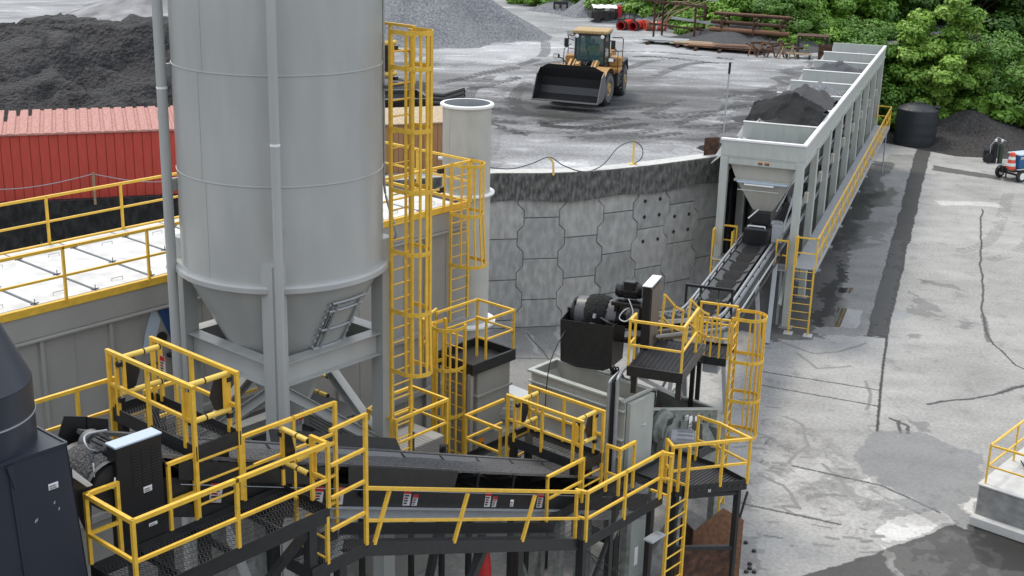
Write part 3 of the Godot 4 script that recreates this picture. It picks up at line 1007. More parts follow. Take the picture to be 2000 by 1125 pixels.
func build_heaps() -> void:
	fr = FW
	var n1 := FastNoiseLite.new()
	n1.seed = 4
	n1.frequency = 0.13
	n1.fractal_octaves = 2
	var n2 := FastNoiseLite.new()
	n2.seed = 9
	n2.frequency = 0.7
	n2.fractal_octaves = 3
	var n3 := FastNoiseLite.new()
	n3.seed = 12
	n3.frequency = 0.2
	# black recycled-asphalt pile: overlapping dumped loads pushed up into ridges
	var crests := []
	var r := RandomNumberGenerator.new()
	r.seed = 33
	for k in 85:
		var c := Vector2(r.randf_range(-34, -5), r.randf_range(-57, -44.2))
		var an := r.randf_range(-0.9, 0.9) + (PI if r.randf() < 0.5 else 0.0)
		var l := r.randf_range(0.8, 3.4)
		crests.append([c - Vector2(cos(an), sin(an)) * l, c + Vector2(cos(an), sin(an)) * l, r.randf_range(0.6, 1.7), r.randf_range(0.1, 0.7)])
	var black := func(i: float, j: float) -> Vector3:
		var x := lerpf(-34, -4, i)
		var z := lerpf(-42.2, -66, j)
		var wx := x + n3.get_noise_2d(x, z) * 1.5
		var wz := z + n3.get_noise_2d(z, x + 60) * 1.5
		var crest := 2.62 + 0.25 * sin(x * 0.35 + 1.0) - 0.06 * maxf(0, x + 14)
		var base := crest * (1.0 - pow(1.0 - clampf((-42.4 - z) / 11.0, 0, 1), 1.25)) * clampf((z + 66) / 6.0, 0, 1)
		var best := 0.0
		for l in crests:
			var q := Vector2(wx, wz)
			var ab: Vector2 = l[1] - l[0]
			var t := clampf((q - l[0]).dot(ab) / ab.length_squared(), 0, 1)
			var d: Vector2 = q - (l[0] + ab * t)
			# steeper on the far side, long slope towards the yard
			var dd := Vector2(d.x, d.y * (0.72 if d.y > 0 else 1.3)).length()
			best = maxf(best, l[2] - l[3] * t - dd * 0.78)
		var h := base + minf(best, 1.15) * clampf(base * 1.2, 0, 1)
		h += n2.get_noise_2d(wx * 2.0, wz * 0.45) * 0.13 * clampf(h, 0, 1) + n1.get_noise_2d(wx, wz) * 0.2 * clampf(h, 0, 1)
		var edge := minf(clampf(i * 14, 0, 1), clampf((1 - i) * 9, 0, 1))
		return Vector3(x, YARD - 0.05 + maxf(0, h) * edge, z)
	solo("black_stockpile", grid(250, 220, black), M.asphalt_pile, "large black crushed asphalt stockpile rising behind the red shed", "stockpile", Vector3.ZERO)
	cone_heap("gravel_stockpile", "big grey gravel stockpile between the silo and the loader", Vector3(-6.6, YARD, -86.6), 8.4, 5.4, M.gravel, 71)
	cone_heap("gravel_stockpile", "lower grey gravel stockpile partly hidden by the silo", Vector3(-12.8, YARD, -85.0), 7.6, 3.6, M.gravel, 72)
	cone_heap("sand_stockpile", "pale grey sand slope behind the black stockpile", Vector3(-19.0, YARD, -96.0), 14.0, 5.0, M.pale_hill, 73)
	var spots := [[3.3, -103.0, 2.6, 1.2, "small grey gravel mound farthest back by the road"], [5.6, -100.5, 2.8, 1.5, "pointed grey gravel mound behind the dark roll-off bin"], [7.7, -97.0, 2.6, 1.4, "grey gravel mound behind the flatbed truck"], [9.4, -93.5, 2.2, 1.0, "low grey gravel mound behind the red pipes"]]
	for s in spots: cone_heap("gravel_mound", s[4], Vector3(s[0], YARD, s[1]), s[2], s[3], M.gravel, 80 + int(s[0]), "gravel mounds along the tree line")
	cone_heap("stone_bank", "dark stone bank under the pipe racks by the trees", Vector3(15, YARD, -85.5), 5.5, 1.2, M.gravel_dark, 91)
	cone_heap("soil_bank", "dark stony soil bank right of the black water tank", Vector3(30.0, 0.0, -84.6), 5.2, 1.9, M.soil, 92)
	cone_heap("soil_bank", "dark soil bank behind the black water tank", Vector3(23.0, 0.0, -89.5), 6.0, 1.2, M.soil, 93)
	cone_heap("soil_bank", "low soil bank at the right edge behind the gas cylinders", Vector3(37.5, 0.0, -82.5), 6.0, 1.5, M.soil, 94)

func cone_heap(called: String, label: String, c: Vector3, rad: float, h: float, m: Material, sd: int, group := "") -> void:
	var n := FastNoiseLite.new()
	n.seed = sd
	n.frequency = 0.25
	n.fractal_octaves = 4
	var f := func(i: float, j: float) -> Vector3:
		var a := TAU * i
		var rr := j
		var x := cos(a) * rr * rad
		var z := sin(a) * rr * rad
		var k := 1.0 + n.get_noise_2d(cos(a) * 6 + c.x, sin(a) * 6) * 0.28
		var y := h * (1.0 - pow(rr, 1.0 + 0.25 * (1 - rr))) 
		y = h * (sqrt(pow(1.0 - rr, 2) + 0.004) - 0.063) + n.get_noise_2d(x + c.x, z) * 0.35 * (1 - rr) * sqrt(h)
		y += (1.0 - absf(n.get_noise_2d(x * 0.7, z * 0.7 + 50)) * 3.0) * 0.10 * sin(PI * rr) * sqrt(h)
		return Vector3(x * k, maxf(y, -0.02) - 0.02 * rr, z * k)
	solo(called, grid(72, 28, f), m, label, "stockpile", c, group)

# ---------------------------------------------------------------- woods
func leaf_cloud(sd: int, clumps: int, per: int, rx: float, ry: float, top_bias: float, leaf: float, hue: Color, hue2: Color, flowers := 0.0) -> ArrayMesh:
	var r := RandomNumberGenerator.new()
	r.seed = sd
	var v := PackedVector3Array()
	var col := PackedColorArray()
	var nr := PackedVector3Array()
	for c in clumps:
		var d := Vector3(r.randfn(), r.randfn() * 0.9, r.randfn()).normalized()
		var rad := pow(r.randf(), 0.45)
		var cc := Vector3(d.x * rx * rad, d.y * ry * rad, d.z * rx * rad)
		cc.x *= lerpf(1.0, 0.45, clampf(cc.y / ry * top_bias, 0, 1))
		cc.z *= lerpf(1.0, 0.45, clampf(cc.y / ry * top_bias, 0, 1))
		var cr := rx * r.randf_range(0.20, 0.36)
		var base := hue.lerp(hue2, r.randf())
		for k in per:
			var q := Vector3(r.randfn(), r.randfn() * 0.75 + 0.25, r.randfn()).normalized()
			var p := cc + q * cr * Vector3(1, 0.62, 1) * pow(r.randf(), 0.3)
			var nn := (q * 0.8 + Vector3.UP * 0.6 + Vector3(r.randfn(), r.randfn(), r.randfn()) * 0.35).normalized()
			var u := nn.cross(Vector3(r.randfn(), r.randfn(), r.randfn())).normalized()
			var w := nn.cross(u)
			var s := leaf * r.randf_range(0.6, 1.35)
			var cl := base.lerp(hue2, r.randf() * 0.5) * r.randf_range(0.75, 1.25)
			if flowers > 0 and q.y > 0.45 and r.randf() < flowers:
				cl = Color(0.62, 0.42, 0.36)
				s *= 0.6
			cl.a = 1.0
			v.append_array([p - u * s, p + w * s * 0.55, p + u * s, p - u * s, p + u * s, p - w * s * 0.55])
			for t in 6:
				col.append(cl)
				nr.append(nn)
	return soup(v, PackedVector2Array(), col, nr)

func build_forest() -> void:
	fr = FW
	# wooded hillside closing the view behind the trees
	var n := FastNoiseLite.new()
	n.seed = 3
	n.frequency = 0.05
	var hill := func(i: float, j: float) -> Vector3:
		var x := lerpf(-8, 120, i)
		var z := lerpf(-96, -190, j) - 0.0 * x
		var y := lerpf(0.0, 34.0, pow(j, 1.1)) + n.get_noise_2d(x, z) * 2.0
		return Vector3(x, y - 1.0 + clampf((30 - x) / 20.0, 0, 1) * 5.0 * (1 - j), z - clampf((22 - x) / 30.0, 0, 1) * 14.0)
	var hm := mat("forest_floor", lin(0.028, 0.042, 0.016), 0.95, 0.0, M.asphalt_pile.albedo_texture, Vector3(0.2, 0.2, 0.2))
	solo("hillside", grid(40, 20, hill), hm, "", "", Vector3.ZERO, "", "structure")
	var g1 := Color(0.12, 0.25, 0.028)
	var g2 := Color(0.21, 0.38, 0.05)
	var d1 := Color(0.045, 0.11, 0.02)
	var d2 := Color(0.085, 0.18, 0.03)
	var crowns := [
		leaf_cloud(1, 66, 400, 3.6, 4.4, 0.5, 0.142, g1, g2),
		leaf_cloud(2, 62, 400, 3.8, 4.0, 0.4, 0.145, d2, g1),
		leaf_cloud(3, 62, 380, 3.6, 4.8, 0.6, 0.15, d1, d2),
		leaf_cloud(4, 70, 360, 2.9, 5.4, 1.0, 0.155, g1, Color(0.27, 0.43, 0.07)),
		leaf_cloud(5, 90, 380, 4.8, 2.9, 0.2, 0.132, d2, g1, 0.07),
		leaf_cloud(6, 34, 240, 1.5, 1.1, 0.2, 0.115, g1, g2),
	]
	var r := RandomNumberGenerator.new()
	r.seed = 17
	# x, z, ground height, kind, scale, label
	var trees := [
		[28.1, -87.2, 0.3, 3, 1.0, "pointed light green tree standing just behind the black water tank"],
		[33.0, -89.0, 0.8, 4, 1.0, "broad mimosa tree with pink flowers above the soil bank"],
		[38.5, -89.0, 0.8, 4, 1.05, "mimosa tree with pink flowers at the right edge of the woods"],
		[28.6, -97.0, 1.0, 2, 1.25, "tall dark tree behind the pointed light green tree"],
		[35.0, -101.0, 2.0, 2, 1.35, "tall dark tree behind the pink flowered mimosas"],
		[42.0, -100.0, 2.0, 2, 1.3, "dark tree at the far right corner of the woods"],
		[21.6, -88.0, 0.6, 1, 0.9, "mid green tree at the far end of the feed bins"],
		[22.2, -94.0, 2.0, 0, 1.15, "bright green tree behind the far end of the feed bins"],
		[17.6, -86.5, 4.6, 1, 0.62, "short leafy tree behind the rusty welding table"],
		[19.3, -91.0, 4.0, 0, 1.0, "bright green tree behind the welding table"],
		[15.2, -92.5, 5.0, 0, 0.85, "bright green tree behind the rusty pipe rack"],
		[12.0, -95.5, 5.2, 1, 0.9, "mid green tree behind the two tier steel rack"],
		[17.0, -98.0, 5.0, 1, 1.2, "larger tree in the second row behind the pipe rack"],
		[13.2, -101.0, 5.2, 2, 1.1, "dark tree in the second row behind the steel rack"],
		[9.6, -104.0, 5.6, 0, 0.9, "bright tree behind the gravel mounds"],
		[25.5, -100.0, 2.5, 1, 1.3, "tall mid green tree in the back row above the feed bins"],
		[20.5, -103.0, 4.0, 2, 1.3, "tall dark tree in the back row above the pipe rack"],
		[31.0, -105.0, 3.0, 1, 1.4, "tall mid green tree in the back row above the mimosas"],
		[38.0, -108.0, 3.5, 2, 1.5, "tallest dark tree in the back row at the right"],
		[9.0, -111.0, 6.0, 2, 1.1, "dark tree behind the bright tree by the gravel mounds"],
		[15.5, -108.0, 5.0, 0, 1.3, "bright tree in the back row above the steel rack"],
		[26.0, -109.0, 4.0, 2, 1.5, "dark back row tree above the black water tank"],
		[5.2, -112.0, 5.8, 0, 0.8, "bright tree at the left end of the tree line"],
		[24.2, -88.6, 0.2, 1, 0.95, "mid green tree between the feed bins and the pointed light tree"],
		[20.6, -86.4, 1.5, 0, 0.7, "small bright tree directly behind the last feed bin"],
		[45.0, -95.0, 1.0, 1, 1.2, "mid green tree just past the right edge"],
	]
	var proto := {}
	for k in trees.size():
		var t: Array = trees[k]
		tree(t[5], Vector3(t[0], t[2], t[1]), crowns[t[3]], t[3], t[4], r)
	var shrubs := [[12.2, -90.0, 5.4, 1.0, "low bright shrub beside the posts of the steel rack"], [17.2, -82.6, 5.2, 0.7, "small shrub left of the rusty welding table"], [16.2, -84.6, 5.3, 0.8, "shrub between the pipe rack and the welding table"], [21.2, -81.5, 0.0, 0.8, "shrub at the foot of the far bin posts"], [22.4, -85.5, 0.2, 1.1, "leafy shrub left of the black water tank"], [29.6, -85.9, 0.4, 1.0, "shrub just right of the black water tank"], [32.5, -86.5, 0.8, 1.6, "shrub spreading on top of the soil bank"], [35.5, -84.5, 1.2, 1.2, "shrub behind the gas cylinders"], [3.0, -105.5, 5.7, 1.3, "yellow green shrub behind the leftmost gravel mound"], [1.2, -108.0, 5.7, 1.3, "yellow green shrub nearest the road at the tree line"], [9.6, -97.5, 5.7, 1.3, "shrub behind the flatbed truck"], [14.0, -88.6, 5.4, 1.1, "shrub behind the long rusty pipes"], [20.3, -85.5, 2.0, 1.2, "shrub behind the last feed bin"], [24.4, -86.0, 0.2, 0.9, "small shrub against the back of the water tank"], [5.2, -103.5, 5.7, 1.4, "yellow green shrub behind the dark attachment frame"], [7.6, -100.0, 5.7, 1.4, "yellow green shrub behind the tarped trailer"], [11.2, -94.0, 5.7, 1.3, "shrub behind the red pipes"], [38.5, -87.0, 1.2, 1.5, "shrub under the mimosa at the right edge"]]
	for s in shrubs:
		thing("shrub", s[4], "shrub", Vector3(s[0], s[2], s[1]), "shrubs along the edge of the woods")
		var b := Basis(Vector3.UP, r.randf() * TAU).scaled(Vector3(1, 1, 1) * s[3] * 1.1)
		put("foliage", crowns[5], M.leaf, Transform3D(b, Vector3(s[0], s[2] + 0.75 * s[3], s[1])))
		for k in 3:
			var a := r.randf() * TAU
			rod("stem", Vector3(s[0], s[2] - 0.1, s[1]), Vector3(s[0] + cos(a) * 0.4, s[2] + 0.9 * s[3], s[1] + sin(a) * 0.4), 0.025, M.bark)
	# bare fallen branches by the racks
	thing("fallen_branch", "bare pale fallen branches lying behind the red pipes", "branch", Vector3(10.0, YARD, -90.5))
	for k in 7:
		var a := Vector3(9.0 + r.randf() * 0.8, YARD + 0.3, -91.5 + r.randf())
		hose("limb", [a, a + Vector3(1.2, 0.8 + r.randf(), 0.3), a + Vector3(2.6 + r.randf(), 1.2 + r.randf() * 1.5, 0.8 * r.randf())], 0.035, M.wood)

func tree(label: String, base: Vector3, crown: Mesh, kind: int, k: float, r: RandomNumberGenerator) -> void:
	thing("tree", label, "tree", base, "trees of the woods behind the yard")
	var lift: float = [3.9, 3.6, 4.4, 4.9, 2.7, 1.0][kind] * k
	var b := Basis(Vector3.UP, r.randf() * TAU).scaled(Vector3(k, k, k))
	put("crown", crown, M.leaf, Transform3D(b, base + Vector3.UP * lift))
	var tr := 0.16 * k
	put("trunk", lathe([[tr * 1.5, -0.4], [tr, 0.5], [tr * 0.8, lift * 0.6], [tr * 0.35, lift * 1.35]], 9), M.bark, Transform3D(Basis.IDENTITY, base))
	for j in 7:
		var a := r.randf() * TAU
		var h := lift * r.randf_range(0.45, 0.95)
		var p := base + Vector3.UP * h
		var e := p + Vector3(cos(a) * 2.4 * k, r.randf_range(0.9, 2.2) * k, sin(a) * 2.4 * k)
		put("limb", tube([p, p.lerp(e, 0.5) + Vector3.UP * 0.15, e], tr * 0.28, 5), M.bark)

# ---------------------------------------------------------------- cold feed bins (frame: s away, h up, t right)
func build_bins() -> void:
	fr = FA
	var L := 32.4
	thing("feed_bins", "long row of pale grey cold feed bins on posts beside the upper yard", "feed bins", Vector3(0, 0, -1.4))
	# front frame
	box("front_plate", Vector3(-0.06, 6.26, -2.92), Vector3(0.0, 6.86, 0.10), M.bins)
	box("front_rim", Vector3(-0.10, 6.82, -2.95), Vector3(0.06, 6.90, 0.13), M.white, 0.01)
	box("front_ledge", Vector3(-0.09, 6.225, -2.94), Vector3(0.02, 6.257, 0.12), M.bins, 0.006)
	box("cross_beam", Vector3(-0.07, 5.97, -2.64), Vector3(0.10, 6.222, -0.18), M.bins)
	plate("warning_label", Vector3(-0.072, 6.02, -1.55), Vector3(0, 0, 0.16), Vector3(0, 0.12, 0), M.sign_orange, -0.006)
	plate("warning_label", Vector3(-0.072, 6.02, -1.31), Vector3(0, 0, 0.16), Vector3(0, 0.12, 0), M.sign_orange, -0.006)
	for t in [-2.78, -0.05]:
		for k in 9:
			var s := 0.06 + k * 4.0 + (0.0 if k < 8 else 0.1)
			box("post", Vector3(s - 0.17, 0.03, t - 0.14), Vector3(s + 0.17, 6.22, t + 0.14), M.bins, 0.02)
			box("foot_plate", Vector3(s - 0.22, 0, t - 0.24), Vector3(s + 0.22, 0.03, t + 0.24), M.galv, 0.004)
	# side walls
	box("side_wall", Vector3(0.0, 6.28, 0.03), Vector3(L, 6.80, 0.10), M.bins)
	box("side_rim", Vector3(0.06, 6.80, -0.02), Vector3(L, 6.90, 0.13), M.white, 0.01)
	box("side_ledge", Vector3(0.02, 6.225, 0.02), Vector3(L, 6.275, 0.14), M.bins, 0.006)
	box("side_beam", Vector3(0.18, 5.86, -0.13), Vector3(L, 6.222, 0.03), M.bins)
	box("yard_beam", Vector3(0.18, 5.6, -2.9), Vector3(L, 6.222, -2.68), M.bins)
	box("end_plate", Vector3(L - 0.05, 6.0, -2.9), Vector3(L, 6.88, 0.02), M.bins)
	poly("front_inner_lip", [Vector3(0.0, 6.78, -2.5), Vector3(0.0, 6.78, -0.02), Vector3(1.1, 6.32, -0.06), Vector3(1.1, 6.32, -2.5)], Vector3(0, -0.04, 0), M.bins)
	for k in 8:
		var s0 := 4.0 * k + 0.0
		# dividers stand proud across the row
		if k > 0:
			box("divider", Vector3(s0 - 0.04, 6.05, -2.88), Vector3(s0 + 0.04, 6.82, -0.03), M.bins)
			box("divider_rim", Vector3(s0 - 0.06, 6.82, -2.9), Vector3(s0 + 0.06, 6.865, -0.03), M.white, 0.01)
		# loading apron on the yard side
		poly("apron", [Vector3(s0 + 0.15, 6.3, -2.86), Vector3(s0 + 3.85, 6.3, -2.86), Vector3(s0 + 3.85, 5.9, -3.3), Vector3(s0 + 0.15, 5.9, -3.3)], Vector3(0, -0.05, 0), M.bins)
		poly("apron_side", [Vector3(s0 + 0.1, 6.75, -2.86), Vector3(s0 + 0.1, 6.2, -3.15), Vector3(s0 + 0.1, 6.2, -2.86)], Vector3(0.05, 0, 0), M.white)
		# hopper under each bin
		var a := [Vector3(s0 + 0.22, 6.0, -2.62), Vector3(s0 + 3.75, 6.0, -2.62), Vector3(s0 + 3.75, 6.0, -0.2), Vector3(s0 + 0.22, 6.0, -0.2)]
		var m1 := [Vector3(s0 + 0.28, 5.35, -2.35), Vector3(s0 + 3.6, 5.35, -2.35), Vector3(s0 + 3.6, 5.35, -0.42), Vector3(s0 + 0.28, 5.35, -0.42)]
		var b := [Vector3(s0 + 0.75, 4.15, -1.72), Vector3(s0 + 2.9, 4.15, -1.72), Vector3(s0 + 2.9, 4.15, -1.02), Vector3(s0 + 0.75, 4.15, -1.02)]
		var v := PackedVector3Array()
		for i in 4:
			var i2 := (i + 1) % 4
			q4(v, a[i], a[i2], m1[i2], m1[i])
			q4(v, m1[i], m1[i2], b[i2], b[i])
		var hp := put("hopper", soup(v), M.beige)
		box("stiffener", Vector3(s0 + 0.19, 5.30, -2.42), Vector3(s0 + 0.27, 5.40, -0.36), M.bins, 0.006, hp)
		box("stiffener", Vector3(s0 + 0.3, 5.30, -0.42), Vector3(s0 + 3.6, 5.40, -0.34), M.bins, 0.006, hp)
		# feeder box and belt under the hopper
		var f := box("feeder", Vector3(s0 + 0.35, 3.72, -1.75), Vector3(s0 + 3.1, 4.16, -1.0), M.black)
		box("feeder_belt", Vector3(s0 + 0.15, 3.55, -1.68), Vector3(s0 + 3.2, 3.70, -1.06), M.rubber, 0.06, f)
		motor("feeder_motor", Vector3(s0 + 0.5, 3.78, -0.98), Vector3(0, 0, 1), 0.13, 0.42, M.galv)
		# bracing seen between the posts
		bar("tie", Vector3(s0 + 0.2, 3.55, -0.5), Vector3(s0 + 3.9, 3.55, -0.5), 0.08, M.bins)
		rod("conduit", Vector3(s0 + 0.1, 4.95, -0.22), Vector3(s0 + 4.0, 4.95, -0.22), 0.03, M.galv)
		for q in 2: rod("conduit", Vector3(s0 + 0.1, 3.3 + q * 0.14, -0.25), Vector3(s0 + 4.0, 3.3 + q * 0.14, -0.25), 0.022, M.galv)
		box("junction_box", Vector3(s0 + 2.4, 4.2, -0.12), Vector3(s0 + 2.7, 4.6, 0.02), M.beige)
	# strip light and pipe on the first hopper
	rod("strip_light", Vector3(0.14, 5.22, -2.02), Vector3(0.14, 5.22, -0.95), 0.035, M.white)
	box("strip_light_tray", Vector3(0.12, 5.27, -2.3), Vector3(0.24, 5.34, -0.45), M.pale_blue)
	rod("vibrator_pipe", Vector3(0.1, 5.02, -2.25), Vector3(0.1, 5.02, -0.75), 0.02, M.bins)
	bar("gauge_arm", Vector3(0.3, 4.3, -1.45), Vector3(0.0, 4.0, -1.75), 0.035, M.white)
	for q in [[-1.72, -1.72], [-1.72, -1.1], [-1.1, -1.1]]:
		bar("gate_frame", Vector3(-0.05, 3.75, q[0]), Vector3(-0.05, 3.75 if q[0] != q[1] else 3.2, q[1]), 0.045, M.white)
	box("feeder_nose", Vector3(-0.25, 2.95, -1.85), Vector3(0.4, 3.7, -0.95), M.black_satin, 0.05)
	for k in 4: rod("conduit_bundle", Vector3(0.0, 4.35 + 0.12 * k, -0.75 + 0.06 * k), Vector3(0.0 + 1.4, 5.6 + 0.06 * k, -0.3), 0.022, M.galv)
	for k in 5: rod("conduit_bundle", Vector3(-0.1, 3.35 + 0.1 * k, -0.62 + 0.05 * k), Vector3(0.9, 4.6 + 0.12 * k, -0.3), 0.02, M.galv)
	box("control_box", Vector3(-0.05, 3.2, -0.85), Vector3(0.2, 3.85, -0.45), M.galv)
	# material in the bins
	var heaps := [[4.0, 1.9, -1.5, 1.55, M.fine_black, "black sand heaped in the bin nearest the camera but one"], [8.0, 1.7, -1.25, 1.3, M.gravel_dark, "dark grey stone heaped in the third feed bin"], [12.0, 1.7, -1.3, 0.95, M.gravel, "grey stone heaped in the fourth feed bin"], [20.2, 1.4, -1.35, 0.95, M.gravel_blue, "coarse blue grey stone cone in a far feed bin"], [28.2, 1.6, -1.0, 0.55, M.gravel, "pale stone at the back of the last feed bin"], [0.5, 1.6, -1.5, -0.12, M.fine_black, "dark material low in the first feed bin"], [16.0, 1.6, -1.5, -0.05, M.gravel, "low grey stone in the middle feed bin"], [24.2, 1.6, -1.5, 0.1, M.gravel, "low grey stone behind the blue grey cone"]]
	for hp in heaps: bin_heap(hp)
	# spilled material along the yard side
	for k in 3:
		cone_at(Vector3(3.6 + k * 6.8, YARD, -3.7), 0.9, 0.32, M.gravel_dark if k else M.fine_black, 300 + k, ["first", "second", "third"][k])
	# walkway along the right side
	thing("bin_walkway", "long galvanised walkway with yellow railing along the feed bins", "walkway", Vector3(0, 2.4, 0.5))
	var pl := 16
	for k in pl:
		var s := -0.62 + k * 1.95
		box("deck_plank", Vector3(s + 0.006, 2.50, 0.10), Vector3(s + 1.94, 2.55, 0.88), M.galv, 0.006)
	box("deck_channel", Vector3(-0.64, 2.40, 0.86), Vector3(30.6, 2.58, 0.93), M.galv, 0.008)
	for k in 16: bar("bracket", Vector3(0.06 + k * 2.0, 2.46, 0.09), Vector3(0.06 + k * 2.0, 2.46, 0.88), 0.06, M.galv, 0.1)
	var pts := []
	for k in 22: pts.append(Vector3(-0.6 + k * 1.485, 2.56, 0.90))
	guard(pts, 1.1, [0.55], 0.05)
	guard([Vector3(30.6, 2.56, 0.12), Vector3(30.6, 2.56, 0.88)], 1.1, [0.55], 0.05)
	guard([Vector3(-0.6, 2.56, 0.14), Vector3(-0.6, 2.56, 0.2)], 1.1, [0.55], 0.05)
	bar("top_rail", Vector3(-0.6, 3.66, 0.14), Vector3(-0.6, 3.66, 0.9), 0.05, M.yellow)
	bar("chain_rail", Vector3(-0.6, 3.1, 0.14), Vector3(-0.6, 3.1, 0.9), 0.035, M.yellow)
	for t in [0.16, 0.86]: poly("ladder_ear", [Vector3(-0.55, 2.95, t), Vector3(-0.2, 3.05, t), Vector3(-0.12, 3.4, t), Vector3(-0.3, 3.66, t), Vector3(-0.55, 3.66, t)], Vector3(0, 0, 0.02), M.yellow)
	poly("ladder_ear", [Vector3(30.55, 2.95, 0.16), Vector3(30.2, 3.05, 0.16), Vector3(30.12, 3.4, 0.16), Vector3(30.3, 3.66, 0.16), Vector3(30.55, 3.66, 0.16)], Vector3(0, 0, 0.02), M.yellow)
	for s in [29.5]: rod("support_leg", Vector3(s, 0, 0.85), Vector3(s, 2.42, 0.85), 0.035, M.galv)
	thing("access_ladder", "yellow ladder up to the walkway at the near end of the feed bins", "ladder", Vector3(-0.62, 0, 0.5), "ladders without a cage")
	for t in [0.15, 0.86]: bar("stringer", Vector3(-0.64, 0.02, t), Vector3(-0.62, 2.6, t), 0.06, M.yellow)
	for k in 8: rod("rung", Vector3(-0.63, 0.28 + 0.305 * k, 0.15), Vector3(-0.63, 0.28 + 0.305 * k, 0.86), 0.016, M.yellow)
	for t in [0.15, 0.86]: box("foot", Vector3(-0.82, 0.0, t - 0.16), Vector3(-0.45, 0.05, t + 0.16), M.concrete_pale)
	# small landing on the wall side
	thing("side_landing", "small yellow railed landing between the wall and the collecting conveyor", "platform", Vector3(-0.2, 2.4, -2.5))
	box("deck", Vector3(-0.5, 2.40, -2.92), Vector3(0.35, 2.46, -2.16), M.galv)
	guard([Vector3(0.3, 2.46, -2.18), Vector3(0.3, 2.46, -2.88)], 1.1, [0.55])
	for t in [-2.9, -2.2]:
		bar("stringer", Vector3(-0.5, 0, t), Vector3(-0.5, 3.56, t), 0.055, M.yellow)
		poly("ladder_ear", [Vector3(-0.46, 2.8, t), Vector3(-0.1, 2.95, t), Vector3(-0.02, 3.3, t), Vector3(-0.2, 3.56, t), Vector3(-0.46, 3.56, t)], Vector3(0, 0, 0.02), M.yellow)
	bar("top_rail", Vector3(-0.5, 3.56, -2.9), Vector3(-0.2, 3.56, -2.9), 0.045, M.yellow)
	for k in 8: rod("rung", Vector3(-0.5, 0.3 + 0.305 * k, -2.9), Vector3(-0.5, 0.3 + 0.305 * k, -2.2), 0.015, M.yellow)
	bar("leg", Vector3(0.3, 0, -2.88), Vector3(0.3, 2.4, -2.88), 0.07, M.galv)
	thing("side_gate", "small yellow railed step on the post side of the collecting conveyor", "platform", Vector3(0.2, 2.2, -0.3))
	box("deck", Vector3(-0.2, 2.2, -0.62), Vector3(0.6, 2.26, -0.2), M.galv)
	guard([Vector3(-0.2, 2.26, -0.6), Vector3(-0.2, 2.26, -0.2)], 1.1, [0.55])
	guard([Vector3(0.6, 2.26, -0.22), Vector3(0.6, 2.26, -0.2)], 1.1, [0.55])
	bar("leg", Vector3(0.2, 0, -0.4), Vector3(0.2, 2.2, -0.4), 0.08, M.galv)

func bin_heap(a: Array) -> void:
	var n := FastNoiseLite.new()
	n.seed = int(a[0] * 3) + 5
	n.frequency = 0.9
	n.fractal_octaves = 3
	var top: float = a[3]
	var f := func(i: float, j: float) -> Vector3:
		var s := lerpf(0.06, 3.92, i)
		var t := lerpf(-2.84, -0.04, j)
		var d := Vector2((s - a[1]) * 0.62, (t - a[2]) * 0.60).length()
		var y := 6.25 + (top - d * 0.72 if top > 0.3 else top - d * 0.1) + n.get_noise_2d(s, t) * 0.06 + maxf(0.0, 0.5 - absf(n.get_noise_2d(t * 0.6 + 9, s * 0.3)) * 4.0) * 0.3 * clampf(top, 0.1, 1)
		return Vector3(s - 2.0, maxf(y, 5.75) - 6.0, t + 1.4)
	solo("bin_material", grid(44, 36, f), a[4], a[5], "stone heap", Vector3(a[0] + 2.0, 6.0, -1.4), "material in the feed bins")

func cone_at(c: Vector3, rad: float, h: float, m: Material, sd: int, which: String) -> void:
	var keep := fr
	cone_heap("spill", "%s spill of stone along the yard side of the feed bins, counted from the camera" % which, c, rad, h, m, sd, "stone spilled beside the feed bins")
	fr = keep

# ---------------------------------------------------------------- collecting conveyor: level under the bins, then rising to the head box
func belt_h(s: float) -> float:
	var x := -9.2 - s
	return 3.0 + 0.305 * 0.5 * (x + sqrt(x * x + 0.8)) if s < 2.0 else 3.0 + 0.0054 * (31.0 - s) / 29.0

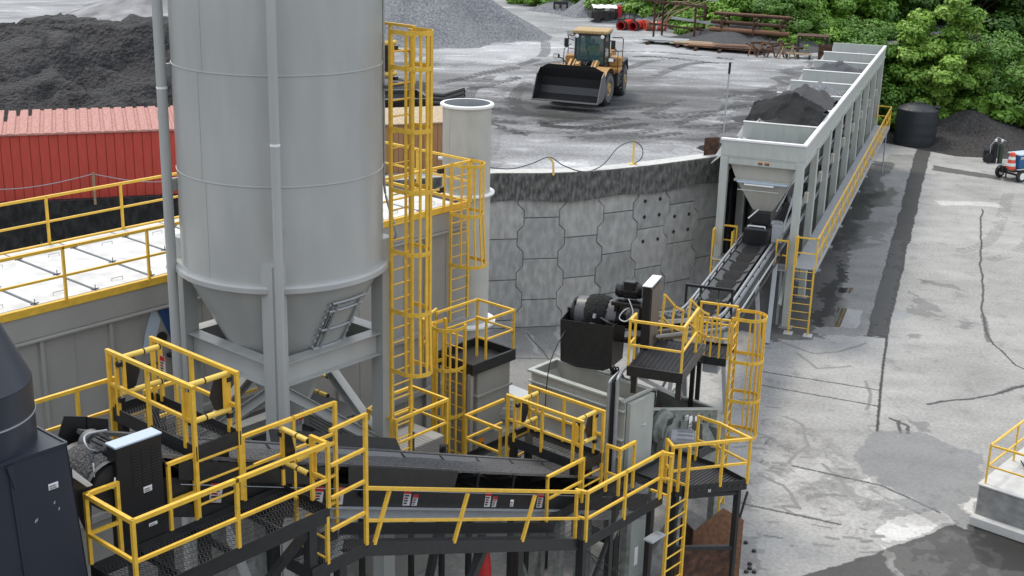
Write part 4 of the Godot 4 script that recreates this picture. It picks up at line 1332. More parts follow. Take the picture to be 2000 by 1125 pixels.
func build_collector() -> void:
	fr = FA
	var cz := -1.42
	thing("collecting_conveyor", "long collecting conveyor from under the feed bins up to the black head box", "conveyor", Vector3(0, 0, cz))
	var hw := 0.46
	# troughed belt
	var f := func(i: float, j: float) -> Vector3:
		var s := lerpf(31.0, -19.0, i)
		var t := lerpf(-hw, hw, j)
		return Vector3(s, belt_h(s) + pow(absf(t) / hw, 2.0) * 0.13 - 0.02, cz + t)
	put("belt", grid(120, 10, f), M.belt)
	put("return_belt", grid(60, 2, func(i, j): var s := lerpf(31.0, -19.0, i); return Vector3(s, belt_h(s) - 0.42, cz + lerpf(-0.4, 0.4, j))), M.rubber)
	var seg := [[31.0, 2.0], [2.0, -7.8], [-7.8, -8.7], [-8.7, -9.2], [-9.2, -9.7], [-9.7, -10.6], [-10.6, -18.9]]
	for q in seg:
		var s0: float = q[0]
		var s1: float = q[1]
		for side in [-1.0, 1.0]:
			var z: float = cz + side * 0.62
			var a := Vector3(s0, belt_h(s0), z)
			var b := Vector3(s1, belt_h(s1), z)
			bar("belt_rail", a + Vector3.UP * 0.12, b + Vector3.UP * 0.12, 0.06, M.galv, 0.10)
			ibeam("side_channel", a + Vector3(0, -0.2, side * 0.05), b + Vector3(0, -0.2, side * 0.05), 0.28, 0.1, M.galv)
		# walk-along tray and outer pipes on the right
		for k in 3:
			var z2 := cz + 0.78 + 0.12 * k
			bar("cable_tray", Vector3(s0, belt_h(s0) - 0.1 - 0.05 * k, z2), Vector3(s1, belt_h(s1) - 0.1 - 0.05 * k, z2), 0.05, M.black if k != 1 else M.galv, 0.06)
	var s := 1.0
	while s > -18.5:
		for side in [-1.0, 1.0]:
			var z: float = cz + side * 0.5
			rod("idler", Vector3(s, belt_h(s) + 0.10, z), Vector3(s, belt_h(s) - 0.02, cz + side * 0.16), 0.065, M.rubber)
			bar("idler_stand", Vector3(s, belt_h(s) - 0.15, cz + side * 0.64), Vector3(s, belt_h(s) + 0.16, cz + side * 0.6), 0.05, M.black)
		bar("idler_base", Vector3(s, belt_h(s) - 0.12, cz - 0.6), Vector3(s, belt_h(s) - 0.12, cz + 0.6), 0.06, M.black)
		s -= 1.22
	# legs
	for q in [[-3.0, 0.0], [-9.0, 0.0], [-14.5, 0.0], [6.0, 0], [14, 0], [22, 0]]:
		for side in [-0.62, 0.62]:
			bar("leg", Vector3(q[0], 0, cz + side * 1.5), Vector3(q[0], belt_h(q[0]) - 0.3, cz + side), 0.12, M.galv)
		bar("leg_brace", Vector3(q[0], 0.4, cz - 0.8), Vector3(q[0], belt_h(q[0]) - 0.6, cz + 0.6), 0.07, M.galv)
	bar("leg_brace", Vector3(-0.4, 2.5, -0.55), Vector3(-2.2, 0.05, -0.35), 0.16, M.galv)
	box("foot_plate", Vector3(-2.5, 0, -0.55), Vector3(-1.9, 0.04, -0.1), M.galv)
	bar("leg_brace", Vector3(1.2, 2.4, -0.3), Vector3(-0.2, 0.9, -0.3), 0.12, M.bins)
	# black hold-down frame across the belt
	for t in [cz - 0.72, cz + 0.72]: bar("hold_down_post", Vector3(-8.2, belt_h(-8.2) - 0.1, t), Vector3(-8.2, belt_h(-8.2) + 0.72, t), 0.07, M.black_satin)
	bar("hold_down_beam", Vector3(-8.2, belt_h(-8.2) + 0.7, cz - 0.75), Vector3(-8.2, belt_h(-8.2) + 0.7, cz + 0.75), 0.08, M.black_satin)
	for t in [cz - 0.28, cz + 0.3]:
		bar("hold_down_arm", Vector3(-8.2, belt_h(-8.2) + 0.66, t), Vector3(-8.2, belt_h(-8.2) + 0.3, t), 0.05, M.green_dark)
		axled("hold_down_wheel", [[0, 0], [0.14, 0], [0.15, 0.03], [0.15, 0.07], [0.14, 0.1], [0, 0.1]], Vector3(-8.2, belt_h(-8.2) + 0.22, t - 0.05), Vector3(0, 0, 1), M.green_dark, 14)
	# black sand on the belt, in separate dumps from the feeders
	fr = FA
	var n := FastNoiseLite.new()
	n.seed = 8
	n.frequency = 1.2
	var g := func(i: float, j: float) -> Vector3:
		var ss := lerpf(1.0, -18.9, i)
		var ph := fposmod(ss + 0.2, 1.15) / 1.15
		var w := 0.30 * (0.62 + 0.38 * sqrt(sin(PI * ph))) + n.get_noise_2d(ss * 3.0, j * 2) * 0.03
		var t := lerpf(-w, w, j)
		var y := belt_h(ss) + pow(absf(t) / hw, 2.0) * 0.13 - 0.012 + (0.05 + 0.06 * sin(PI * ph)) * sqrt(maxf(0.0, 1.0 - pow(absf(j * 2 - 1), 2.0))) + n.get_noise_2d(ss * 4, t * 6) * 0.012
		return Vector3(ss, y, t)
	var sand := solo("belt_load", grid(380, 14, g), M.fine_black, "black sand lying in ripples on the collecting conveyor", "sand", Vector3(0, 0, cz), "", "")
	# head box, pulley and guard
	thing("head_box", "black steel head box with its lagged pulley at the top of the collecting conveyor", "chute", Vector3(-18.9, 5.0, -2.1))
	var hz := cz - 0.70
	var lo := [Vector3(-19.2, 4.98, -2.72), Vector3(-19.2, 4.98, -1.5), Vector3(-18.45, 4.98, -1.42), Vector3(-18.45, 4.98, -2.76)]
	var hi := [Vector3(-19.2, 6.0, -2.76), Vector3(-19.2, 6.0, -1.5), Vector3(-18.4, 6.0, -1.4), Vector3(-18.4, 6.0, -2.8)]
	for i in 4:
		var i2 := (i + 1) % 4
		var inn: Vector3 = (hi[(i + 2) % 4] - hi[i]).normalized() * 0.02
		poly("side_plate", [lo[i], lo[i2], hi[i2], hi[i]], Vector3(inn.x, 0, inn.z), M.black)
	var tip := [Vector3(-19.0, 4.8, -2.4), Vector3(-19.0, 4.8, -1.75), Vector3(-18.5, 4.8, -1.7), Vector3(-18.5, 4.8, -2.4)]
	var v := PackedVector3Array()
	for i in 4: q4(v, lo[i], lo[(i + 1) % 4], tip[(i + 1) % 4], tip[i])
	put("spout", soup(v), M.black_satin)
	var pa := Vector3(-18.32, 5.93, -2.68)
	axled("head_pulley", [[0, 0], [0.36, 0], [0.37, 0.1], [0.38, 0.6], [0.37, 1.1], [0.36, 1.2], [0, 1.2]], pa, Vector3(0, 0, 1), M.rubber, 26)
	var wrap := func(an: float, z: float, r: float) -> Vector3: return pa + Vector3(cos(an) * r, sin(an) * r, 0.6 + z)
	put("belt_wrap", grid(24, 8, func(i, j): return wrap.call(lerpf(0.5, 3.6, i), lerpf(-0.5, 0.5, j), 0.40 + 0.02 * cos((j - 0.5) * PI))), M.belt)
	var sn := FastNoiseLite.new()
	sn.seed = 77
	sn.frequency = 3.0
	put("sand_curtain", grid(60, 24, func(i, j): var an := lerpf(0.5, 3.5, i); var w := 0.27 + sn.get_noise_2d(i * 3, 0) * 0.05; var z := lerpf(-w, w, j); return wrap.call(an, z, 0.425 + 0.06 * sqrt(maxf(0.0, 1.0 - pow(absf(j * 2 - 1), 2.0))) + absf(sn.get_noise_2d(an * 1.5, z * 3)) * 0.06 * (1.0 - absf(j * 2 - 1)))), M.fine_black)
	for z in [-2.75, -1.45]: box("pulley_bearing", Vector3(-18.5, 5.82, z - 0.07), Vector3(-18.1, 6.08, z + 0.07), M.black)
	# skirt between pulley and rising frame
	for side in [-2.62, -1.52]: poly("skirt", [Vector3(-18.6, 5.75, side), Vector3(-16.6, 5.3, side), Vector3(-16.6, 5.75, side), Vector3(-18.6, 6.3, side)], Vector3(0, 0, 0.02), M.black_satin)
	thing("head_motor", "black electric motor with a white cable loop on the head of the collecting conveyor", "motor", Vector3(-18.6, 6.4, -1.1))
	motor("motor_body", Vector3(-18.6, 6.72, -1.62), Vector3(0.1, 0, 1), 0.2, 0.62, M.black_satin)
	box("terminal_box", Vector3(-18.8, 6.78, -1.4), Vector3(-18.6, 6.98, -1.15), M.black_satin)
	box("motor_base", Vector3(-18.9, 6.4, -1.65), Vector3(-18.3, 6.5, -0.95), M.black_satin)
	for z in [-1.6, -1.0]: bar("motor_bracket", Vector3(-18.6, 5.9, z), Vector3(-18.6, 6.42, z), 0.08, M.black_satin)
	hose("cable_loop", [Vector3(-18.85, 6.6, -1.25), Vector3(-18.95, 6.3, -1.1), Vector3(-19.0, 6.1, -1.25), Vector3(-18.95, 6.15, -1.42), Vector3(-18.9, 6.35, -1.3), Vector3(-18.8, 6.45, -1.05)], 0.014, M.white)
	thing("drive_guard", "tall narrow black belt guard with a pale end plate beside the head motor", "machine guard", Vector3(-18.8, 5.4, -0.72))
	box("guard_box", Vector3(-19.3, 5.45, -0.82), Vector3(-18.42, 7.08, -0.62), M.black_satin, 0.02)
	box("guard_cap", Vector3(-19.32, 7.08, -0.83), Vector3(-18.4, 7.11, -0.61), M.white, 0.006)
	box("guard_mesh", Vector3(-19.25, 5.5, -0.618), Vector3(-18.46, 7.0, -0.605), M.guard_mesh, 0.004)
	# upper platform beside the head
	thing("head_platform", "black grated platform with yellow railing beside the conveyor head box", "platform", Vector3(-19.9, 5.5, -0.1))
	var d := 5.58
	floor_mesh(Vector3(-20.58, d, -0.72), Vector3(0, 0, 1.16), Vector3(2.1, 0, 0), 0.1, 0.045, true)
	for e in [[Vector3(-20.6, 5.42, -0.76), Vector3(-20.56, 5.66, 0.48)], [Vector3(-20.6, 5.42, 0.44), Vector3(-18.45, 5.66, 0.48)], [Vector3(-20.6, 5.42, -0.76), Vector3(-18.45, 5.62, -0.72)]]:
		box("edge_channel", e[0], e[1], M.black, 0.008)
	guard([Vector3(-20.1, 5.64, -0.74), Vector3(-20.57, 5.64, -0.74), Vector3(-20.57, 5.64, 0.44), Vector3(-19.15, 5.64, 0.44)], 1.05, [0.5])
	for q in [[-20.5, -0.6], [-20.5, 0.4]]: bar("hanger_leg", Vector3(q[0], 5.02, q[1]), Vector3(q[0], 5.45, q[1]), 0.12, M.black)
	bar("leg_brace", Vector3(-20.5, 5.08, 0.38), Vector3(-20.5, 5.4, -0.5), 0.07, M.galv)
	for t in [-0.6, 0.4]:
		bar("cantilever_beam", Vector3(-20.5, 5.42, t), Vector3(-18.0, 5.36, t), 0.10, M.black)
		bar("cross_beam", Vector3(-18.5 - t, 5.36, -0.9), Vector3(-18.5 - t, 5.36, 0.4), 0.10, M.black)
	# sloping walkway up the conveyor and the low landing with the cage
	thing("conveyor_walkway", "sloping black walkway with leaning yellow posts beside the rising conveyor", "walkway", Vector3(-17.2, 4.4, -0.3))
	var w0 := Vector3(-18.4, 5.5, -0.62)
	var w1 := Vector3(-16.0, 4.38, -0.62)
	floor_mesh(w0, Vector3(0, 0, 0.62), w1 - w0, 0.1, 0.05, true)
	bar("edge_channel", w0 + Vector3(0, -0.06, 0), w1 + Vector3(0, -0.06, 0), 0.05, M.black, 0.18)
	bar("edge_channel", w0 + Vector3(0, -0.06, 0.64), w1 + Vector3(0, -0.06, 0.64), 0.05, M.black, 0.18)
	var lean := Vector3(0.28, 0, 0)
	guard([w1 + Vector3(0, 0.05, 0.0), w1.lerp(w0, 0.45), w0 + Vector3(0.2, 0, 0.0)], 1.0, [0.5], 0.05, null, [], lean)
	guard([w1 + Vector3(0, 0.05, 0.64), w1.lerp(w0, 0.3) + Vector3(0, 0, 0.64), w1.lerp(w0, 0.62) + Vector3(0, 0, 0.64), w0 + Vector3(0.1, 0, 0.64)], 1.0, [0.5], 0.05, null, [], lean)
	thing("cage_landing", "small black landing with close yellow bars at the top of the right caged ladder", "platform", Vector3(-15.4, 4.2, 0.1))
	floor_mesh(Vector3(-15.95, 4.36, -0.34), Vector3(0, 0, 0.92), Vector3(1.05, 0, 0), 0.1, 0.05, true)
	box("edge_channel", Vector3(-15.99, 4.2, -0.36), Vector3(-15.95, 4.42, 0.6), M.black, 0.008)
	box("edge_channel", Vector3(-14.9, 4.2, -0.36), Vector3(-14.86, 4.42, 0.6), M.black, 0.008)
	guard([Vector3(-14.88, 4.4, -0.34), Vector3(-14.88, 4.4, 0.1), Vector3(-14.88, 4.4, 0.6)], 1.05, [0.52])
	guard([Vector3(-15.97, 4.4, -0.3), Vector3(-15.97, 4.4, -0.05), Vector3(-15.97, 4.4, 0.18), Vector3(-15.97, 4.4, 0.4), Vector3(-15.97, 4.4, 0.62)], 1.02, [0.52], 0.042)
	for q in [[-15.8, -0.25], [-15.0, -0.25]]: bar("leg", Vector3(q[0], 0, q[1]), Vector3(q[0], 4.25, q[1]), 0.11, M.black)
	box("lamp_bracket", Vector3(-15.9, 3.95, 0.0), Vector3(-15.5, 4.2, 0.4), M.galv)
	cage_ladder("yellow caged ladder standing alone on the concrete right of the screen", Vector3(-15.42, 0, 0.66), Vector3(1, 0, 0), Vector3(0, 0, 1), 0.34, 0.0, 5.45, [5.38, 4.25, 3.2, 2.2], 0.76, 1.0, 9)

# ---------------------------------------------------------------- bag house building and stack (frame FP: s, h, t)
func build_building() -> void:
	fr = FP
	var s0 := -9.0
	var s1 := 12.6
	var tn := -8.75
	var tf := -12.45
	var top := 7.55
	thing("bag_house", "long grey steel bag house with a white panelled roof and yellow roof rails", "building", Vector3(2, 0, -10.6))
	# ribbed wall panels facing the plant
	var n := 14
	for k in n:
		var a := lerpf(s0, s1, float(k) / n)
		var b := lerpf(s0, s1, float(k + 1) / n)
		box("wall_panel", Vector3(a + 0.004, 0, tn - 0.08), Vector3(b - 0.004, top - 0.62, tn), M.building, 0.01)
		bar("wall_rib", Vector3(a, 0.02, tn + 0.05), Vector3(a, top - 0.62, tn + 0.05), 0.07, M.building, 0.1)
		if k > 0: bar("panel_joint", Vector3((a + b) * 0.5, 0.02, tn + 0.004), Vector3((a + b) * 0.5, top - 0.62, tn + 0.004), 0.02, M.building, 0.012)
	for h in [4.25, 2.6]: box("wall_girt", Vector3(s0, h, tn + 0.002), Vector3(s1 + 0.04, h + 0.16, tn + 0.12), M.building, 0.01)
	box("end_wall", Vector3(s1 - 0.08, 0, tf), Vector3(s1, top - 0.02, tn - 0.09), M.building)
	box("back_wall", Vector3(s0, 0, tf), Vector3(s1 - 0.09, top - 0.02, tf + 0.08), M.building)
	box("far_end_wall", Vector3(s0, 0, tf + 0.09), Vector3(s0 + 0.08, top - 0.02, tn - 0.09), M.building)
	box("eave_band", Vector3(s0, top - 0.6, tn - 0.02), Vector3(s1 + 0.02, top - 0.12, tn + 0.07), M.building, 0.01)
	box("eave_ledge", Vector3(s0, top - 0.66, tn - 0.02), Vector3(s1 + 0.02, top - 0.605, tn + 0.15), M.building, 0.01)
	box("yellow_edge", Vector3(s0, top - 0.115, tn + 0.01), Vector3(s1 + 0.06, top + 0.05, tn + 0.10), M.yellow, 0.008)
	box("yellow_edge", Vector3(s0, top - 0.1, tf - 0.1), Vector3(s1 + 0.06, top + 0.05, tf - 0.02), M.yellow, 0.008)
	box("yellow_edge", Vector3(s1 + 0.0, top - 0.1, tf), Vector3(s1 + 0.07, top + 0.05, tn), M.yellow, 0.008)
	box("roof_deck", Vector3(s0, top - 0.1, tf), Vector3(s1 - 0.01, top - 0.02, tn - 0.02), M.black)
	# roof hatches with grey gaps, clamps and lifting handles
	var w := 1.33
	var s := s0
	while s < s1 - 0.4:
		var e := minf(s + w, s1 - 0.02)
		var r := box("roof_panel", Vector3(s + 0.045, top - 0.018, tf + 0.55), Vector3(e - 0.045, top + 0.03, tn - 0.08), M.roof, 0.008)
		box("roof_gap", Vector3(e - 0.043, top - 0.016, tf + 0.5), Vector3(e + 0.043, top + 0.004, tn - 0.06), M.cable, 0.004)
		var fixed := box("roof_edge_panel", Vector3(s + 0.02, top - 0.018, tf + 0.02), Vector3(e - 0.02, top + 0.022, tf + 0.50), M.roof, 0.008)
		for t in [tn - 0.36, tf + 0.9]:
			var c := (s + e) * 0.5
			put("handle", tube([Vector3(c - 0.13, top + 0.02, t), Vector3(c - 0.13, top + 0.09, t), Vector3(c + 0.13, top + 0.09, t), Vector3(c + 0.13, top + 0.02, t)], 0.008, 5), M.galv, Transform3D.IDENTITY, r)
		for t in [tn - 0.12, (tn + tf) * 0.5 + 0.3, tf + 0.62]:
			put("clamp", tube([Vector3(e - 0.09, top + 0.04, t), Vector3(e + 0.09, top + 0.04, t - 0.02)], 0.011, 5), M.cable, Transform3D.IDENTITY, r)
			put("clamp", tube([Vector3(e, top + 0.02, t), Vector3(e, top + 0.13, t)], 0.010, 5), M.cable, Transform3D.IDENTITY, r)
		s += w
	# roof railing
	var near := []
	var far := []
	for k in 12:
		near.append(Vector3(-8.7 + k * 1.91 * 1.0, top + 0.02, tn + 0.12))
		far.append(Vector3(-8.7 + k * 1.91, top + 0.02, tf - 0.04))
	near[11] = Vector3(12.63, top + 0.02, tn + 0.12)
	far[11] = Vector3(12.63, top + 0.02, tf - 0.04)
	near[10] = Vector3(11.6, top + 0.02, tn + 0.12)
	near.resize(11)
	guard(near, 1.1, [0.53], 0.052)
	bar("post", Vector3(12.63, top + 0.02, tn + 0.12), Vector3(12.63, top + 1.12, tn + 0.12), 0.052, M.yellow)
	bar("top_rail", Vector3(11.6, top + 1.12, tn + 0.12), Vector3(12.63, top + 1.12, tn + 0.12), 0.058, M.yellow)
	guard(far, 1.1, [0.53], 0.052)
	guard([Vector3(12.63, top + 0.02, tn + 0.12), Vector3(12.63, top + 0.02, (tn + tf) / 2), far[-1]], 1.1, [0.53], 0.052, null, [0, 2])
	# painted mark on the wall: pale leaning bar, blue wedge, black disc (flat, as painted)
	var z := tn + 0.012
	var W := func(px: float, py: float) -> Vector3:
		var d := FP.affine_inverse().basis * (cam_basis * Vector3(px - 1000.0, -(py - 562.5), -FOC))
		var o := FP.affine_inverse() * EYE
		return o + d * ((z - o.z) / d.z)
	var e := Vector3(0, 0, 0.01)
	poly("wall_mark_bar", [W.call(294, 610), W.call(305, 607), W.call(313, 625), W.call(303, 665), W.call(296, 690), W.call(278, 692), W.call(283, 653)], e, M.pale_blue)
	poly("wall_mark_wedge", [W.call(308.5, 606.5), W.call(330, 600.5), W.call(339, 602), W.call(352, 650), W.call(344, 680), W.call(337, 668)], e, M.blue_dark)
	var disc := []
	for k in 20: disc.append(W.call(316, 659.5) + Vector3(cos(TAU * k / 20) * 0.135, sin(TAU * k / 20) * 0.135, 0))
	poly("wall_mark_disc", disc, e, M.black_satin)
	for q in [[280, 706, 305, 716], [325, 693, 338, 690], [357, 700, 366, 712]]:
		var a: Vector3 = W.call(q[0], q[3])
		var b: Vector3 = W.call(q[2], q[1])
		box("wall_fitting", Vector3(a.x, minf(a.y, b.y), z), Vector3(b.x, maxf(a.y, b.y), z + 0.12), M.black_satin)
	# exhaust stack
	thing("exhaust_stack", "tall cream white exhaust stack with a flanged rim behind the bag house", "stack", Vector3(14.75, 0, -10.75))
	var c := Vector3(14.75, 0, -10.75)
	turned("lower_shell", [[0.70, 0.0], [0.70, 7.08]], c, M.beige, 40)
	turned("upper_shell", [[0.685, 7.17], [0.685, 9.64]], c, M.beige, 40)
	turned("inner_shell", [[0.655, 9.68], [0.655, 6.6]], c, M.galv, 40)
	turned("rim_flange", [[0.655, 9.68], [0.74, 9.68], [0.76, 9.66], [0.76, 9.61], [0.74, 9.59], [0.685, 9.59]], c, M.white, 40)
	turned("mid_flange", [[0.69, 7.09], [0.80, 7.09], [0.82, 7.11], [0.82, 7.15], [0.80, 7.17], [0.69, 7.17]], c, M.white, 40)
	turned("base_flange", [[0.70, 3.3], [0.92, 3.28], [0.92, 3.22], [0.70, 3.2]], c, M.white, 40)
	var dv := Vector3(-0.6, 0, 0.8)
	axled("sample_port", [[0.03, 0], [0.06, 0], [0.06, 0.1], [0.09, 0.1], [0.09, 0.13], [0.04, 0.13]], c + Vector3(-0.42, 8.2, 0.55) , dv, M.steel, 14)
	axled("sample_port", [[0.0, 0], [0.05, 0], [0.05, 0.14], [0.0, 0.14]], c + Vector3(-0.35, 8.05, -0.58), Vector3(-0.5, 0, -0.85), M.white, 12)
	bar("shell_seam", c + Vector3(-0.687, 7.2, -0.02), c + Vector3(-0.687, 9.58, -0.02), 0.012, M.beige)
	# caged ladder up to the roof
	cage_ladder("yellow caged ladder up the bag house wall beside the stack", Vector3(11.98, 0, -8.42), Vector3(1, 0, 0), Vector3(0, 0, 1), 0.33, 4.5, 8.76, [8.72, 7.43, 6.10], 0.70, 1.15, 7)
	thing("roof_gate", "yellow self closing gate with black hinges at the head of the roof ladder", "gate", Vector3(11.6, 7.6, -8.6))
	bar("gate_post", Vector3(11.60, 7.6, -8.62), Vector3(11.60, 8.68, -8.62), 0.05, M.yellow)
	bar("gate_bar", Vector3(11.62, 8.55, -8.62), Vector3(11.0, 8.55, -9.1), 0.045, M.yellow)
	bar("gate_bar", Vector3(11.62, 8.05, -8.62), Vector3(11.0, 8.05, -9.1), 0.045, M.yellow)
	for h in [8.5, 8.0]: box("hinge", Vector3(11.42, h, -8.72), Vector3(11.58, h + 0.14, -8.6), M.black_satin)
	# landing, black tray and grey duct below it
	thing("tray_platform", "black trayed landing with yellow railing beside the stack base", "platform", Vector3(10.4, 4.5, -6.3))
	box("tray_floor", Vector3(9.5, 4.42, -6.85), Vector3(11.0, 4.47, -5.65), M.black)
	for q in [[Vector3(9.46, 4.38, -5.66), Vector3(11.04, 4.66, -5.60)], [Vector3(9.46, 4.38, -6.9), Vector3(11.04, 4.66, -6.85)], [Vector3(9.46, 4.38, -6.84), Vector3(9.52, 4.66, -5.67)], [Vector3(10.98, 4.38, -6.84), Vector3(11.04, 4.66, -5.67)]]:
		box("tray_edge", q[0], q[1], M.black, 0.008)
	guard([Vector3(9.52, 4.66, -6.86), Vector3(11.0, 4.66, -6.86), Vector3(11.0, 4.66, -5.66), Vector3(9.98, 4.66, -5.66), Vector3(9.98, 4.66, -5.95)], 1.0, [0.5])
	guard([Vector3(9.05, 4.5, -6.5), Vector3(9.05, 4.5, -6.86), Vector3(9.5, 4.66, -6.86)], 1.1, [0.5])
	for q in [[9.5, -6.8], [9.5, -5.7]]: bar("leg", Vector3(q[0], 0, q[1]), Vector3(q[0], 4.4, q[1]), 0.1, M.building)
	cage_ladder("short yellow caged ladder from the slinger deck to the black tray", Vector3(9.42, 0, -6.15), Vector3(0, 0, 1), Vector3(-1, 0, 0), 0.32, 0.8, 5.65, [5.55, 4.55, 3.35, 1.9], 0.62, 1.0, 7)
	thing("duct_box", "tall grey dust duct with bolted flanges under the black tray", "duct", Vector3(10.4, 0, -6.2))
	box("duct_shell", Vector3(9.78, 0, -6.75), Vector3(10.98, 4.36, -5.72), M.building, 0.02)
	for h in [3.7, 2.7, 1.6]:
		box("flange", Vector3(9.73, h, -6.8), Vector3(11.03, h + 0.06, -5.67), M.building, 0.008)
	plate("warning_label", Vector3(9.83, 2.1, -5.715), Vector3(0.2, 0, 0), Vector3(0, 0.5, 0), M.sign_orange, 0.006)
	box("latch", Vector3(10.5, 2.2, -5.72), Vector3(10.62, 2.3, -5.66), M.black_satin)
	# grey guard in front of the building behind the silo legs
	thing("side_cabinet", "small grey cabinet with orange warning labels low beside the caged ladder", "cabinet", Vector3(7.2, 0, -5.6))
	box("cabinet_body", Vector3(6.6, 0, -6.4), Vector3(8.3, 3.3, -5.4), M.building, 0.02)
	plate("warning_label", Vector3(7.3, 2.55, -5.395), Vector3(0.4, 0, 0), Vector3(0, 0.3, 0), M.sign_orange, 0.006)
	motor("fan_motor", Vector3(6.9, 1.7, -5.3), Vector3(0, 0, 1), 0.22, 0.5, M.galv)
	# far railing behind the legs
	thing("walkway_rail", "yellow railing with a gate behind the right silo leg", "railing", Vector3(5.0, 4.0, -7.4))
	guard([Vector3(4.0, 4.2, -7.9), Vector3(5.6, 4.2, -7.9), Vector3(5.6, 4.2, -7.1)], 1.1, [0.55])
	gate(Vector3(5.6, 4.2, -7.1), Vector3(5.6, 4.2, -6.4), 1.05, 0.6)
	box("deck", Vector3(3.9, 4.12, -8.0), Vector3(6.6, 4.18, -6.3), M.grate)
	for q in [[4.1, -7.8], [6.4, -7.8], [6.4, -6.4]]: bar("leg", Vector3(q[0], 0, q[1]), Vector3(q[0], 4.12, q[1]), 0.1, M.building)

# ---------------------------------------------------------------- storage silo
func build_silo() -> void:
	fr = FP
	var c := Vector3(3.8, 0, -5.55)
	var R := 1.95
	var hr := 8.42
	thing("storage_silo", "large grey cylindrical storage silo on a four legged frame", "silo", c)
	var courses := [8.50, 10.38, 12.36, 14.34, 16.32, 17.9]
	for k in courses.size() - 1:
		turned("shell_course", [[R, courses[k]], [R, courses[k + 1] - 0.012], [R - 0.012, courses[k + 1] - 0.006], [R - 0.012, courses[k + 1]]], c, M.silo, 96)
		if k > 0: turned("weld_seam", [[R, courses[k] - 0.016], [R + 0.012, courses[k] - 0.01], [R + 0.012, courses[k] + 0.006], [R, courses[k] + 0.012]], c, M.silo, 96)
		var a: float = [3.02, 3.06, 3.0, 3.1, 3.0][k]
		bar("vertical_seam", c + Vector3(cos(a) * R, courses[k] + 0.02, sin(a) * R), c + Vector3(cos(a) * R, courses[k + 1] - 0.02, sin(a) * R), 0.014, M.silo)
	turned("roof_cone", [[R + 0.03, 17.9], [R + 0.03, 17.98], [0.4, 18.7], [0.4, 18.9], [0.0, 18.95]], c, M.silo, 64)
	turned("ring_beam", [[R, hr + 0.14], [R + 0.10, hr + 0.13], [R + 0.13, hr + 0.09], [R + 0.13, hr + 0.0], [R + 0.10, hr - 0.03], [R - 0.03, hr - 0.04]], c, M.silo, 96)
	turned("cone", [[R - 0.03, hr - 0.03], [0.36, 5.35], [0.28, 5.3], [0.26, 4.5], [0.0, 4.5]], c, M.silo, 72)
	turned("cone_band", [[0.93, 6.42], [0.96, 6.42], [0.92, 6.34], [0.88, 6.34]], c, M.silo, 60)
	# legs
	var L := 1.36
	var legs := []
	for q in [[-1, 1], [1, 1], [1, -1], [-1, -1]]:
		var p := c + Vector3(q[0] * L, 0, q[1] * L)
		legs.append(p)
		var top := 8.95
		var d := Vector3(q[0], 0, q[1]).normalized()
		var tt := d.cross(Vector3.UP)
		# built-up leg: two plates meeting at the outer corner and a back
		var g := 0.17
		poly("leg", [p + Vector3(q[0] * g, 0, q[1] * g), p + Vector3(-q[0] * g * 0.9, 0, q[1] * g), p + Vector3(-q[0] * g * 0.9, 0, -q[1] * g * 0.9), p + Vector3(q[0] * g, 0, -q[1] * g * 0.9)], Vector3.UP * top, M.silo)
		box("base_plate", p + Vector3(-0.3, 0, -0.3), p + Vector3(0.3, 0.04, 0.3), M.silo)
	for i in 4:
		var a: Vector3 = legs[i]
		var b: Vector3 = legs[(i + 1) % 4]
		var d := (b - a).normalized()
		ibeam("frame_beam", a + d * 0.17 + Vector3.UP * 6.78, b - d * 0.17 + Vector3.UP * 6.78, 0.46, 0.30, M.silo)
		ibeam("frame_beam", a + d * 0.17 + Vector3.UP * 4.35, b - d * 0.17 + Vector3.UP * 4.35, 0.46, 0.30, M.silo)
		var flip: bool = i % 2 == 0
		ibeam("brace", (a if flip else b) + (d if flip else -d) * 0.18 + Vector3.UP * 6.4, (b if flip else a) - (d if flip else -d) * 0.2 + Vector3.UP * 4.65, 0.2, 0.2, M.silo)
		bar("brace", (b if flip else a) - (d if flip else -d) * 0.2 + Vector3.UP * 4.1, (a if flip else b) + (d if flip else -d) * 0.2 + Vector3.UP * 0.6, 0.14, M.silo)
		bar("tie_plate", a.lerp(b, 0.5) + Vector3.UP * 6.52, a.lerp(b, 0.5) + Vector3.UP * 6.52 + Vector3(0.001, 0.001, 0.001) + d * 0.3, 0.12, M.silo, 0.02)
	ibeam("brace", legs[3] + Vector3(0.15, 4.4, 0.15), legs[1] + Vector3(-0.15, 4.4, -0.15), 0.2, 0.2, M.silo)
	# hatch on the cone, facing right
	var hatch_a := 1.52
	var T := func(u: float, v: float, o: float) -> Vector3:   # u round the cone, v down it
		var rr := lerpf(R - 0.03, 0.36, v)
		var y := lerpf(hr - 0.03, 5.35, v)
		var an := hatch_a + u / rr
		return c + Vector3(cos(an) * (rr + o * 0.85), y + o * 0.45 * -1.0, sin(an) * (rr + o * 0.85))
	var hp := put("hatch", grid(8, 8, func(i, j): return T.call(lerpf(-0.36, 0.36, i), lerpf(0.13, 0.47, j), 0.05)), M.silo)
	for k in 9:
		var v0 := lerpf(0.12, 0.48, k / 8.0)
		for sd in [-0.43, 0.43]: put("hatch_bolt", cbox(Vector3(0.05, 0.05, 0.08), 0.008), M.galv, Transform3D(Basis.IDENTITY, T.call(sd, v0, 0.03)), hp)
	for v0 in [0.10, 0.16, 0.30, 0.44, 0.50]:
		var pts := []
		for q in 7: pts.append(T.call(lerpf(-0.42, 0.42, q / 6.0), v0, 0.08))
		put("hatch_bar", tube(pts, 0.03, 6), M.galv, Transform3D.IDENTITY, hp)
	for sd in [-0.28, 0.28]: put("hatch_strap", tube([T.call(sd, 0.1, 0.09), T.call(sd, 0.3, 0.09), T.call(sd, 0.5, 0.09)], 0.025, 6), M.galv, Transform3D.IDENTITY, hp)
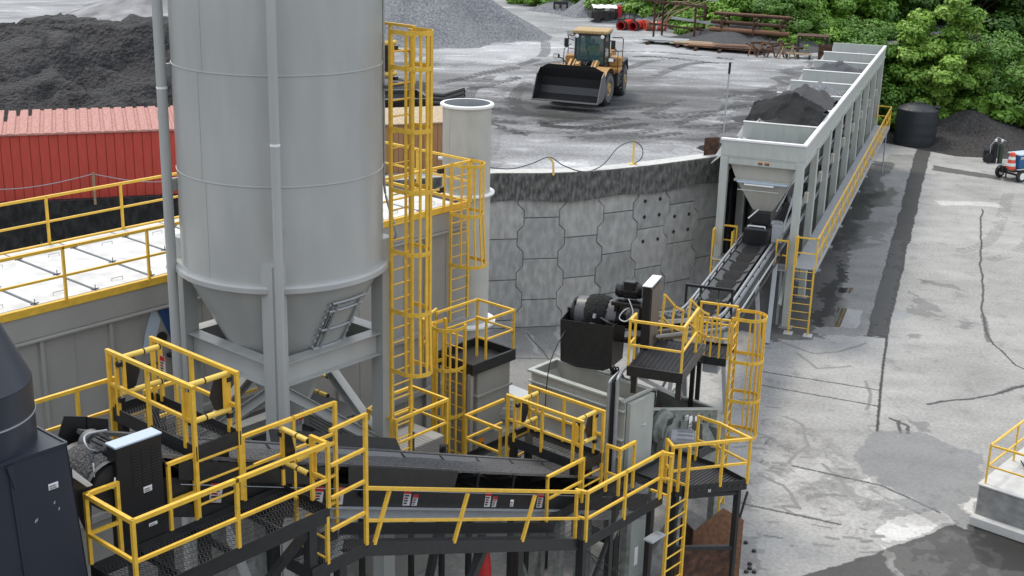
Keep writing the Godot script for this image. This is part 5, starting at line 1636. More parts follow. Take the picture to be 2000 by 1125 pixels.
	put("hatch_gasket", tube([T.call(0.33, 0.2, 0.06), T.call(0.33, 0.34, 0.06)], 0.010, 5), M.rust, Transform3D.IDENTITY, hp)
	# fill pipe in front and vent pipe on the left
	var fp := Vector3(2.30, 0, -3.86)
	rod("fill_pipe", fp + Vector3.UP * 0.6, fp + Vector3.UP * 11.2, 0.088, M.silo)
	rod("fill_pipe", fp + Vector3.UP * 11.215, fp + Vector3.UP * 18.2, 0.088, M.silo)
	rod("pipe_coupling", fp + Vector3.UP * 11.19, fp + Vector3.UP * 11.235, 0.093, M.white)
	for h in [9.6, 5.6, 14.2]: bar("pipe_bracket", fp + Vector3.UP * h, c + (fp - c).normalized() * (R if h > 8.5 else R - 0.1) + Vector3.UP * h, 0.05, M.silo)
	var vp := Vector3(1.96, 0, -6.64)
	rod("vent_pipe", vp + Vector3.UP * 0.3, vp + Vector3.UP * 11.9, 0.10, M.silo)
	rod("vent_pipe", vp + Vector3.UP * 11.915, vp + Vector3.UP * 18.2, 0.10, M.silo)
	rod("pipe_coupling", vp + Vector3.UP * 11.89, vp + Vector3.UP * 11.93, 0.106, M.white)
	for h in [12.1, 9.95, 15.0]: box("pipe_bracket", vp + Vector3(0.05, h, -0.04), Vector3(vp.x + 0.30, h + 0.24, vp.z + 0.04), M.silo, 0.008)
	# conduit on the right edge
	hose("conduit", [c + Vector3(1.62, 14.0, 1.16), c + Vector3(1.62, 11.0, 1.16), c + Vector3(1.62, 10.0, 1.16), c + Vector3(1.66, 9.6, 1.2), c + Vector3(1.55, 9.1, 1.55), c + Vector3(1.55, 8.9, 1.55)], 0.026, M.galv)
	plate("warning_label", c + Vector3(0.0, 5.0, 0.30), Vector3(0.16, 0, -0.02), Vector3(0, 0.16, 0), M.sign, 0.01)
	box("outlet_valve", c + Vector3(-0.3, 4.1, -0.3), c + Vector3(0.3, 4.5, 0.3), M.silo)
	for k in 5: hose("loose_cable", [c + Vector3(0.3, 4.9 + 0.08 * k, 0.3), c + Vector3(0.7 + 0.1 * k, 4.5, 0.8), c + Vector3(1.1 + 0.12 * k, 3.7, 1.2)], 0.012, M.black_satin)
	# long caged ladder on the right
	cage_ladder("tallest yellow caged ladder, running up the right side of the silo", Vector3(5.38, 0, -3.88), Vector3(1, 0, 0), Vector3(0, 0, 1), 0.27, 4.1, 12.98, [12.93, 12.28, 11.11, 9.93, 8.71, 7.48, 6.22], 0.70, 1.05, 7)
	# small service bracket platform at the top of the ladder
	thing("top_landing", "yellow gated landing high on the silo behind the ladder cage", "platform", Vector3(4.9, 11.3, -4.6))
	guard([Vector3(5.0, 11.9, -5.9), Vector3(5.9, 11.9, -5.9), Vector3(5.9, 11.9, -4.7), Vector3(5.9, 11.9, -4.05)], 1.08, [0.6])
	gate(Vector3(5.85, 11.9, -4.5), Vector3(5.3, 11.9, -4.5), 0.75, 0.15)
	box("deck", Vector3(5.0, 11.84, -5.95), Vector3(5.95, 11.89, -4.25), M.grate)
	# railed landing at the ladder foot
	thing("ladder_landing", "yellow railed landing at the foot of the tallest caged ladder", "platform", Vector3(5.8, 4.0, -4.2))
	floor_mesh(Vector3(5.0, 4.1, -4.85), Vector3(1.7, 0, 0), Vector3(0, 0, 1.1), 0.1, 0.05)
	guard([Vector3(5.95, 4.12, -4.85), Vector3(6.67, 4.12, -4.85), Vector3(6.67, 4.12, -3.8), Vector3(5.14, 4.12, -3.78)], 1.02, [0.5], 0.052)
	guard([Vector3(5.14, 4.12, -3.78), Vector3(5.14, 4.12, -4.6), Vector3(5.95, 4.12, -4.85)], 1.02, [0.5], 0.052)
	for q in [[5.1, -4.8], [6.6, -4.8], [6.6, -3.85]]: bar("leg", Vector3(q[0], 0, q[1]), Vector3(q[0], 4.1, q[1]), 0.1, M.black)

# points of the plant frame measured in the photograph on a plane of known t, s or h
func ray_local(px: float, py: float) -> Array:
	var inv := fr.affine_inverse()
	return [inv * EYE, inv.basis * (cam_basis * Vector3(px - 1000.0, -(py - 562.5), -FOC))]
func QT(px: float, py: float, t: float) -> Vector3:
	var r := ray_local(px, py)
	return r[0] + r[1] * ((t - r[0].z) / r[1].z)
func QS(px: float, py: float, s: float) -> Vector3:
	var r := ray_local(px, py)
	return r[0] + r[1] * ((s - r[0].x) / r[1].x)
func QH(px: float, py: float, h: float) -> Vector3:
	var r := ray_local(px, py)
	return r[0] + r[1] * ((h - r[0].y) / r[1].y)

# ---------------------------------------------------------------- feed hopper and scalping screen
func build_screen() -> void:
	fr = FP
	var s0 := 10.2
	var s1 := 11.15
	var t0 := -4.4
	var t1 := -1.66
	thing("feed_hopper", "open topped cream steel feed hopper under the black head box", "hopper", Vector3(10.7, 1.2, -3.0))
	box("left_wall", Vector3(s0, 1.3, t0), Vector3(s0 + 0.03, 4.66, t1), M.beige, 0.005)
	box("right_wall", Vector3(s1 - 0.03, 1.3, t0), Vector3(s1, 4.66, t1), M.beige, 0.005)
	box("back_wall", Vector3(s0 + 0.03, 1.3, t0), Vector3(s1 - 0.03, 4.66, t0 + 0.03), M.beige, 0.005)
	box("front_wall", Vector3(s0 + 0.03, 1.3, t1 - 0.03), Vector3(s1 - 0.03, 4.66, t1), M.screen, 0.005)
	for q in [[Vector3(s0 - 0.09, 4.64, t0 - 0.06), Vector3(s0 + 0.05, 4.70, t1 + 0.02)], [Vector3(s1 - 0.05, 4.64, t0 - 0.06), Vector3(s1 + 0.06, 4.70, t1 + 0.02)], [Vector3(s0 + 0.052, 4.64, t0 - 0.06), Vector3(s1 - 0.052, 4.70, t0 + 0.05)], [Vector3(s0 + 0.052, 4.64, t1 - 0.05), Vector3(s1 - 0.052, 4.70, t1 + 0.02)]]:
		box("rim", q[0], q[1], M.bins, 0.008)
	for h in [4.42, 3.72, 3.28, 2.84, 2.4]:
		box("stiffener", Vector3(s0 - 0.12, h, t0 + (0.0 if h > 4.3 else 0.5)), Vector3(s0 - 0.003, h + 0.035, t1 + 0.02), M.bins, 0.006)
	box("rubber_seal", Vector3(s0 - 0.10, 3.66, t0 + 1.0), Vector3(s0 - 0.02, 3.715, t1 - 0.25), M.black_satin)
	box("column", Vector3(s0 + 0.05, 0.0, t1 + 0.004), Vector3(s1 + 0.02, 4.62, t1 + 0.12), M.bins, 0.01)
	plate("name_plate", Vector3(10.72, 3.9, t1 + 0.125), Vector3(0.15, 0, 0), Vector3(0, 0.07, 0), M.sign_white)
	plate("warning_label", Vector3(10.9, 1.75, t1 + 0.125), Vector3(0.16, 0, 0), Vector3(0, 0.22, 0), M.sign_orange)
	poly("inner_slope", [Vector3(s0 + 0.04, 4.5, t0 + 0.05), Vector3(s1 - 0.04, 4.5, t0 + 0.05), Vector3(s1 - 0.04, 2.6, -2.9), Vector3(s0 + 0.04, 2.6, -2.9)], Vector3(0, -0.02, 0), M.beige)
	for k in 3: rod("riser_pipe", Vector3(s0 - 0.2, 1.4, t1 - 0.32 + 0.11 * k), Vector3(s0 - 0.2, 4.95 + 0.06 * k, t1 - 0.32 + 0.11 * k), 0.045, M.galv if k != 1 else M.rubber)
	for k in 3: hose("riser_bend", [Vector3(s0 - 0.2, 4.93 + 0.06 * k, t1 - 0.32 + 0.11 * k), Vector3(s0 - 0.15, 5.12 + 0.06 * k, t1 - 0.32 + 0.1 * k), Vector3(s0 + 0.4, 5.3, t1 - 0.3), Vector3(s0 + 1.2, 5.45, t1 - 0.3 + 0.05 * k)], 0.045, M.galv if k != 1 else M.rubber)
	for q in [[s0 + 0.1, t0 + 0.1], [s1 - 0.1, t0 + 0.1], [s0 + 0.1, t1 - 0.1]]: bar("leg", Vector3(q[0], 0, q[1]), Vector3(q[0], 1.35, q[1]), 0.16, M.screen)
	box("discharge_chute", Vector3(s0 + 0.1, 0.9, -2.6), Vector3(s1 - 0.1, 1.32, -1.75), M.black)
	hose("pull_cord", [Vector3(s0 - 0.25, 3.9, -3.75), QT(1075, 706, -3.6), Vector3(s0 + 0.6, 5.9, -3.75)], 0.012, M.black_satin)
	# the screen body slopes down away from the hopper
	thing("vibrating_screen", "grey green scalping screen with a finned motor on its side plate", "screen", Vector3(13, 2.0, -2.8))
	var a := Vector3(11.2, 4.10, -1.92)
	var b := Vector3(14.63, 3.06, -1.92)
	var c := Vector3(14.60, 2.30, -1.92)
	var d := Vector3(11.2, 2.66, -1.92)
	var far := Vector3(0, 0, -1.85)
	poly("side_plate", [a, b, c, d], Vector3(0, 0, -0.02), M.screen)
	poly("side_plate", [a + far, b + far, c + far, d + far], Vector3(0, 0, -0.02), M.screen)
	poly("end_plate", [b + Vector3(0.01, 0, 0), b + far + Vector3(0.01, 0, 0), c + far + Vector3(0.01, 0, 0), c + Vector3(0.01, 0, 0)], Vector3(0.02, 0, 0), M.screen)
	for z in [0.0, -1.85]: bar("top_angle", a + Vector3(0, 0.0, z), b + Vector3(0, 0.0, z), 0.09, M.bins, 0.05)
	bar("top_angle", b + Vector3(0.02, 0, 0), b + far + Vector3(0.02, 0, 0), 0.09, M.bins, 0.05)
	var mesh_pts := [Vector3(11.2, 3.62, -1.96), Vector3(14.58, 2.66, -1.96)]
	put("screen_bed", soup(PackedVector3Array([mesh_pts[0] + Vector3(0, -0.05, 0), mesh_pts[1] + Vector3(0, -0.05, 0), mesh_pts[1] + Vector3(0, -0.05, -1.75), mesh_pts[0] + Vector3(0, -0.05, 0), mesh_pts[1] + Vector3(0, -0.05, -1.75), mesh_pts[0] + Vector3(0, -0.05, -1.75)])), M.rust)
	var cl := put("screen_cloth", bars_floor(mesh_pts[0], mesh_pts[1] - mesh_pts[0], Vector3(0, 0, -1.75), 0.08, 0.06), M.rust_light)
	cl.set_meta("kind", "stuff")
	for k in 8:
		var f := (k + 0.6) / 8.4
		var p := a.lerp(b, f) + Vector3(0, -0.17, 0.0)
		put("bolt", cbox(Vector3(0.09, 0.05, 0.05), 0.01), M.screen, Transform3D(Basis.IDENTITY, p + Vector3(0, 0, 0.02)))
		poly("gusset", [p + Vector3(-0.05, -0.05, 0.003), p + Vector3(0.05, -0.05, 0.003), p + Vector3(0, -0.11, 0.003)], Vector3(0, 0, 0.03), M.screen)
	for k in [1, 2, 4, 6]:
		var p := a.lerp(b, k / 8.0)
		bar("side_rib", p + Vector3(0, -0.3, 0.03), p + Vector3(-0.05, -1.1, 0.03), 0.05, M.screen, 0.06)
	poly("spring_bracket", [QT(1352, 822, -1.88), QT(1362, 822, -1.88), QT(1384, 868, -1.88), QT(1352, 866, -1.88)], Vector3(0, 0, 0.3), M.screen)
	box("corner_bracket", b + Vector3(-0.35, -0.75, 0.01), b + Vector3(0.05, -0.35, 0.25), M.screen)
	box("spring_box", QT(1362, 880, -1.7) + Vector3(-0.25, -0.1, -0.2), QT(1362, 880, -1.7) + Vector3(0.3, 0.15, 0.2), M.black_satin)
	plate("label_strip", QT(1343, 857, -1.90), Vector3(0.16, -0.02, 0), Vector3(0, 0.6, 0), M.sign_stripe)
	plate("label_strip", QT(1354, 857, -1.90), Vector3(0.16, -0.02, 0), Vector3(0, 0.6, 0), M.sign_stripe)
	plate("label_plate", QT(1337, 822, -1.90), Vector3(0.16, -0.02, 0), Vector3(0, 0.14, 0), M.sign_white)
	plate("caution_label", QT(1374, 828, -1.90), Vector3(0.14, -0.02, 0), Vector3(0, 0.14, 0), M.sign_orange)
	# vibrator housing, motor and belt guard
	var vc := QT(1307, 838, -1.6)
	axled("vibrator_housing", [[0, 0], [0.40, 0], [0.42, 0.04], [0.42, 0.14], [0.34, 0.2], [0.3, 0.3], [0, 0.3]], vc + Vector3(0.0, 0.0, -0.3), Vector3(0, 0, 1), M.screen, 26)
	for k in 5: bar("vent_slot", vc + Vector3(-0.12 + 0.05 * k, 0.1, 0.0), vc + Vector3(-0.05 + 0.05 * k, 0.26, 0.0), 0.02, M.black_satin)
	motor("screen_motor", vc + Vector3(0.05, -0.28, -0.05), Vector3(0.55, 0.0, 0.83), 0.26, 0.72, M.galv)
	bar("motor_mount", vc + Vector3(-0.35, -0.9, -0.05), vc + Vector3(-0.1, 0.1, -0.05), 0.16, M.screen, 0.1)
	box("motor_base", vc + Vector3(-0.3, -0.72, -0.2), vc + Vector3(0.6, -0.6, 0.4), M.screen)
	# frame, springs and legs below
	bar("frame_beam", Vector3(11.2, 2.2, -1.7), Vector3(14.7, 2.0, -1.7), 0.22, M.screen, 0.24)
	bar("frame_beam", Vector3(11.2, 2.2, -3.85), Vector3(14.7, 2.0, -3.85), 0.22, M.screen, 0.24)
	for q in [[11.5, -1.7], [14.4, -1.7], [14.4, -3.85], [11.5, -3.85]]:
		bar("leg", Vector3(q[0], 0, q[1]), Vector3(q[0], 2.1, q[1]), 0.18, M.screen)
		axled("spring", [[0.06, 0], [0.1, 0.03], [0.07, 0.06], [0.1, 0.09], [0.07, 0.12], [0.1, 0.15], [0.06, 0.18]], Vector3(q[0], 2.2, q[1]), Vector3.UP, M.black_satin, 10)
	bar("leg_brace", Vector3(11.6, 0.3, -1.7), Vector3(14.3, 1.9, -1.7), 0.1, M.screen)
	# small gear on the hopper's far side
	thing("hopper_drive", "cluster of grey gearbox and hoses on the screen just behind the hopper", "gearbox", Vector3(11.5, 4.2, -3.2))
	motor("gear_motor", Vector3(11.35, 4.45, -2.6), Vector3(0.6, 0.15, -0.8), 0.16, 0.55, M.screen)
	box("gear_case", Vector3(11.3, 4.2, -2.9), Vector3(11.75, 4.5, -2.4), M.screen, 0.04)
	box("tray", Vector3(11.4, 4.1, -3.7), Vector3(12.3, 4.16, -3.0), M.galv)
	box("bracket_box", Vector3(12.0, 3.9, -3.9), Vector3(12.5, 4.2, -3.4), M.screen, 0.03)
	for k in 4: hose("hose", [Vector3(11.3, 4.3 + 0.05 * k, -2.6), Vector3(11.6, 4.75, -2.9 - 0.1 * k), Vector3(12.1, 4.3, -3.4)], 0.018, M.black_satin)

# ---------------------------------------------------------------- slinger conveyor rising to the left
func walk_h(s: float) -> float:
	return 5.5 - 0.386 * (s - 0.78)

func build_slinger() -> void:
	fr = FP
	thing("slinger_conveyor", "black inclined slinger conveyor carrying grey gravel up towards the drum", "conveyor", Vector3(3, 0, -1.72))
	var cz := -1.72
	var sa := -2.78
	var sb := 10.6
	var B := func(s: float, dh: float, z: float) -> Vector3: return Vector3(s, walk_h(s) + dh, z)
	# along the run, then round the head pulley
	var axis := Vector3(sa - 0.13, walk_h(sa) + 0.88 - 0.35, cz)
	var run := func(u: float, t: float, rise: float) -> Vector3:
		if u >= 0.0:
			var s := sa + u
			return Vector3(s, walk_h(s) + 0.88 + pow(absf(t) / 0.47, 2.0) * 0.17 * clampf(u / 1.2, 0.12, 1.0) + rise, cz + t)
		var a := 1.20 + (-u) / 0.38
		var r := 0.38 + rise + pow(absf(t) / 0.47, 2.0) * 0.02
		return axis + Vector3(cos(a) * r, sin(a) * r, t)
	put("belt", grid(160, 10, func(i, j): return run.call(lerpf(-0.8, sb - sa, i), lerpf(-0.47, 0.47, j), 0.0)), M.belt)
	put("return_belt", grid(30, 1, func(i, j): var s := lerpf(sa, sb, i); return Vector3(s, walk_h(s) + 0.2, cz + lerpf(-0.42, 0.42, j))), M.rubber)
	for side in [-1.0, 1.0]:
		var z: float = cz + side * 0.50
		bar("frame_panel", B.call(sa, 0.47, z + side * 0.02), B.call(sb, 0.47, z + side * 0.02), 0.03, M.black, 0.40)
		var zz: float = cz + side * 0.60
		for q in [[0.26, 0.02, 0.10], [0.085, 0.02, 0.10]]: bar("side_channel", B.call(0.3, q[0], zz), B.call(sb, q[0], zz), q[2], M.galv, q[1])
		bar("side_channel", B.call(0.3, 0.17, zz - side * 0.02), B.call(sb, 0.17, zz - side * 0.02), 0.02, M.galv, 0.17)
		bar("head_channel", B.call(sa, 0.17, zz - side * 0.03), B.call(0.29, 0.17, zz - side * 0.03), 0.02, M.black, 0.2)
	# gravel
	var n := FastNoiseLite.new()
	n.seed = 5
	n.frequency = 2.0
	n.fractal_octaves = 3
	var load_ := grid(340, 18, func(i, j): var u := lerpf(-0.66, 10.3 - sa, i); var w := 0.37 + n.get_noise_2d(u * 0.6, 3) * 0.03; var t := lerpf(-w, w, j); return run.call(u, t, 0.006 + 0.11 * (1.0 - pow(absf(j * 2 - 1), 2.0)) + absf(n.get_noise_2d(u * 5.0, t * 5.0 + 7)) * 0.05 * (1.0 - absf(j * 2 - 1))))
	var keep_cur := cur
	var keep_off := off
	# skirts, covers and idlers
	poly("cover_panel", [B.call(-1.9, 0.68, cz + 0.60), B.call(0.95, 0.68, cz + 0.60), B.call(1.25, 1.0, cz + 0.60), B.call(-1.9, 1.0, cz + 0.60)], Vector3(0, 0, 0.01), M.black)
	poly("cover_panel", [B.call(1.4, 0.68, cz + 0.62), B.call(4.0, 0.68, cz + 0.62), B.call(4.12, 1.05, cz + 0.62), B.call(1.4, 1.05, cz + 0.62)], Vector3(0, 0, 0.01), M.black)
	poly("cover_panel", [B.call(0.8, 0.98, cz - 0.62), B.call(3.9, 0.98, cz - 0.62), B.call(3.8, 1.28, cz - 0.7), B.call(0.8, 1.28, cz - 0.7)], Vector3(0, 0, 0.01), M.black)
	bar("belt_rail", B.call(sa, 1.04, cz - 0.54), B.call(sb, 1.04, cz - 0.54), 0.10, M.belt, 0.06)
	bar("belt_rail", B.call(sa, 1.03, cz + 0.52), B.call(sb, 1.03, cz + 0.52), 0.04, M.belt, 0.05)
	var s := -2.6
	while s < 10.4:
		for side in [-1.0, 1.0]:
			rod("idler", B.call(s, 1.0, cz + side * 0.5), B.call(s, 0.83, cz + side * 0.17), 0.065, M.rubber)
			bar("idler_stand", B.call(s, 0.62, cz + side * 0.52), B.call(s + 0.02, 1.02, cz + side * 0.56), 0.07, M.black, 0.03)
		bar("idler_base", B.call(s, 0.68, cz - 0.54), B.call(s, 0.68, cz + 0.54), 0.06, M.black)
		s += 1.05
	# warning labels along the side panel
	for q in [[2.75, 0.2], [2.98, 0.14], [4.95, 0.18], [5.17, 0.13], [6.55, 0.2], [1.15, 0.2], [-1.35, 0.24], [0.7, 0.2]]:
		plate("warning_label", B.call(q[0], 0.30, cz + 0.537), Vector3(q[1] * 0.9, -0.386 * q[1] * 0.9, 0), Vector3(0.06, 0.30 if q[1] > 0.15 else 0.2, 0), M.sign)
	plate("tag_label", B.call(5.72, 0.32, cz + 0.537), Vector3(0.1, -0.04, 0), Vector3(0.02, 0.14, 0), M.sign_white)
	box("trip_switch", B.call(1.72, 0.55, cz + 0.54), B.call(1.86, 0.5, cz + 0.62), M.black_satin)
	rod("trip_cord", B.call(-1.9, 0.62, cz + 0.64), B.call(9.5, 0.62, cz + 0.64), 0.006, M.galv)
	# legs
	for q in [[7.35, 0], [8.1, 0], [-0.4, 0], [9.8, 0]]:
		for side in [-0.55, 0.55]: bar("leg", Vector3(q[0], 0, cz + side), B.call(q[0], 0.05, cz + side), 0.16, M.screen)
	for side in [-0.55, 0.55]:
		bar("leg_brace", Vector3(7.35, 0.1, cz + side), Vector3(8.1, 1.7, cz + side), 0.09, M.screen)
		bar("leg_brace", Vector3(8.1, 0.1, cz + side), Vector3(7.35, 1.7, cz + side), 0.09, M.screen)
		bar("leg_brace", Vector3(-0.4, 2.0, cz + side), Vector3(0.9, 5.2, cz + side), 0.12, M.black)
		bar("leg_brace", Vector3(4.0, 0.2, cz + side), Vector3(4.9, 3.6, cz + side), 0.13, M.black)
	bar("leg_brace", Vector3(7.35, 0.9, cz - 0.55), Vector3(7.35, 0.9, cz + 0.55), 0.1, M.screen)
	ibeam("leg_brace", Vector3(4.3, 2.4, cz + 0.6), Vector3(6.1, 0.5, cz + 0.6), 0.16, 0.12, M.black)
	box("splice_plate", Vector3(5.0, 1.45, cz + 0.66), Vector3(5.35, 1.75, cz + 0.69), M.galv)
	# head pulley and hood plates
	axled("head_pulley", [[0, 0], [0.34, 0], [0.35, 0.5], [0.34, 1.0], [0, 1.0]], axis - Vector3(0, 0, 0.5), Vector3(0, 0, 1), M.rubber, 24)
	poly("hood_plate", [QT(118, 915, -2.42), QT(113, 850, -2.42), QT(124, 812, -2.42), QT(170, 813, -2.42), QT(172, 900, -2.42)], Vector3(0, 0, 0.02), M.black)
	poly("hood_plate", [QT(171, 900, -2.40), QT(169, 814, -2.40), QT(210, 818, -2.40), QT(213, 885, -2.40)], Vector3(0, 0, 0.02), M.black)
	poly("hood_plate", [QT(140, 915, -1.2), QT(180, 946, -1.2), QT(178, 1060, -1.2), QT(150, 1000, -1.2)], Vector3(0, 0, -0.02), M.black_satin)
	poly("hood_flange", [QT(141, 917, -1.1), QT(181, 948, -1.1), QT(170, 951, -1.1), QT(142, 932, -1.1)], Vector3(0, 0.01, 0), M.white)
	solo("gravel_load", load_, M.gravel_belt, "grey gravel riding on the black slinger conveyor", "gravel", Vector3.ZERO)
	# drive cabinet, motor
	thing("drive_cabinet", "black louvred drive guard cabinet with a pale top on the lower left platform", "cabinet", Vector3(-2.5, 6.5, -1.3))
	var c0 := Vector3(-2.90, 6.40, -1.36)
	var c1 := Vector3(-2.15, 8.03, -1.12)
	box("cabinet_body", c0, c1, M.black_satin, 0.015)
	box("cabinet_cap", Vector3(c0.x - 0.01, c1.y, c0.z - 0.01), Vector3(c1.x + 0.01, c1.y + 0.03, c1.z + 0.01), M.pale_blue, 0.006)
	for k in 13:
		for j in 3:
			box("louvre", Vector3(-2.66 + 0.16 * j, 7.35 + 0.045 * k, c1.z + 0.002), Vector3(-2.53 + 0.16 * j, 7.365 + 0.045 * k, c1.z + 0.014), M.black_satin, 0.002)
	for k in 6:
		for j in 3: box("louvre", Vector3(-2.66 + 0.16 * j, 6.72 + 0.04 * k, c1.z + 0.002), Vector3(-2.53 + 0.16 * j, 6.732 + 0.04 * k, c1.z + 0.012), M.black_satin, 0.002)
	plate("name_plate", Vector3(-2.50, 7.22, c1.z + 0.002), Vector3(0.14, 0, 0), Vector3(0, 0.09, 0), M.sign_white)
	plate("name_plate", Vector3(-2.45, 6.66, c1.z + 0.002), Vector3(0.14, 0, 0), Vector3(0, 0.05, 0), M.sign_white)
	rod("grease_gun", Vector3(-2.72, 6.55, c1.z + 0.12), Vector3(-2.80, 6.92, c1.z + 0.12), 0.022, M.black_satin)
	rod("grease_gun_cap", Vector3(-2.80, 6.92, c1.z + 0.12), Vector3(-2.805, 6.96, c1.z + 0.12), 0.03, M.white)
	thing("drive_motor", "black drive motor with a white frame behind the louvred cabinet", "motor", Vector3(-2.9, 7.6, -1.7))
	motor("motor_body", Vector3(-2.75, 7.82, -1.4), Vector3(0, 0, -1), 0.17, 0.5, M.black_satin)
	axled("fan_cowl", [[0.0, 0.0], [0.17, 0.0], [0.19, 0.02], [0.19, 0.14], [0.14, 0.18], [0, 0.18]], Vector3(-2.75, 7.82, -1.9), Vector3(0, 0, -1), M.worn_steel, 18)
	box("terminal_box", Vector3(-2.98, 7.72, -1.75), Vector3(-2.84, 7.9, -1.5), M.black_satin)
	box("motor_plate", Vector3(-3.1, 7.55, -1.85), Vector3(-2.5, 7.58, -1.4), M.galv)
	put("tension_frame", tube([Vector3(-3.15, 7.85, -1.3), Vector3(-3.15, 7.5, -1.3), Vector3(-2.95, 7.45, -1.15), Vector3(-2.92, 7.6, -1.15)], 0.015, 6), M.white)
	hose("motor_cable", [Vector3(-2.9, 7.85, -1.6), Vector3(-3.1, 8.0, -1.5), Vector3(-3.0, 8.1, -1.7), Vector3(-2.6, 8.02, -1.8)], 0.018, M.galv)

# ---------------------------------------------------------------- platforms along the slinger
func toe(a: Vector3, b: Vector3, hi: float, lo: float) -> void:
	bar("toe_plate", a + Vector3.UP * (hi + lo) * 0.5, b + Vector3.UP * (hi + lo) * 0.5, 0.012, M.black, hi - lo)

func build_platforms() -> void:
	fr = FP
	var h := 6.45
	# 1. lower left platform
	thing("left_platform", "largest black mesh floored platform with yellow railing at the lower left", "platform", Vector3(-1.7, 6.3, -0.5))
	floor_mesh(Vector3(-3.41, h - 0.08, -1.08), Vector3(0, 0, 1.08), Vector3(3.41, 0, 0), 0.13, 0.06)
	for q in [[Vector3(-3.43, h - 0.1, 0.0), Vector3(0.02, h - 0.1, 0.0)], [Vector3(-3.43, h - 0.1, -1.1), Vector3(0.02, h - 0.1, -1.1)], [Vector3(-3.43, h - 0.1, -1.1), Vector3(-3.43, h - 0.1, 0)], [Vector3(0.02, h - 0.1, -1.1), Vector3(0.02, h - 0.1, 0)]]:
		toe(q[0], q[1], 0.11, -0.15)
	for k in 3: bar("joist", Vector3(-2.6 + k * 0.9, h - 0.16, -1.08), Vector3(-2.6 + k * 0.9, h - 0.16, -0.02), 0.05, M.black, 0.1)
	guard([Vector3(-2.92, h, -1.12), Vector3(-3.41, h, -1.12), Vector3(-3.41, h, 0.0), Vector3(-1.71, h, 0.0), Vector3(0.0, h, 0.0), Vector3(0.0, h, -0.37)], 1.07, [0.47], 0.055)
	guard([Vector3(-2.07, h, -1.12), Vector3(-1.62, h, -1.12)], 1.07, [0.47], 0.05)
	guard([Vector3(-0.74, h, -1.12), Vector3(0.27, h, -1.12), Vector3(1.13, h, -1.12)], 1.07, [0.53], 0.05, null, [0, 1, 2])
	bar("post", Vector3(-0.73, h, -1.12), Vector3(-0.73, h + 1.07, -1.12), 0.055, M.yellow)
	bar("post", Vector3(0.27, h - 0.3, -1.12), Vector3(0.27, h + 1.04, -1.12), 0.05, M.yellow)
	gate(Vector3(0.02, h, -1.12), Vector3(0.0, h, -0.45), 0.98, 0.42)
	bar("gate_post", Vector3(0.02, h, -1.1), Vector3(0.02, h + 1.0, -1.1), 0.05, M.yellow)
	poly("gate_sign", [Vector3(0.03, h + 0.36, -0.42), Vector3(0.03, h + 0.36, -0.30), Vector3(0.03, h + 0.95, -0.30), Vector3(0.03, h + 0.95, -0.42)], Vector3(0.01, 0, 0), M.yellow)
	for q in [[-3.3, -1.0], [-1.6, -1.0], [-0.3, -1.0], [-0.3, -0.1], [-3.3, -0.1]]: bar("leg", Vector3(q[0], 0, q[1]), Vector3(q[0], h - 0.2, q[1]), 0.15, M.black)
	bar("leg_brace", Vector3(-2.4, 4.4, -0.4), Vector3(-0.35, h - 0.3, -0.1), 0.12, M.black)
	bar("leg_brace", Vector3(-0.9, 4.0, -0.5), Vector3(0.4, 5.1, -0.5), 0.13, M.screen)
	bar("leg_brace", Vector3(-2.9, h - 0.4, -0.9), Vector3(-1.6, 3.6, -0.9), 0.14, M.screen)
	poly("white_sheet", [Vector3(-1.2, 3.0, -0.9), Vector3(0.2, 3.0, -0.9), Vector3(0.2, 3.0, 0.1), Vector3(-1.2, 3.0, 0.1)], Vector3(0, -0.02, 0), M.white)
	# 2. crossing platform over the conveyor, upper left
	crossing("upper_crossing", "raised crossing platform with two yellow gates at the upper left end of the conveyor", -1.60, -0.80, -3.28, -1.06, 7.57, 6.5, true)
	# rails of the far walk on the other side of the conveyor
	thing("far_walkway", "yellow railed walkway on the building side of the upper conveyor", "walkway", Vector3(-2, 7.0, -3.6))
	guard([Vector3(-4.4, 6.98, -3.4), Vector3(-2.1, 6.98, -3.4), Vector3(-1.45, 6.98, -3.4)], 1.07, [0.55], 0.05)
	guard([Vector3(-0.9, 6.6, -3.4), Vector3(-0.3, 6.6, -3.4)], 1.07, [0.55], 0.05)
	floor_mesh(Vector3(-4.4, 6.95, -4.1), Vector3(4.3, 0, 0), Vector3(0, 0, 0.7), 0.1, 0.05)
	for q in [-4.2, -2.2, -0.3]: bar("leg", Vector3(q, 0, -3.9), Vector3(q, 6.9, -3.9), 0.12, M.black)
	# 3. small lower landing and sloping walkway
	thing("sloping_walkway", "long black walkway sloping down beside the slinger conveyor, with leaning yellow posts", "walkway", Vector3(3, 4.5, -0.3))
	var e0 := Vector3(-0.36, 5.5, -0.62)
	floor_mesh(e0 + Vector3(0, -0.04, 0), Vector3(0, 0, 0.62), Vector3(1.14, 0, 0), 0.12, 0.055)
	floor_mesh(Vector3(0.78, 5.46, -0.62), Vector3(5.67, -0.386 * 5.67, 0), Vector3(0, 0, 0.62), 0.1, 0.04)
	toe(e0 + Vector3(0, 0, 0.62), Vector3(0.78, 5.5, 0), 0.03, -0.20)
	toe(e0, e0 + Vector3(0, 0, 0.62), 0.03, -0.20)
	toe(e0, Vector3(0.72, 5.5, -0.62), 0.14, -0.1)
	var w0 := Vector3(0.78, 5.5, 0.0)
	var w1 := Vector3(6.45, 3.31, 0.0)
	toe(w0, w1, 0.03, -0.20)
	toe(w0 + Vector3(0, 0, -0.62), w1 + Vector3(0, 0, -0.62), 0.16, -0.05)
	bar("post", Vector3(0.78, 5.5, 0), Vector3(0.78, 7.78, 0), 0.058, M.yellow)
	bar("post", Vector3(-0.02, 5.48, -0.02), Vector3(-0.02, 6.3, -0.02), 0.055, M.yellow)
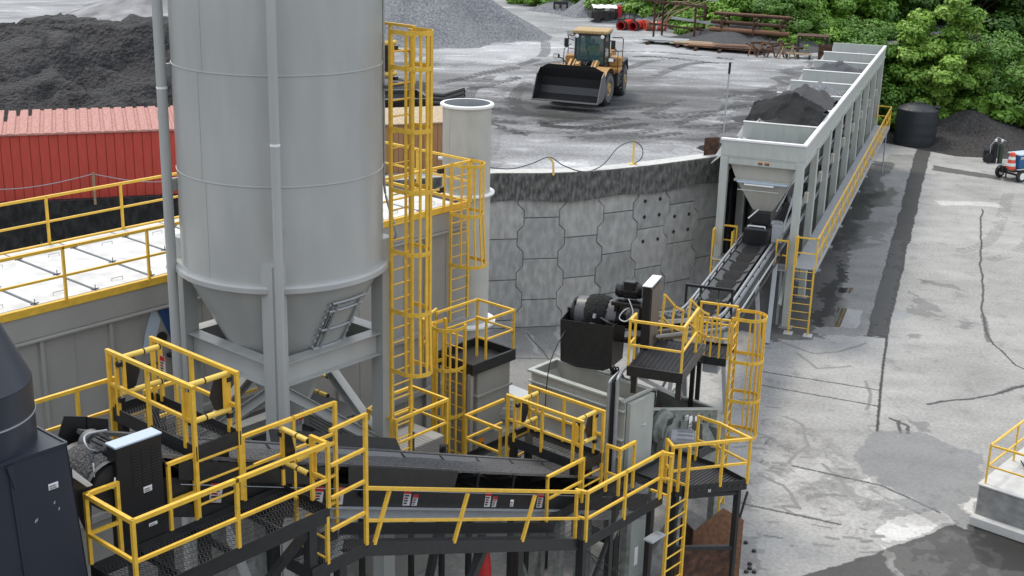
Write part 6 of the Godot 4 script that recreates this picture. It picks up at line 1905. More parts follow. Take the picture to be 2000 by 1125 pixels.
	for k in 4:
		var hh: float = [7.76, 7.18, 6.63, 6.08][k]
		bar("guard_rail", Vector3(0.05, hh - 0.04, 0), Vector3(0.77, hh, 0), 0.05, M.yellow)
	bar("post", Vector3(1.13, 5.35, -1.1), Vector3(1.13, 7.55, -1.1), 0.058, M.yellow)
	for hh in [6.98, 6.4, 5.9]: bar("guard_rail", Vector3(0.3, hh - 0.2, -1.1), Vector3(1.12, hh - 0.15, -1.1), 0.046, M.yellow)
	var tops := []
	for k in 3:
		var s: float = [0.95, 2.84, 4.70][k]
		var p := Vector3(s, walk_h(s), 0)
		var q := p + Vector3(0.34, 0.83, 0)
		bar("leaning_post", p, q, 0.055, M.yellow)
	bar("top_rail", Vector3(0.78, 6.50, 0), Vector3(6.42, 4.38, 0), 0.055, M.yellow)
	bar("mid_rail", Vector3(0.78, 5.93, 0), Vector3(6.44, 3.80, 0), 0.046, M.yellow)
	for k in 2: rod("rung", Vector3(-0.04, 5.92 - 0.34 * k, -0.7), Vector3(-0.04, 5.92 - 0.34 * k, -0.05), 0.02, M.yellow)
	bar("ladder_stringer", Vector3(-0.04, 5.5, -0.72), Vector3(-0.04, 6.4, -0.72), 0.055, M.yellow)
	for q in [[0.3, -0.5], [0.3, -0.1], [5.2, -0.5]]: bar("leg", Vector3(q[0], 0, q[1]), Vector3(q[0], walk_h(maxf(q[0], 0.78)) - 0.2, q[1]), 0.15, M.black)
	bar("leg_brace", Vector3(2.6, 2.0, -0.3), Vector3(4.0, walk_h(4.0) - 0.2, -0.3), 0.13, M.black)
	ibeam("stringer_beam", Vector3(0.8, 5.25, -0.58), Vector3(6.4, 3.1, -0.58), 0.2, 0.1, M.black)
	# 4. level deck at the foot
	var d := 3.3
	thing("lower_deck", "level black mesh deck with yellow railing in front of the hopper", "platform", Vector3(8, 3.1, -0.4))
	floor_mesh(Vector3(6.45, d - 0.04, -1.0), Vector3(0, 0, 1.1), Vector3(3.3, 0, 0), 0.13, 0.06)
	for q in [[Vector3(6.45, d, 0.12), Vector3(9.2, d, 0.12)], [Vector3(6.45, d, -1.02), Vector3(9.75, d, -1.02)], [Vector3(6.45, d, 0.0), Vector3(6.45, d, 0.12)]]: toe(q[0], q[1], 0.05, -0.17)
	guard([Vector3(6.46, d, -0.10), Vector3(6.52, d, 0.12), Vector3(7.80, d, 0.12), Vector3(9.10, d, 0.12)], 1.07, [0.5], 0.055)
	guard([Vector3(9.05, d, 0.12), Vector3(9.14, d, 0.34)], 1.07, [0.5], 0.055, null, [1])
	guard([Vector3(6.63, d, -0.97), Vector3(7.80, d, -0.97)], 1.0, [0.5], 0.052)
	guard([Vector3(8.56, d, -0.92), Vector3(8.58, d, -0.60), Vector3(9.1, d, -0.60)], 1.07, [0.45], 0.055)
	for q in [[6.6, 0.0], [7.6, -0.8], [8.95, 0.0], [8.95, -0.9], [7.5, 0.0]]: bar("leg", Vector3(q[0], 0, q[1]), Vector3(q[0], d - 0.17, q[1]), 0.12, M.black)
	bar("leg_brace", Vector3(6.6, 1.5, 0.0), Vector3(7.5, 3.0, 0.0), 0.08, M.black)
	bar("leg_brace", Vector3(6.7, 0.5, -0.6), Vector3(8.9, 2.9, -0.6), 0.1, M.screen)
	for k in 2: hose("slack_cable", [Vector3(6.7, 3.0, 0.05), Vector3(7.3 + 0.2 * k, 2.3, 0.05), Vector3(8.4, 1.9 - 0.2 * k, -0.3)], 0.012, M.black_satin)
	# gauge panel under the deck
	box("lamp_plate", Vector3(8.5, 2.55, 0.15), Vector3(9.0, 2.6, 0.4), M.galv)
	# 5. crossing over the tail
	crossing("lower_crossing", "raised crossing platform with yellow railing and gates just left of the cream hopper", 7.88, 8.62, -3.15, -1.06, 4.05, 3.35, false)
	thing("tail_walkway", "yellow railed black walkway on the far side of the conveyor tail beside the grey duct", "walkway", Vector3(8.7, 2.9, -4.0))
	floor_mesh(Vector3(8.0, 3.0, -4.6), Vector3(0, 0, 1.4), Vector3(1.9, 0, 0), 0.13, 0.06)
	guard([Vector3(9.39, 3.03, -4.56), Vector3(8.1, 3.03, -4.56), Vector3(8.08, 3.03, -3.5)], 1.07, [0.5], 0.055, null, [0])
	toe(Vector3(8.08, 3.03, -4.6), Vector3(8.08, 3.03, -3.3), 0.1, -0.15)
	toe(Vector3(8.08, 3.03, -4.6), Vector3(9.9, 3.03, -4.6), 0.1, -0.15)
	for q in [[8.2, -4.5], [9.7, -4.5], [9.7, -3.4]]: bar("leg", Vector3(q[0], 0, q[1]), Vector3(q[0], 2.95, q[1]), 0.11, M.black)
	thing("fan_unit", "pale grey fan housing with a white sheet cover between the grey duct and the hopper", "fan", QH(985, 840, 0.0))
	var fu := QH(978, 790, 3.2)
	motor("fan_motor", fu + Vector3(0, -0.2, -0.2), Vector3(0.5, 0, 0.85), 0.27, 0.6, M.bins)
	box("fan_base", fu + Vector3(-0.4, -1.4, -0.5), fu + Vector3(0.5, -0.5, 0.4), M.bins, 0.02)
	poly("sheet_cover", [QH(966, 752, 3.5), QH(976, 742, 3.5), QH(1062, 776, 3.2), QH(1040, 792, 3.2)], Vector3(0, -0.03, 0), M.white)
	for q in [[-0.3, -0.4], [0.4, -0.4], [0.4, 0.3]]: bar("leg", Vector3(fu.x + q[0], 0, fu.z + q[1]), fu + Vector3(q[0], -1.4, q[1]), 0.1, M.screen)
	for q in [[966, 752, 3.5], [1062, 776, 3.2]]:
		var qq := QH(q[0], q[1], q[2])
		bar("cover_leg", Vector3(qq.x, 0, qq.z), qq, 0.06, M.screen)
	# 6. deck right of the ladder
	thing("right_deck", "black barred deck with yellow railing over the rusty bin at the foot of the screen", "platform", Vector3(10.5, 3.1, 0.2))
	var g := [Vector3(9.78, 3.2, 0.06), Vector3(11.18, 3.2, 1.0), Vector3(11.42, 3.2, 0.06), Vector3(11.42, 3.2, -1.05), Vector3(9.78, 3.2, -1.05)]
	var v := PackedVector3Array()
	for k in 26:
		var t := -1.04 + k * 0.08
		var x0 := 9.80
		var x1 := 11.4
		if t > 0.06:
			x0 = 9.78 + (t - 0.06) * 1.49
			x1 = 11.42 - (t - 0.06) * 0.25
		if x1 - x0 < 0.05: continue
		q4(v, Vector3(x0, 3.2, t), Vector3(x1, 3.2, t), Vector3(x1, 3.2, t + 0.05), Vector3(x0, 3.2, t + 0.05))
		q4(v, Vector3(x0, 3.2, t + 0.05), Vector3(x1, 3.2, t + 0.05), Vector3(x1, 3.16, t + 0.05), Vector3(x0, 3.16, t + 0.05))
	put("deck_bars", soup(v), M.grate)
	for i in 5: toe(g[i], g[(i + 1) % 5], 0.10, -0.14)
	guard([g[0] + Vector3(0.1, 0, -0.35), g[0] + Vector3(-0.12, 0, -0.05), g[0] + Vector3(0.02, 0, 0.04)], 1.07, [0.5], 0.055)
	guard([g[0] + Vector3(0.02, 0, 0.04), g[0].lerp(g[1], 0.62), g[1], g[2], g[2] + Vector3(0, 0, -0.55)], 1.07, [0.5], 0.055, null, [0])
	plate("tag_label", g[0].lerp(g[1], 0.45) + Vector3(0, -0.1, 0.012), Vector3(0.05, 0, 0.035), Vector3(0, 0.07, 0), M.sign_white)
	for q in [[9.9, 0.0], [11.12, 0.82], [11.3, -0.9]]: bar("leg", Vector3(q[0], 0, q[1]), Vector3(q[0], 3.08, q[1]), 0.12, M.black)
	bar("top_tie", Vector3(10.1, 3.0, 0.2), Vector3(11.1, 2.95, 0.82), 0.07, M.black)
	bar("mid_tie", Vector3(9.9, 1.75, 0.0), Vector3(11.12, 1.6, 0.82), 0.09, M.black)
	poly("rusty_panel", [Vector3(9.95, 0.2, 0.05), Vector3(11.08, 0.2, 0.80), Vector3(11.08, 1.56, 0.80), Vector3(9.95, 1.70, 0.05)], Vector3(0, 0, 0.02), M.rust)
	thing("deck_ladder", "yellow ladder down from the lower deck beside the rusty bin", "ladder", Vector3(9.6, 0, 0.25), "ladders without a cage")
	for s in [9.22, 9.92]: bar("stringer", Vector3(s, 0.0, 0.26), Vector3(s, 4.28, 0.26), 0.06, M.yellow)
	for k in 10: rod("rung", Vector3(9.22, 0.3 + 0.305 * k, 0.26), Vector3(9.92, 0.3 + 0.305 * k, 0.26), 0.018, M.yellow)
	bar("stand_off", Vector3(9.22, 3.35, 0.26), Vector3(9.22, 3.35, -0.2), 0.045, M.yellow)
	bar("stand_off", Vector3(9.92, 3.35, 0.26), Vector3(9.92, 3.35, -0.2), 0.045, M.yellow)
	thing("rusty_bin", "open rusty steel bin standing behind the right deck legs", "bin", Vector3(11.9, 0, 0.3))
	var b0 := Vector3(11.6, 0, -0.5)
	poly("bin_plate", [b0, b0 + Vector3(0.95, 0, 0.72), b0 + Vector3(0.95, 1.5, 0.72), b0 + Vector3(0.55, 1.85, 0.42), b0 + Vector3(0, 1.3, 0)], Vector3(0.02, 0, -0.02), M.rust_light)
	poly("bin_plate", [b0 + Vector3(0.95, 0, 0.72), b0 + Vector3(1.2, 0, 0.3), b0 + Vector3(1.2, 1.5, 0.3), b0 + Vector3(0.95, 1.5, 0.72)], Vector3(0.02, 0, 0.02), M.rust_light)
	poly("bin_plate", [b0, b0 + Vector3(0.4, 0, -0.6), b0 + Vector3(0.4, 1.3, -0.6), b0 + Vector3(0, 1.35, 0)], Vector3(-0.02, 0, -0.02), M.rust)
	rod("bin_lever", b0 + Vector3(0.95, 1.35, 0.6), b0 + Vector3(1.25, 2.1, 0.62), 0.03, M.black_satin)
	# small debris on the concrete
	var r := RandomNumberGenerator.new()
	r.seed = 6
	for k in 9:
		var p := QH(r.randf_range(1400, 1480), r.randf_range(1060, 1120), 0.0)
		solo("stone", lathe([[0, 0], [0.06, 0.01], [0.05, 0.06], [0, 0.07]], 6), M.black, "dark stone chip lying on the concrete by the rusty bin", "stone", p, "stone chips by the rusty bin")
	# red covered extinguisher under the walkway
	thing("red_cover", "red fabric cover over an extinguisher hanging below the sloping walkway", "cover", QT(948, 1120, -1.0))
	var rb := QT(946, 1122, -1.0)
	turned("cover_cloth", [[0.0, 0.62], [0.05, 0.6], [0.09, 0.5], [0.13, 0.2], [0.14, -0.1], [0.12, -0.12]], rb, M.red, 14)
	rod("hanger", rb + Vector3.UP * 0.6, rb + Vector3.UP * 0.95, 0.02, M.black_satin)
	# control box beside the tower leg
	thing("notice_board", "small white notice on the grey tower leg under the lower deck", "notice", QH(1240, 1090, 1.2))
	var nb := QT(1237, 1105, -0.95)
	box("board", nb, nb + Vector3(0.12, 0.45, 0.02), M.white, 0.004)

# railed bridge across the conveyor: tall front posts stand on the walk below and carry the ladder rungs
func crossing(called: String, label: String, s0: float, s1: float, t0: float, t1: float, d: float, foot: float, two: bool) -> void:
	thing(called, label, "platform", Vector3((s0 + s1) / 2, d - 0.2, (t0 + t1) / 2))
	floor_mesh(Vector3(s0, d - 0.03, t0), Vector3(0, 0, t1 - t0 - 0.05), Vector3(s1 - s0, 0, 0), 0.10, 0.05)
	for q in [[Vector3(s0, d, t0), Vector3(s0, d, t1)], [Vector3(s1, d, t0), Vector3(s1, d, t1)], [Vector3(s0, d, t1 - 0.03), Vector3(s1, d, t1 - 0.03)], [Vector3(s0, d, t0), Vector3(s1, d, t0)]]: toe(q[0], q[1], 0.09, -0.14)
	for s in [s0, s1]:
		bar("tall_post", Vector3(s, foot, t1 - 0.04), Vector3(s, d + 1.02, t1 - 0.04), 0.06, M.yellow)
		bar("post", Vector3(s, d, t1 - 0.26), Vector3(s, d + 1.0, t1 - 0.26), 0.055, M.yellow)
		bar("post", Vector3(s, d, (t0 + t1) / 2 - 0.06), Vector3(s, d + 1.0, (t0 + t1) / 2 - 0.06), 0.055, M.yellow)
		bar("tall_post", Vector3(s, foot, t0 + 0.02), Vector3(s, d + 1.02, t0 + 0.02), 0.06, M.yellow)
		bar("post", Vector3(s, d, t0 + 0.22), Vector3(s, d + 1.0, t0 + 0.22), 0.055, M.yellow)
		bar("top_rail", Vector3(s, d + 1.02, t0 - 0.02), Vector3(s, d + 1.02, t1 - 0.01), 0.06, M.yellow)
		bar("mid_rail", Vector3(s, d + 0.48, t0), Vector3(s, d + 0.48, t1 - 0.04), 0.05, M.yellow)
	for k in 3:
		var h := foot + 0.18 + (d - foot) / 3.0 * k
		rod("rung", Vector3(s0, h, t1 - 0.05), Vector3(s1, h, t1 - 0.05), 0.022, M.yellow)
		rod("rung", Vector3(s0, h, t0 + 0.02), Vector3(s1, h, t0 + 0.02), 0.022, M.yellow)
	gate(Vector3(s1, d, t1 - 0.24), Vector3(s0 + 0.08, d, t1 - 0.24), 0.97, 0.38)
	gate(Vector3(s0, d, t0 + 0.3), Vector3(s1 - 0.08, d, t0 + 0.3), 0.97, 0.38)
	poly("gate_panel", [Vector3(s1 - 0.13, d + 0.4, t1 - 0.23), Vector3(s1 - 0.01, d + 0.4, t1 - 0.23), Vector3(s1 - 0.01, d + 0.95, t1 - 0.23), Vector3(s1 - 0.13, d + 0.95, t1 - 0.23)], Vector3(0, 0, 0.012), M.yellow)
	poly("gate_panel", [Vector3(s0 + 0.01, d + 0.42, t1 - 0.3), Vector3(s0 + 0.01, d + 0.42, t1 - 0.14), Vector3(s0 + 0.01, d + 0.9, t1 - 0.14), Vector3(s0 + 0.01, d + 0.9, t1 - 0.3)], Vector3(0.012, 0, 0), M.yellow)
	for h in [0.9, 0.5]: box("latch", Vector3(s0 + 0.03, d + h - 0.05, t1 - 0.2), Vector3(s0 + 0.12, d + h + 0.07, t1 - 0.13), M.black_satin)
	if two: plate("notice", Vector3(s1 - 0.02, d + 0.5, t0 + 0.24), Vector3(0.0, 0, 0.14), Vector3(0, 0.3, 0), M.sign)
	for s in [s0 + 0.12, s1 - 0.12]:
		bar("leg", Vector3(s, 0.0, t0 + 0.12), Vector3(s, d - 0.1, t0 + 0.12), 0.13, M.black)
		bar("leg", Vector3(s, d - 0.95, t1 - 0.30), Vector3(s, d - 0.1, t1 - 0.30), 0.13, M.black)

# ---------------------------------------------------------------- drum breeching at the left edge
func build_drum() -> void:
	fr = FP
	thing("drum_inlet", "dark navy steel breeching box with a round tapered duct at the left edge", "duct", Vector3(-4.76, 0, -1.65))
	var t := -0.70
	var h := 8.58
	var b := []
	b = [[-5.65, -2.6], [-3.86, -2.6], [-3.86, t], [-5.65, t]]
	var lo := []
	var hi := []
	for q in b:
		hi.append(Vector3(q[0], h, q[1]))
		lo.append(Vector3(q[0] + (0.62 if q[0] > -5 else -0.4), 0.3, q[1]))
	for i in 4:
		var i2 := (i + 1) % 4
		poly("box_plate", [lo[i], lo[i2], hi[i2], hi[i]], (Vector3(-4.76, 4, -1.65) - (lo[i] + hi[i2]) / 2).normalized() * Vector3(1, 0, 1) * 0.02, M.navy)
	poly("box_top", hi, Vector3(0, -0.03, 0), M.navy)
	for i in 4: bar("box_edge", hi[i], hi[(i + 1) % 4], 0.035, M.navy)
	var c := Vector3(-4.76, 0, -1.65)
	turned("round_duct", [[0.90, h], [0.90, 8.97], [0.905, 8.98], [0.905, 9.0], [0.9, 9.01], [0.9, 9.42]], c, M.navy, 64)
	turned("duct_seam", [[0.9, 8.975], [0.912, 8.98], [0.912, 8.995], [0.9, 9.0]], c, M.galv, 64)
	turned("tapered_duct", [[0.9, 9.425], [0.42, 10.55], [0.42, 13.5]], c, M.navy, 64)
	bar("face_seam", Vector3(-4.68, h - 0.05, t + 0.012), Vector3(-4.32, 1.0, t + 0.012), 0.03, M.navy, 0.02)
	poly("seam_lug", [Vector3(-4.72, h - 0.04, t + 0.02), Vector3(-4.62, h - 0.04, t + 0.02), Vector3(-4.6, h - 0.3, t + 0.02), Vector3(-4.64, h - 0.38, t + 0.02)], Vector3(0, 0, 0.02), M.navy)
	plate("name_plate", QT(95, 958, t + 0.004), Vector3(0.14, 0, 0), Vector3(0, 0.085, 0), M.sign_white)
	for q in [[68, 1022], [71, 1019], [105, 985], [114, 997]]:
		var p := QT(q[0], q[1], t + 0.003)
		plate("paint_chip", p, Vector3(0.02, 0.004, 0), Vector3(0.006, 0.04, 0), M.galv, 0.002)
	for q in [[-5.4, -2.4], [-4.0, -2.4], [-4.0, -0.9], [-5.4, -0.9]]: bar("leg", Vector3(q[0], 0, q[1]), Vector3(q[0], 0.4, q[1]), 0.2, M.navy)

# ---------------------------------------------------------------- red shed and things along the old wall
func build_shed_side() -> void:
	fr = frame_of(Vector3(-15.82, YARD, -38.72), 71.6)
	thing("red_shed", "long red corrugated shed with a faded pink roof below the black stockpile", "shed", Vector3(1.5, 0, -1.5))
	var L0 := -4.0
	var L1 := 8.2
	var n := 44
	for k in n:
		var a := lerpf(L0, L1, float(k) / n)
		var b := lerpf(L0, L1, float(k + 1) / n)
		box("wall_sheet", Vector3(a + 0.004, 0.03, -0.06 - (0.025 if k % 2 == 0 else 0.0)), Vector3(b - 0.004, 2.08, -0.02 - (0.025 if k % 2 == 0 else 0.0)), M.red_shed, 0.008)
	box("body", Vector3(L0, 0.02, -2.5), Vector3(L1, 2.06, -0.09), M.red_shed)
	box("eave_trim", Vector3(L0 - 0.02, 2.08, -0.08), Vector3(L1 + 0.02, 2.14, 0.03), M.red_roof, 0.01)
	for k in 34:
		var a := lerpf(L0, L1, (k + 0.0) / 34)
		var b := lerpf(L0, L1, (k + 1.0) / 34)
		put("roof_sheet", prism([Vector3(a + 0.02, 2.10, 0.02), Vector3(a + 0.05, 2.15, 0.02), Vector3(b - 0.09, 2.15, 0.02), Vector3(b - 0.06, 2.10, 0.02)], Vector3(0, 0.30, -2.5)), M.red_roof)
	poly("roof_base", [Vector3(L0, 2.105, 0.015), Vector3(L1, 2.105, 0.015), Vector3(L1, 2.405, -2.48), Vector3(L0, 2.405, -2.48)], Vector3(0, -0.03, 0), M.red_roof)
	# grit piled against and over the back edge of the roof
	var nz := FastNoiseLite.new()
	nz.seed = 44
	nz.frequency = 0.8
	solo("roof_grit", grid(70, 10, func(i, j): var x := lerpf(L0, 2.6, i); return Vector3(x, 2.18 + 0.30 * j + (0.16 + nz.get_noise_2d(x, j * 3) * 0.16) * smoothstep(0.25, 0.7, j) * (1.0 - i) * 1.3 - 0.09, -0.3 - 2.4 * j)), M.fine_black, "black grit spilled over the left end of the pink roof", "grit", Vector3.ZERO)
	thing("fence_post", "pale wooden fence post with a slack cable in front of the red shed", "post", Vector3(2.78, 0, 0.35))
	box("stake", Vector3(2.74, -0.1, 0.31), Vector3(2.82, 0.92, 0.39), M.wood, 0.01)
	thing("slack_cable", "grey cable sagging along the front of the red shed", "cable", Vector3(2.78, 0.8, 0.35))
	var pts := []
	for k in 13: pts.append(Vector3(-2.2 + k * 0.415, 0.88 - 0.36 * sin(PI * k / 12.0), 0.36))
	hose("cable_run", pts, 0.014, M.galv)
	pts = []
	for k in 9: pts.append(Vector3(2.78 + k * 0.42, 0.88 - 0.34 * sin(PI * k / 9.5), 0.36))
	hose("cable_run", pts, 0.014, M.galv)
	# weeds on the old wall
	thing("weed", "green weed growing out of the old black wall", "plant", Vector3(1.3, -1.4, 0.5), "")
	put("foliage", leaf_cloud(21, 10, 40, 0.4, 0.35, 0.2, 0.05, Color(0.05, 0.11, 0.02), Color(0.09, 0.16, 0.03)), M.leaf, Transform3D(Basis.IDENTITY, Vector3(1.3, -1.4, 0.45)))
	rod("stem", Vector3(1.3, -1.9, 0.35), Vector3(1.3, -1.3, 0.45), 0.015, M.bark)
	fr = FW
	# tan clad box, black hopper and culvert pieces on the upper yard by the silo
	thing("tan_box", "brown tan corrugated wooden box with a pale sloping lid behind the cages", "box", Vector3(-3.6, YARD, -45.6))
	var B := Transform3D(Basis(Vector3.UP, 0.36), Vector3(-3.5, YARD, -45.7))
	for k in 17: put("board", cbox(Vector3(0.17, 1.75, 0.05), 0.008), M.tan, B * Transform3D(Basis.IDENTITY, Vector3(-1.45 + k * 0.178, 0.88, 1.0 + (0.012 if k % 2 == 0 else 0.0))))
	for k in 11: put("board", cbox(Vector3(0.05, 1.75, 0.17), 0.008), M.tan, B * Transform3D(Basis.IDENTITY, Vector3(1.5, 0.88, 0.9 - k * 0.178)))
	put("core", cbox(Vector3(2.9, 1.7, 1.9), 0.01), M.tan, B * Transform3D(Basis.IDENTITY, Vector3(0, 0.87, 0.0)))
	put("lid", cbox(Vector3(3.1, 0.05, 2.2), 0.01), M.tan_top, B * Transform3D(Basis(Vector3(1, 0, 0), 0.08), Vector3(0, 1.82, 0.02)))
	thing("black_hopper", "black steel skip with sloping sides on the upper yard beside the silo", "skip", Vector3(-4.95, YARD, -50.3))
	var H := Transform3D(Basis(Vector3.UP, 0.3), Vector3(-4.95, YARD, -50.3))
	var lo := []
	var hi := []
	for q in [[-1, -1], [1, -1], [1, 1], [-1, 1]]:
		lo.append(H * Vector3(q[0] * 0.8, 0.2, q[1] * 0.6))
		hi.append(H * Vector3(q[0] * 1.35, 1.7, q[1] * 1.1))
	for i in 4:
		poly("skip_side", [lo[i], lo[(i + 1) % 4], hi[(i + 1) % 4], hi[i]], Vector3(0, -0.03, 0), M.black)
		bar("skip_rim", hi[i], hi[(i + 1) % 4], 0.14, M.black_satin)
	poly("skip_floor", lo, Vector3(0, -0.04, 0), M.black)
	poly("skip_load", [hi[0] + Vector3(0, -0.25, 0), hi[1] + Vector3(0, -0.25, 0), hi[2] + Vector3(0, -0.25, 0), hi[3] + Vector3(0, -0.25, 0)], Vector3(0, -0.03, 0), M.galv)
	thing("culvert_sheet", "bent black ribbed plastic culvert pieces lying by the cage", "pipe", Vector3(-3.2, YARD, -55.8))
	var q0 := Vector3(-4.3, YARD + 0.5, -56.2)
	for k in 3:
		put("ribbed_piece", tube([q0 + Vector3(0, 0.16 * k, -0.1 * k), q0 + Vector3(1.1, -0.05 + 0.16 * k, 0.05 - 0.1 * k), q0 + Vector3(2.0, 0.22 + 0.16 * k, -0.2 - 0.1 * k)], 0.14, 9), M.black_satin)
	box("timber", Vector3(-4.3, YARD, -56.5), Vector3(-2.4, YARD + 0.35, -55.7), M.black)
	# cable stakes along the wall top
	var P1 := P(1081, 342, 5.8)
	var P2 := P(1236, 321, 5.8)
	thing("bent_stake", "bent yellow stake holding the cable on the wall top", "stake", P1)
	put("stake_bar", tube([P1, P1 + Vector3(-0.02, 0.42, 0.0), P1 + Vector3(-0.18, 0.66, 0.0)], 0.04, 6), M.yellow_pale)
	thing("yellow_stake", "straight yellow stake holding the cable loop on the wall top", "stake", P2)
	put("stake_bar", tube([P2, P2 + Vector3(0.0, 0.88, 0.0)], 0.038, 6), M.yellow_pale)
	box("base", P2 + Vector3(-0.14, 0, -0.1), P2 + Vector3(0.16, 0.04, 0.1), M.yellow_pale)
	thing("wall_cable", "dark cable drooping between the two yellow stakes on the wall", "cable", P1 + Vector3(0, 0.5, 0))
	var t1 := P1 + Vector3(-0.17, 0.64, 0.02)
	var t2 := P2 + Vector3(0, 0.82, 0.03)
	hose("cable_run", [P1 + Vector3(-2.8, 0.35, 0.3), P1 + Vector3(-1.6, 0.22, 0.2), P1 + Vector3(-0.8, 0.4, 0.1), t1, t1 + Vector3(0.5, -0.3, -0.1), t1.lerp(t2, 0.4) + Vector3(0, -0.72, 0.1), t1.lerp(t2, 0.62) + Vector3(0, -0.62, 0.1), t2 + Vector3(-0.55, -0.18, 0), t2 + Vector3(0, 0.03, 0), t2 + Vector3(0.3, -0.2, 0), t2 + Vector3(0.3, -0.55, 0.05), t2 + Vector3(0.02, -0.8, 0.05)], 0.02, M.cable)
	thing("marker_pole", "tall thin galvanised pole with a black tip beside the first feed bin", "pole", P(1408, 308, 5.8))
	var mp := Vector3(7.72, 5.0, -48.0)
	rod("pole", mp, mp + Vector3(0.07, 4.0, 0), 0.028, M.galv)
	rod("tip", mp + Vector3(0.07, 4.0, 0), mp + Vector3(0.08, 4.42, 0), 0.045, M.black_satin)
	thing("rusty_plate", "square rusty steel plate standing on the wall end beside the bins", "plate", Vector3(7.35, 5.8, -48.3))
	poly("plate_sheet", [Vector3(7.14, 5.78, -48.55), Vector3(7.76, 5.78, -48.85), Vector3(7.76, 6.46, -48.85), Vector3(7.14, 6.48, -48.55)], Vector3(0.01, 0, -0.03), M.rust)

# ---------------------------------------------------------------- far side of the upper yard, tank, trailer
func build_yard_things() -> void:
	fr = FW
	var r := RandomNumberGenerator.new()
	r.seed = 8
	thing("water_tank", "round black plastic water tank with a domed lid at the end of the drain strip", "tank", Vector3(25.5, 0, -82.2))
	var c := Vector3(25.5, 0, -82.2)
	turned("tank_wall", [[1.28, 0.0], [1.29, 0.3], [1.285, 0.6], [1.295, 0.9], [1.285, 1.2], [1.295, 1.5], [1.285, 1.9], [1.27, 2.22]], c, M.tank, 48)
	turned("tank_dome", [[1.27, 2.22], [1.24, 2.28], [1.1, 2.36], [0.7, 2.54], [0.28, 2.62], [0.28, 2.66], [0.0, 2.67]], c, M.tank, 48)
	turned("side_fitting", [[0.0, 0.12], [0.22, 0.12], [0.24, 0.06], [0.2, 0.0]], c + Vector3(1.12, 2.36, 0.3), M.tank, 16)
	for k in 8: bar("dome_rib", c + Vector3(cos(k * PI / 4) * 1.2, 2.31, sin(k * PI / 4) * 1.2), c + Vector3(cos(k * PI / 4) * 0.35, 2.63, sin(k * PI / 4) * 0.35), 0.05, M.tank)
	# welder trailer at the right edge
	fr = frame_of(Vector3(28.1, 0, -72.3), 62.0)
	thing("welder_trailer", "blue engine welder on a two wheeled trailer at the right edge", "trailer", Vector3(0, 0, 0))
	for t in [-0.75, 0.75]:
		axled("wheel", [[0, 0], [0.30, 0], [0.34, 0.03], [0.34, 0.17], [0.30, 0.2], [0, 0.2]], Vector3(0.0, 0.34, t - 0.1), Vector3(0, 0, 1), M.tyre, 22)
		axled("wheel_rim", [[0, 0], [0.05, 0.0], [0.06, -0.02], [0.17, 0.02], [0.2, 0.0], [0.2, 0.06], [0, 0.06]], Vector3(0.0, 0.34, t + 0.06), Vector3(0, 0, 1), M.white, 18)
	box("bed", Vector3(-0.5, 0.55, -0.6), Vector3(2.2, 0.65, 0.6), M.black)
	box("axle", Vector3(-0.06, 0.30, -0.7), Vector3(0.06, 0.4, 0.7), M.black_satin)
	box("welder_body", Vector3(0.1, 0.68, -0.42), Vector3(1.9, 1.42, 0.42), M.blue, 0.03)
	box("welder_lid", Vector3(0.06, 1.42, -0.46), Vector3(1.94, 1.5, 0.46), M.pale_blue, 0.02)
	plate("maker_label", Vector3(0.18, 1.2, 0.425), Vector3(0.35, 0, 0), Vector3(0, 0.14, 0), M.sign_white)
	plate("maker_label", Vector3(0.7, 1.12, 0.425), Vector3(0.25, 0, 0), Vector3(0, 0.1, 0), M.sign_white)
	plate("warning_label", Vector3(1.0, 0.8, 0.425), Vector3(0.2, 0, 0), Vector3(0, 0.4, 0), M.sign_orange)
	plate("end_label", Vector3(0.095, 0.95, -0.2), Vector3(0, 0, 0.3), Vector3(0, 0.2, 0), M.sign_white)
	bar("fender", Vector3(-0.4, 0.74, 0.78), Vector3(0.4, 0.74, 0.78), 0.22, M.galv, 0.02)
	bar("jack", Vector3(-0.7, 0.2, 0.3), Vector3(-0.7, 0.8, 0.3), 0.06, M.black_satin)
	axled("hose_reel", [[0, 0], [0.2, 0], [0.2, 0.03], [0.1, 0.03], [0.1, 0.15], [0.2, 0.15], [0.2, 0.18], [0, 0.18]], Vector3(-0.55, 0.62, -0.2), Vector3(0, 0, 1), M.rubber, 16)
	box("red_can", Vector3(1.5, 1.5, -0.2), Vector3(1.85, 1.78, 0.15), M.red, 0.03)
	thing("traffic_barrel", "orange and white striped traffic barrel on the welder trailer", "traffic barrel", Vector3(-0.2, 0.65, 0.2))
	for k in 5: turned("band", [[0.27 - 0.025 * k, 0.18 * k], [0.255 - 0.025 * k, 0.18 * (k + 1) - 0.005]], Vector3(-0.22, 0.66, 0.15), M.orange if k % 2 == 0 else M.white, 18)
	turned("cap", [[0.15, 0.88], [0.12, 0.94], [0.0, 0.95]], Vector3(-0.22, 0.66, 0.15), M.orange, 18)
	fr = FW
	for k in 2:
		var p := Vector3(28.75 + k * 0.34, 0.0, -76.9 + 0.1 * k)
		thing("gas_cylinder", ["black gas cylinder leaning left of the green one by the soil bank", "dark green gas cylinder with a white cap by the soil bank"][k], "gas cylinder", p)
		turned("bottle", [[0.0, 0], [0.15, 0.0], [0.15, 1.05], [0.12, 1.18], [0.05, 1.25], [0.05, 1.3]], p, [M.rubber, M.green_dark][k], 18)
		turned("valve_cap", [[0.06, 1.28], [0.07, 1.32], [0.07, 1.42], [0.0, 1.45]], p, M.white, 12)
	thing("cylinder_cart", "black two wheeled gas cylinder cart beside the cylinders", "cart", Vector3(28.4, 0, -77.0))
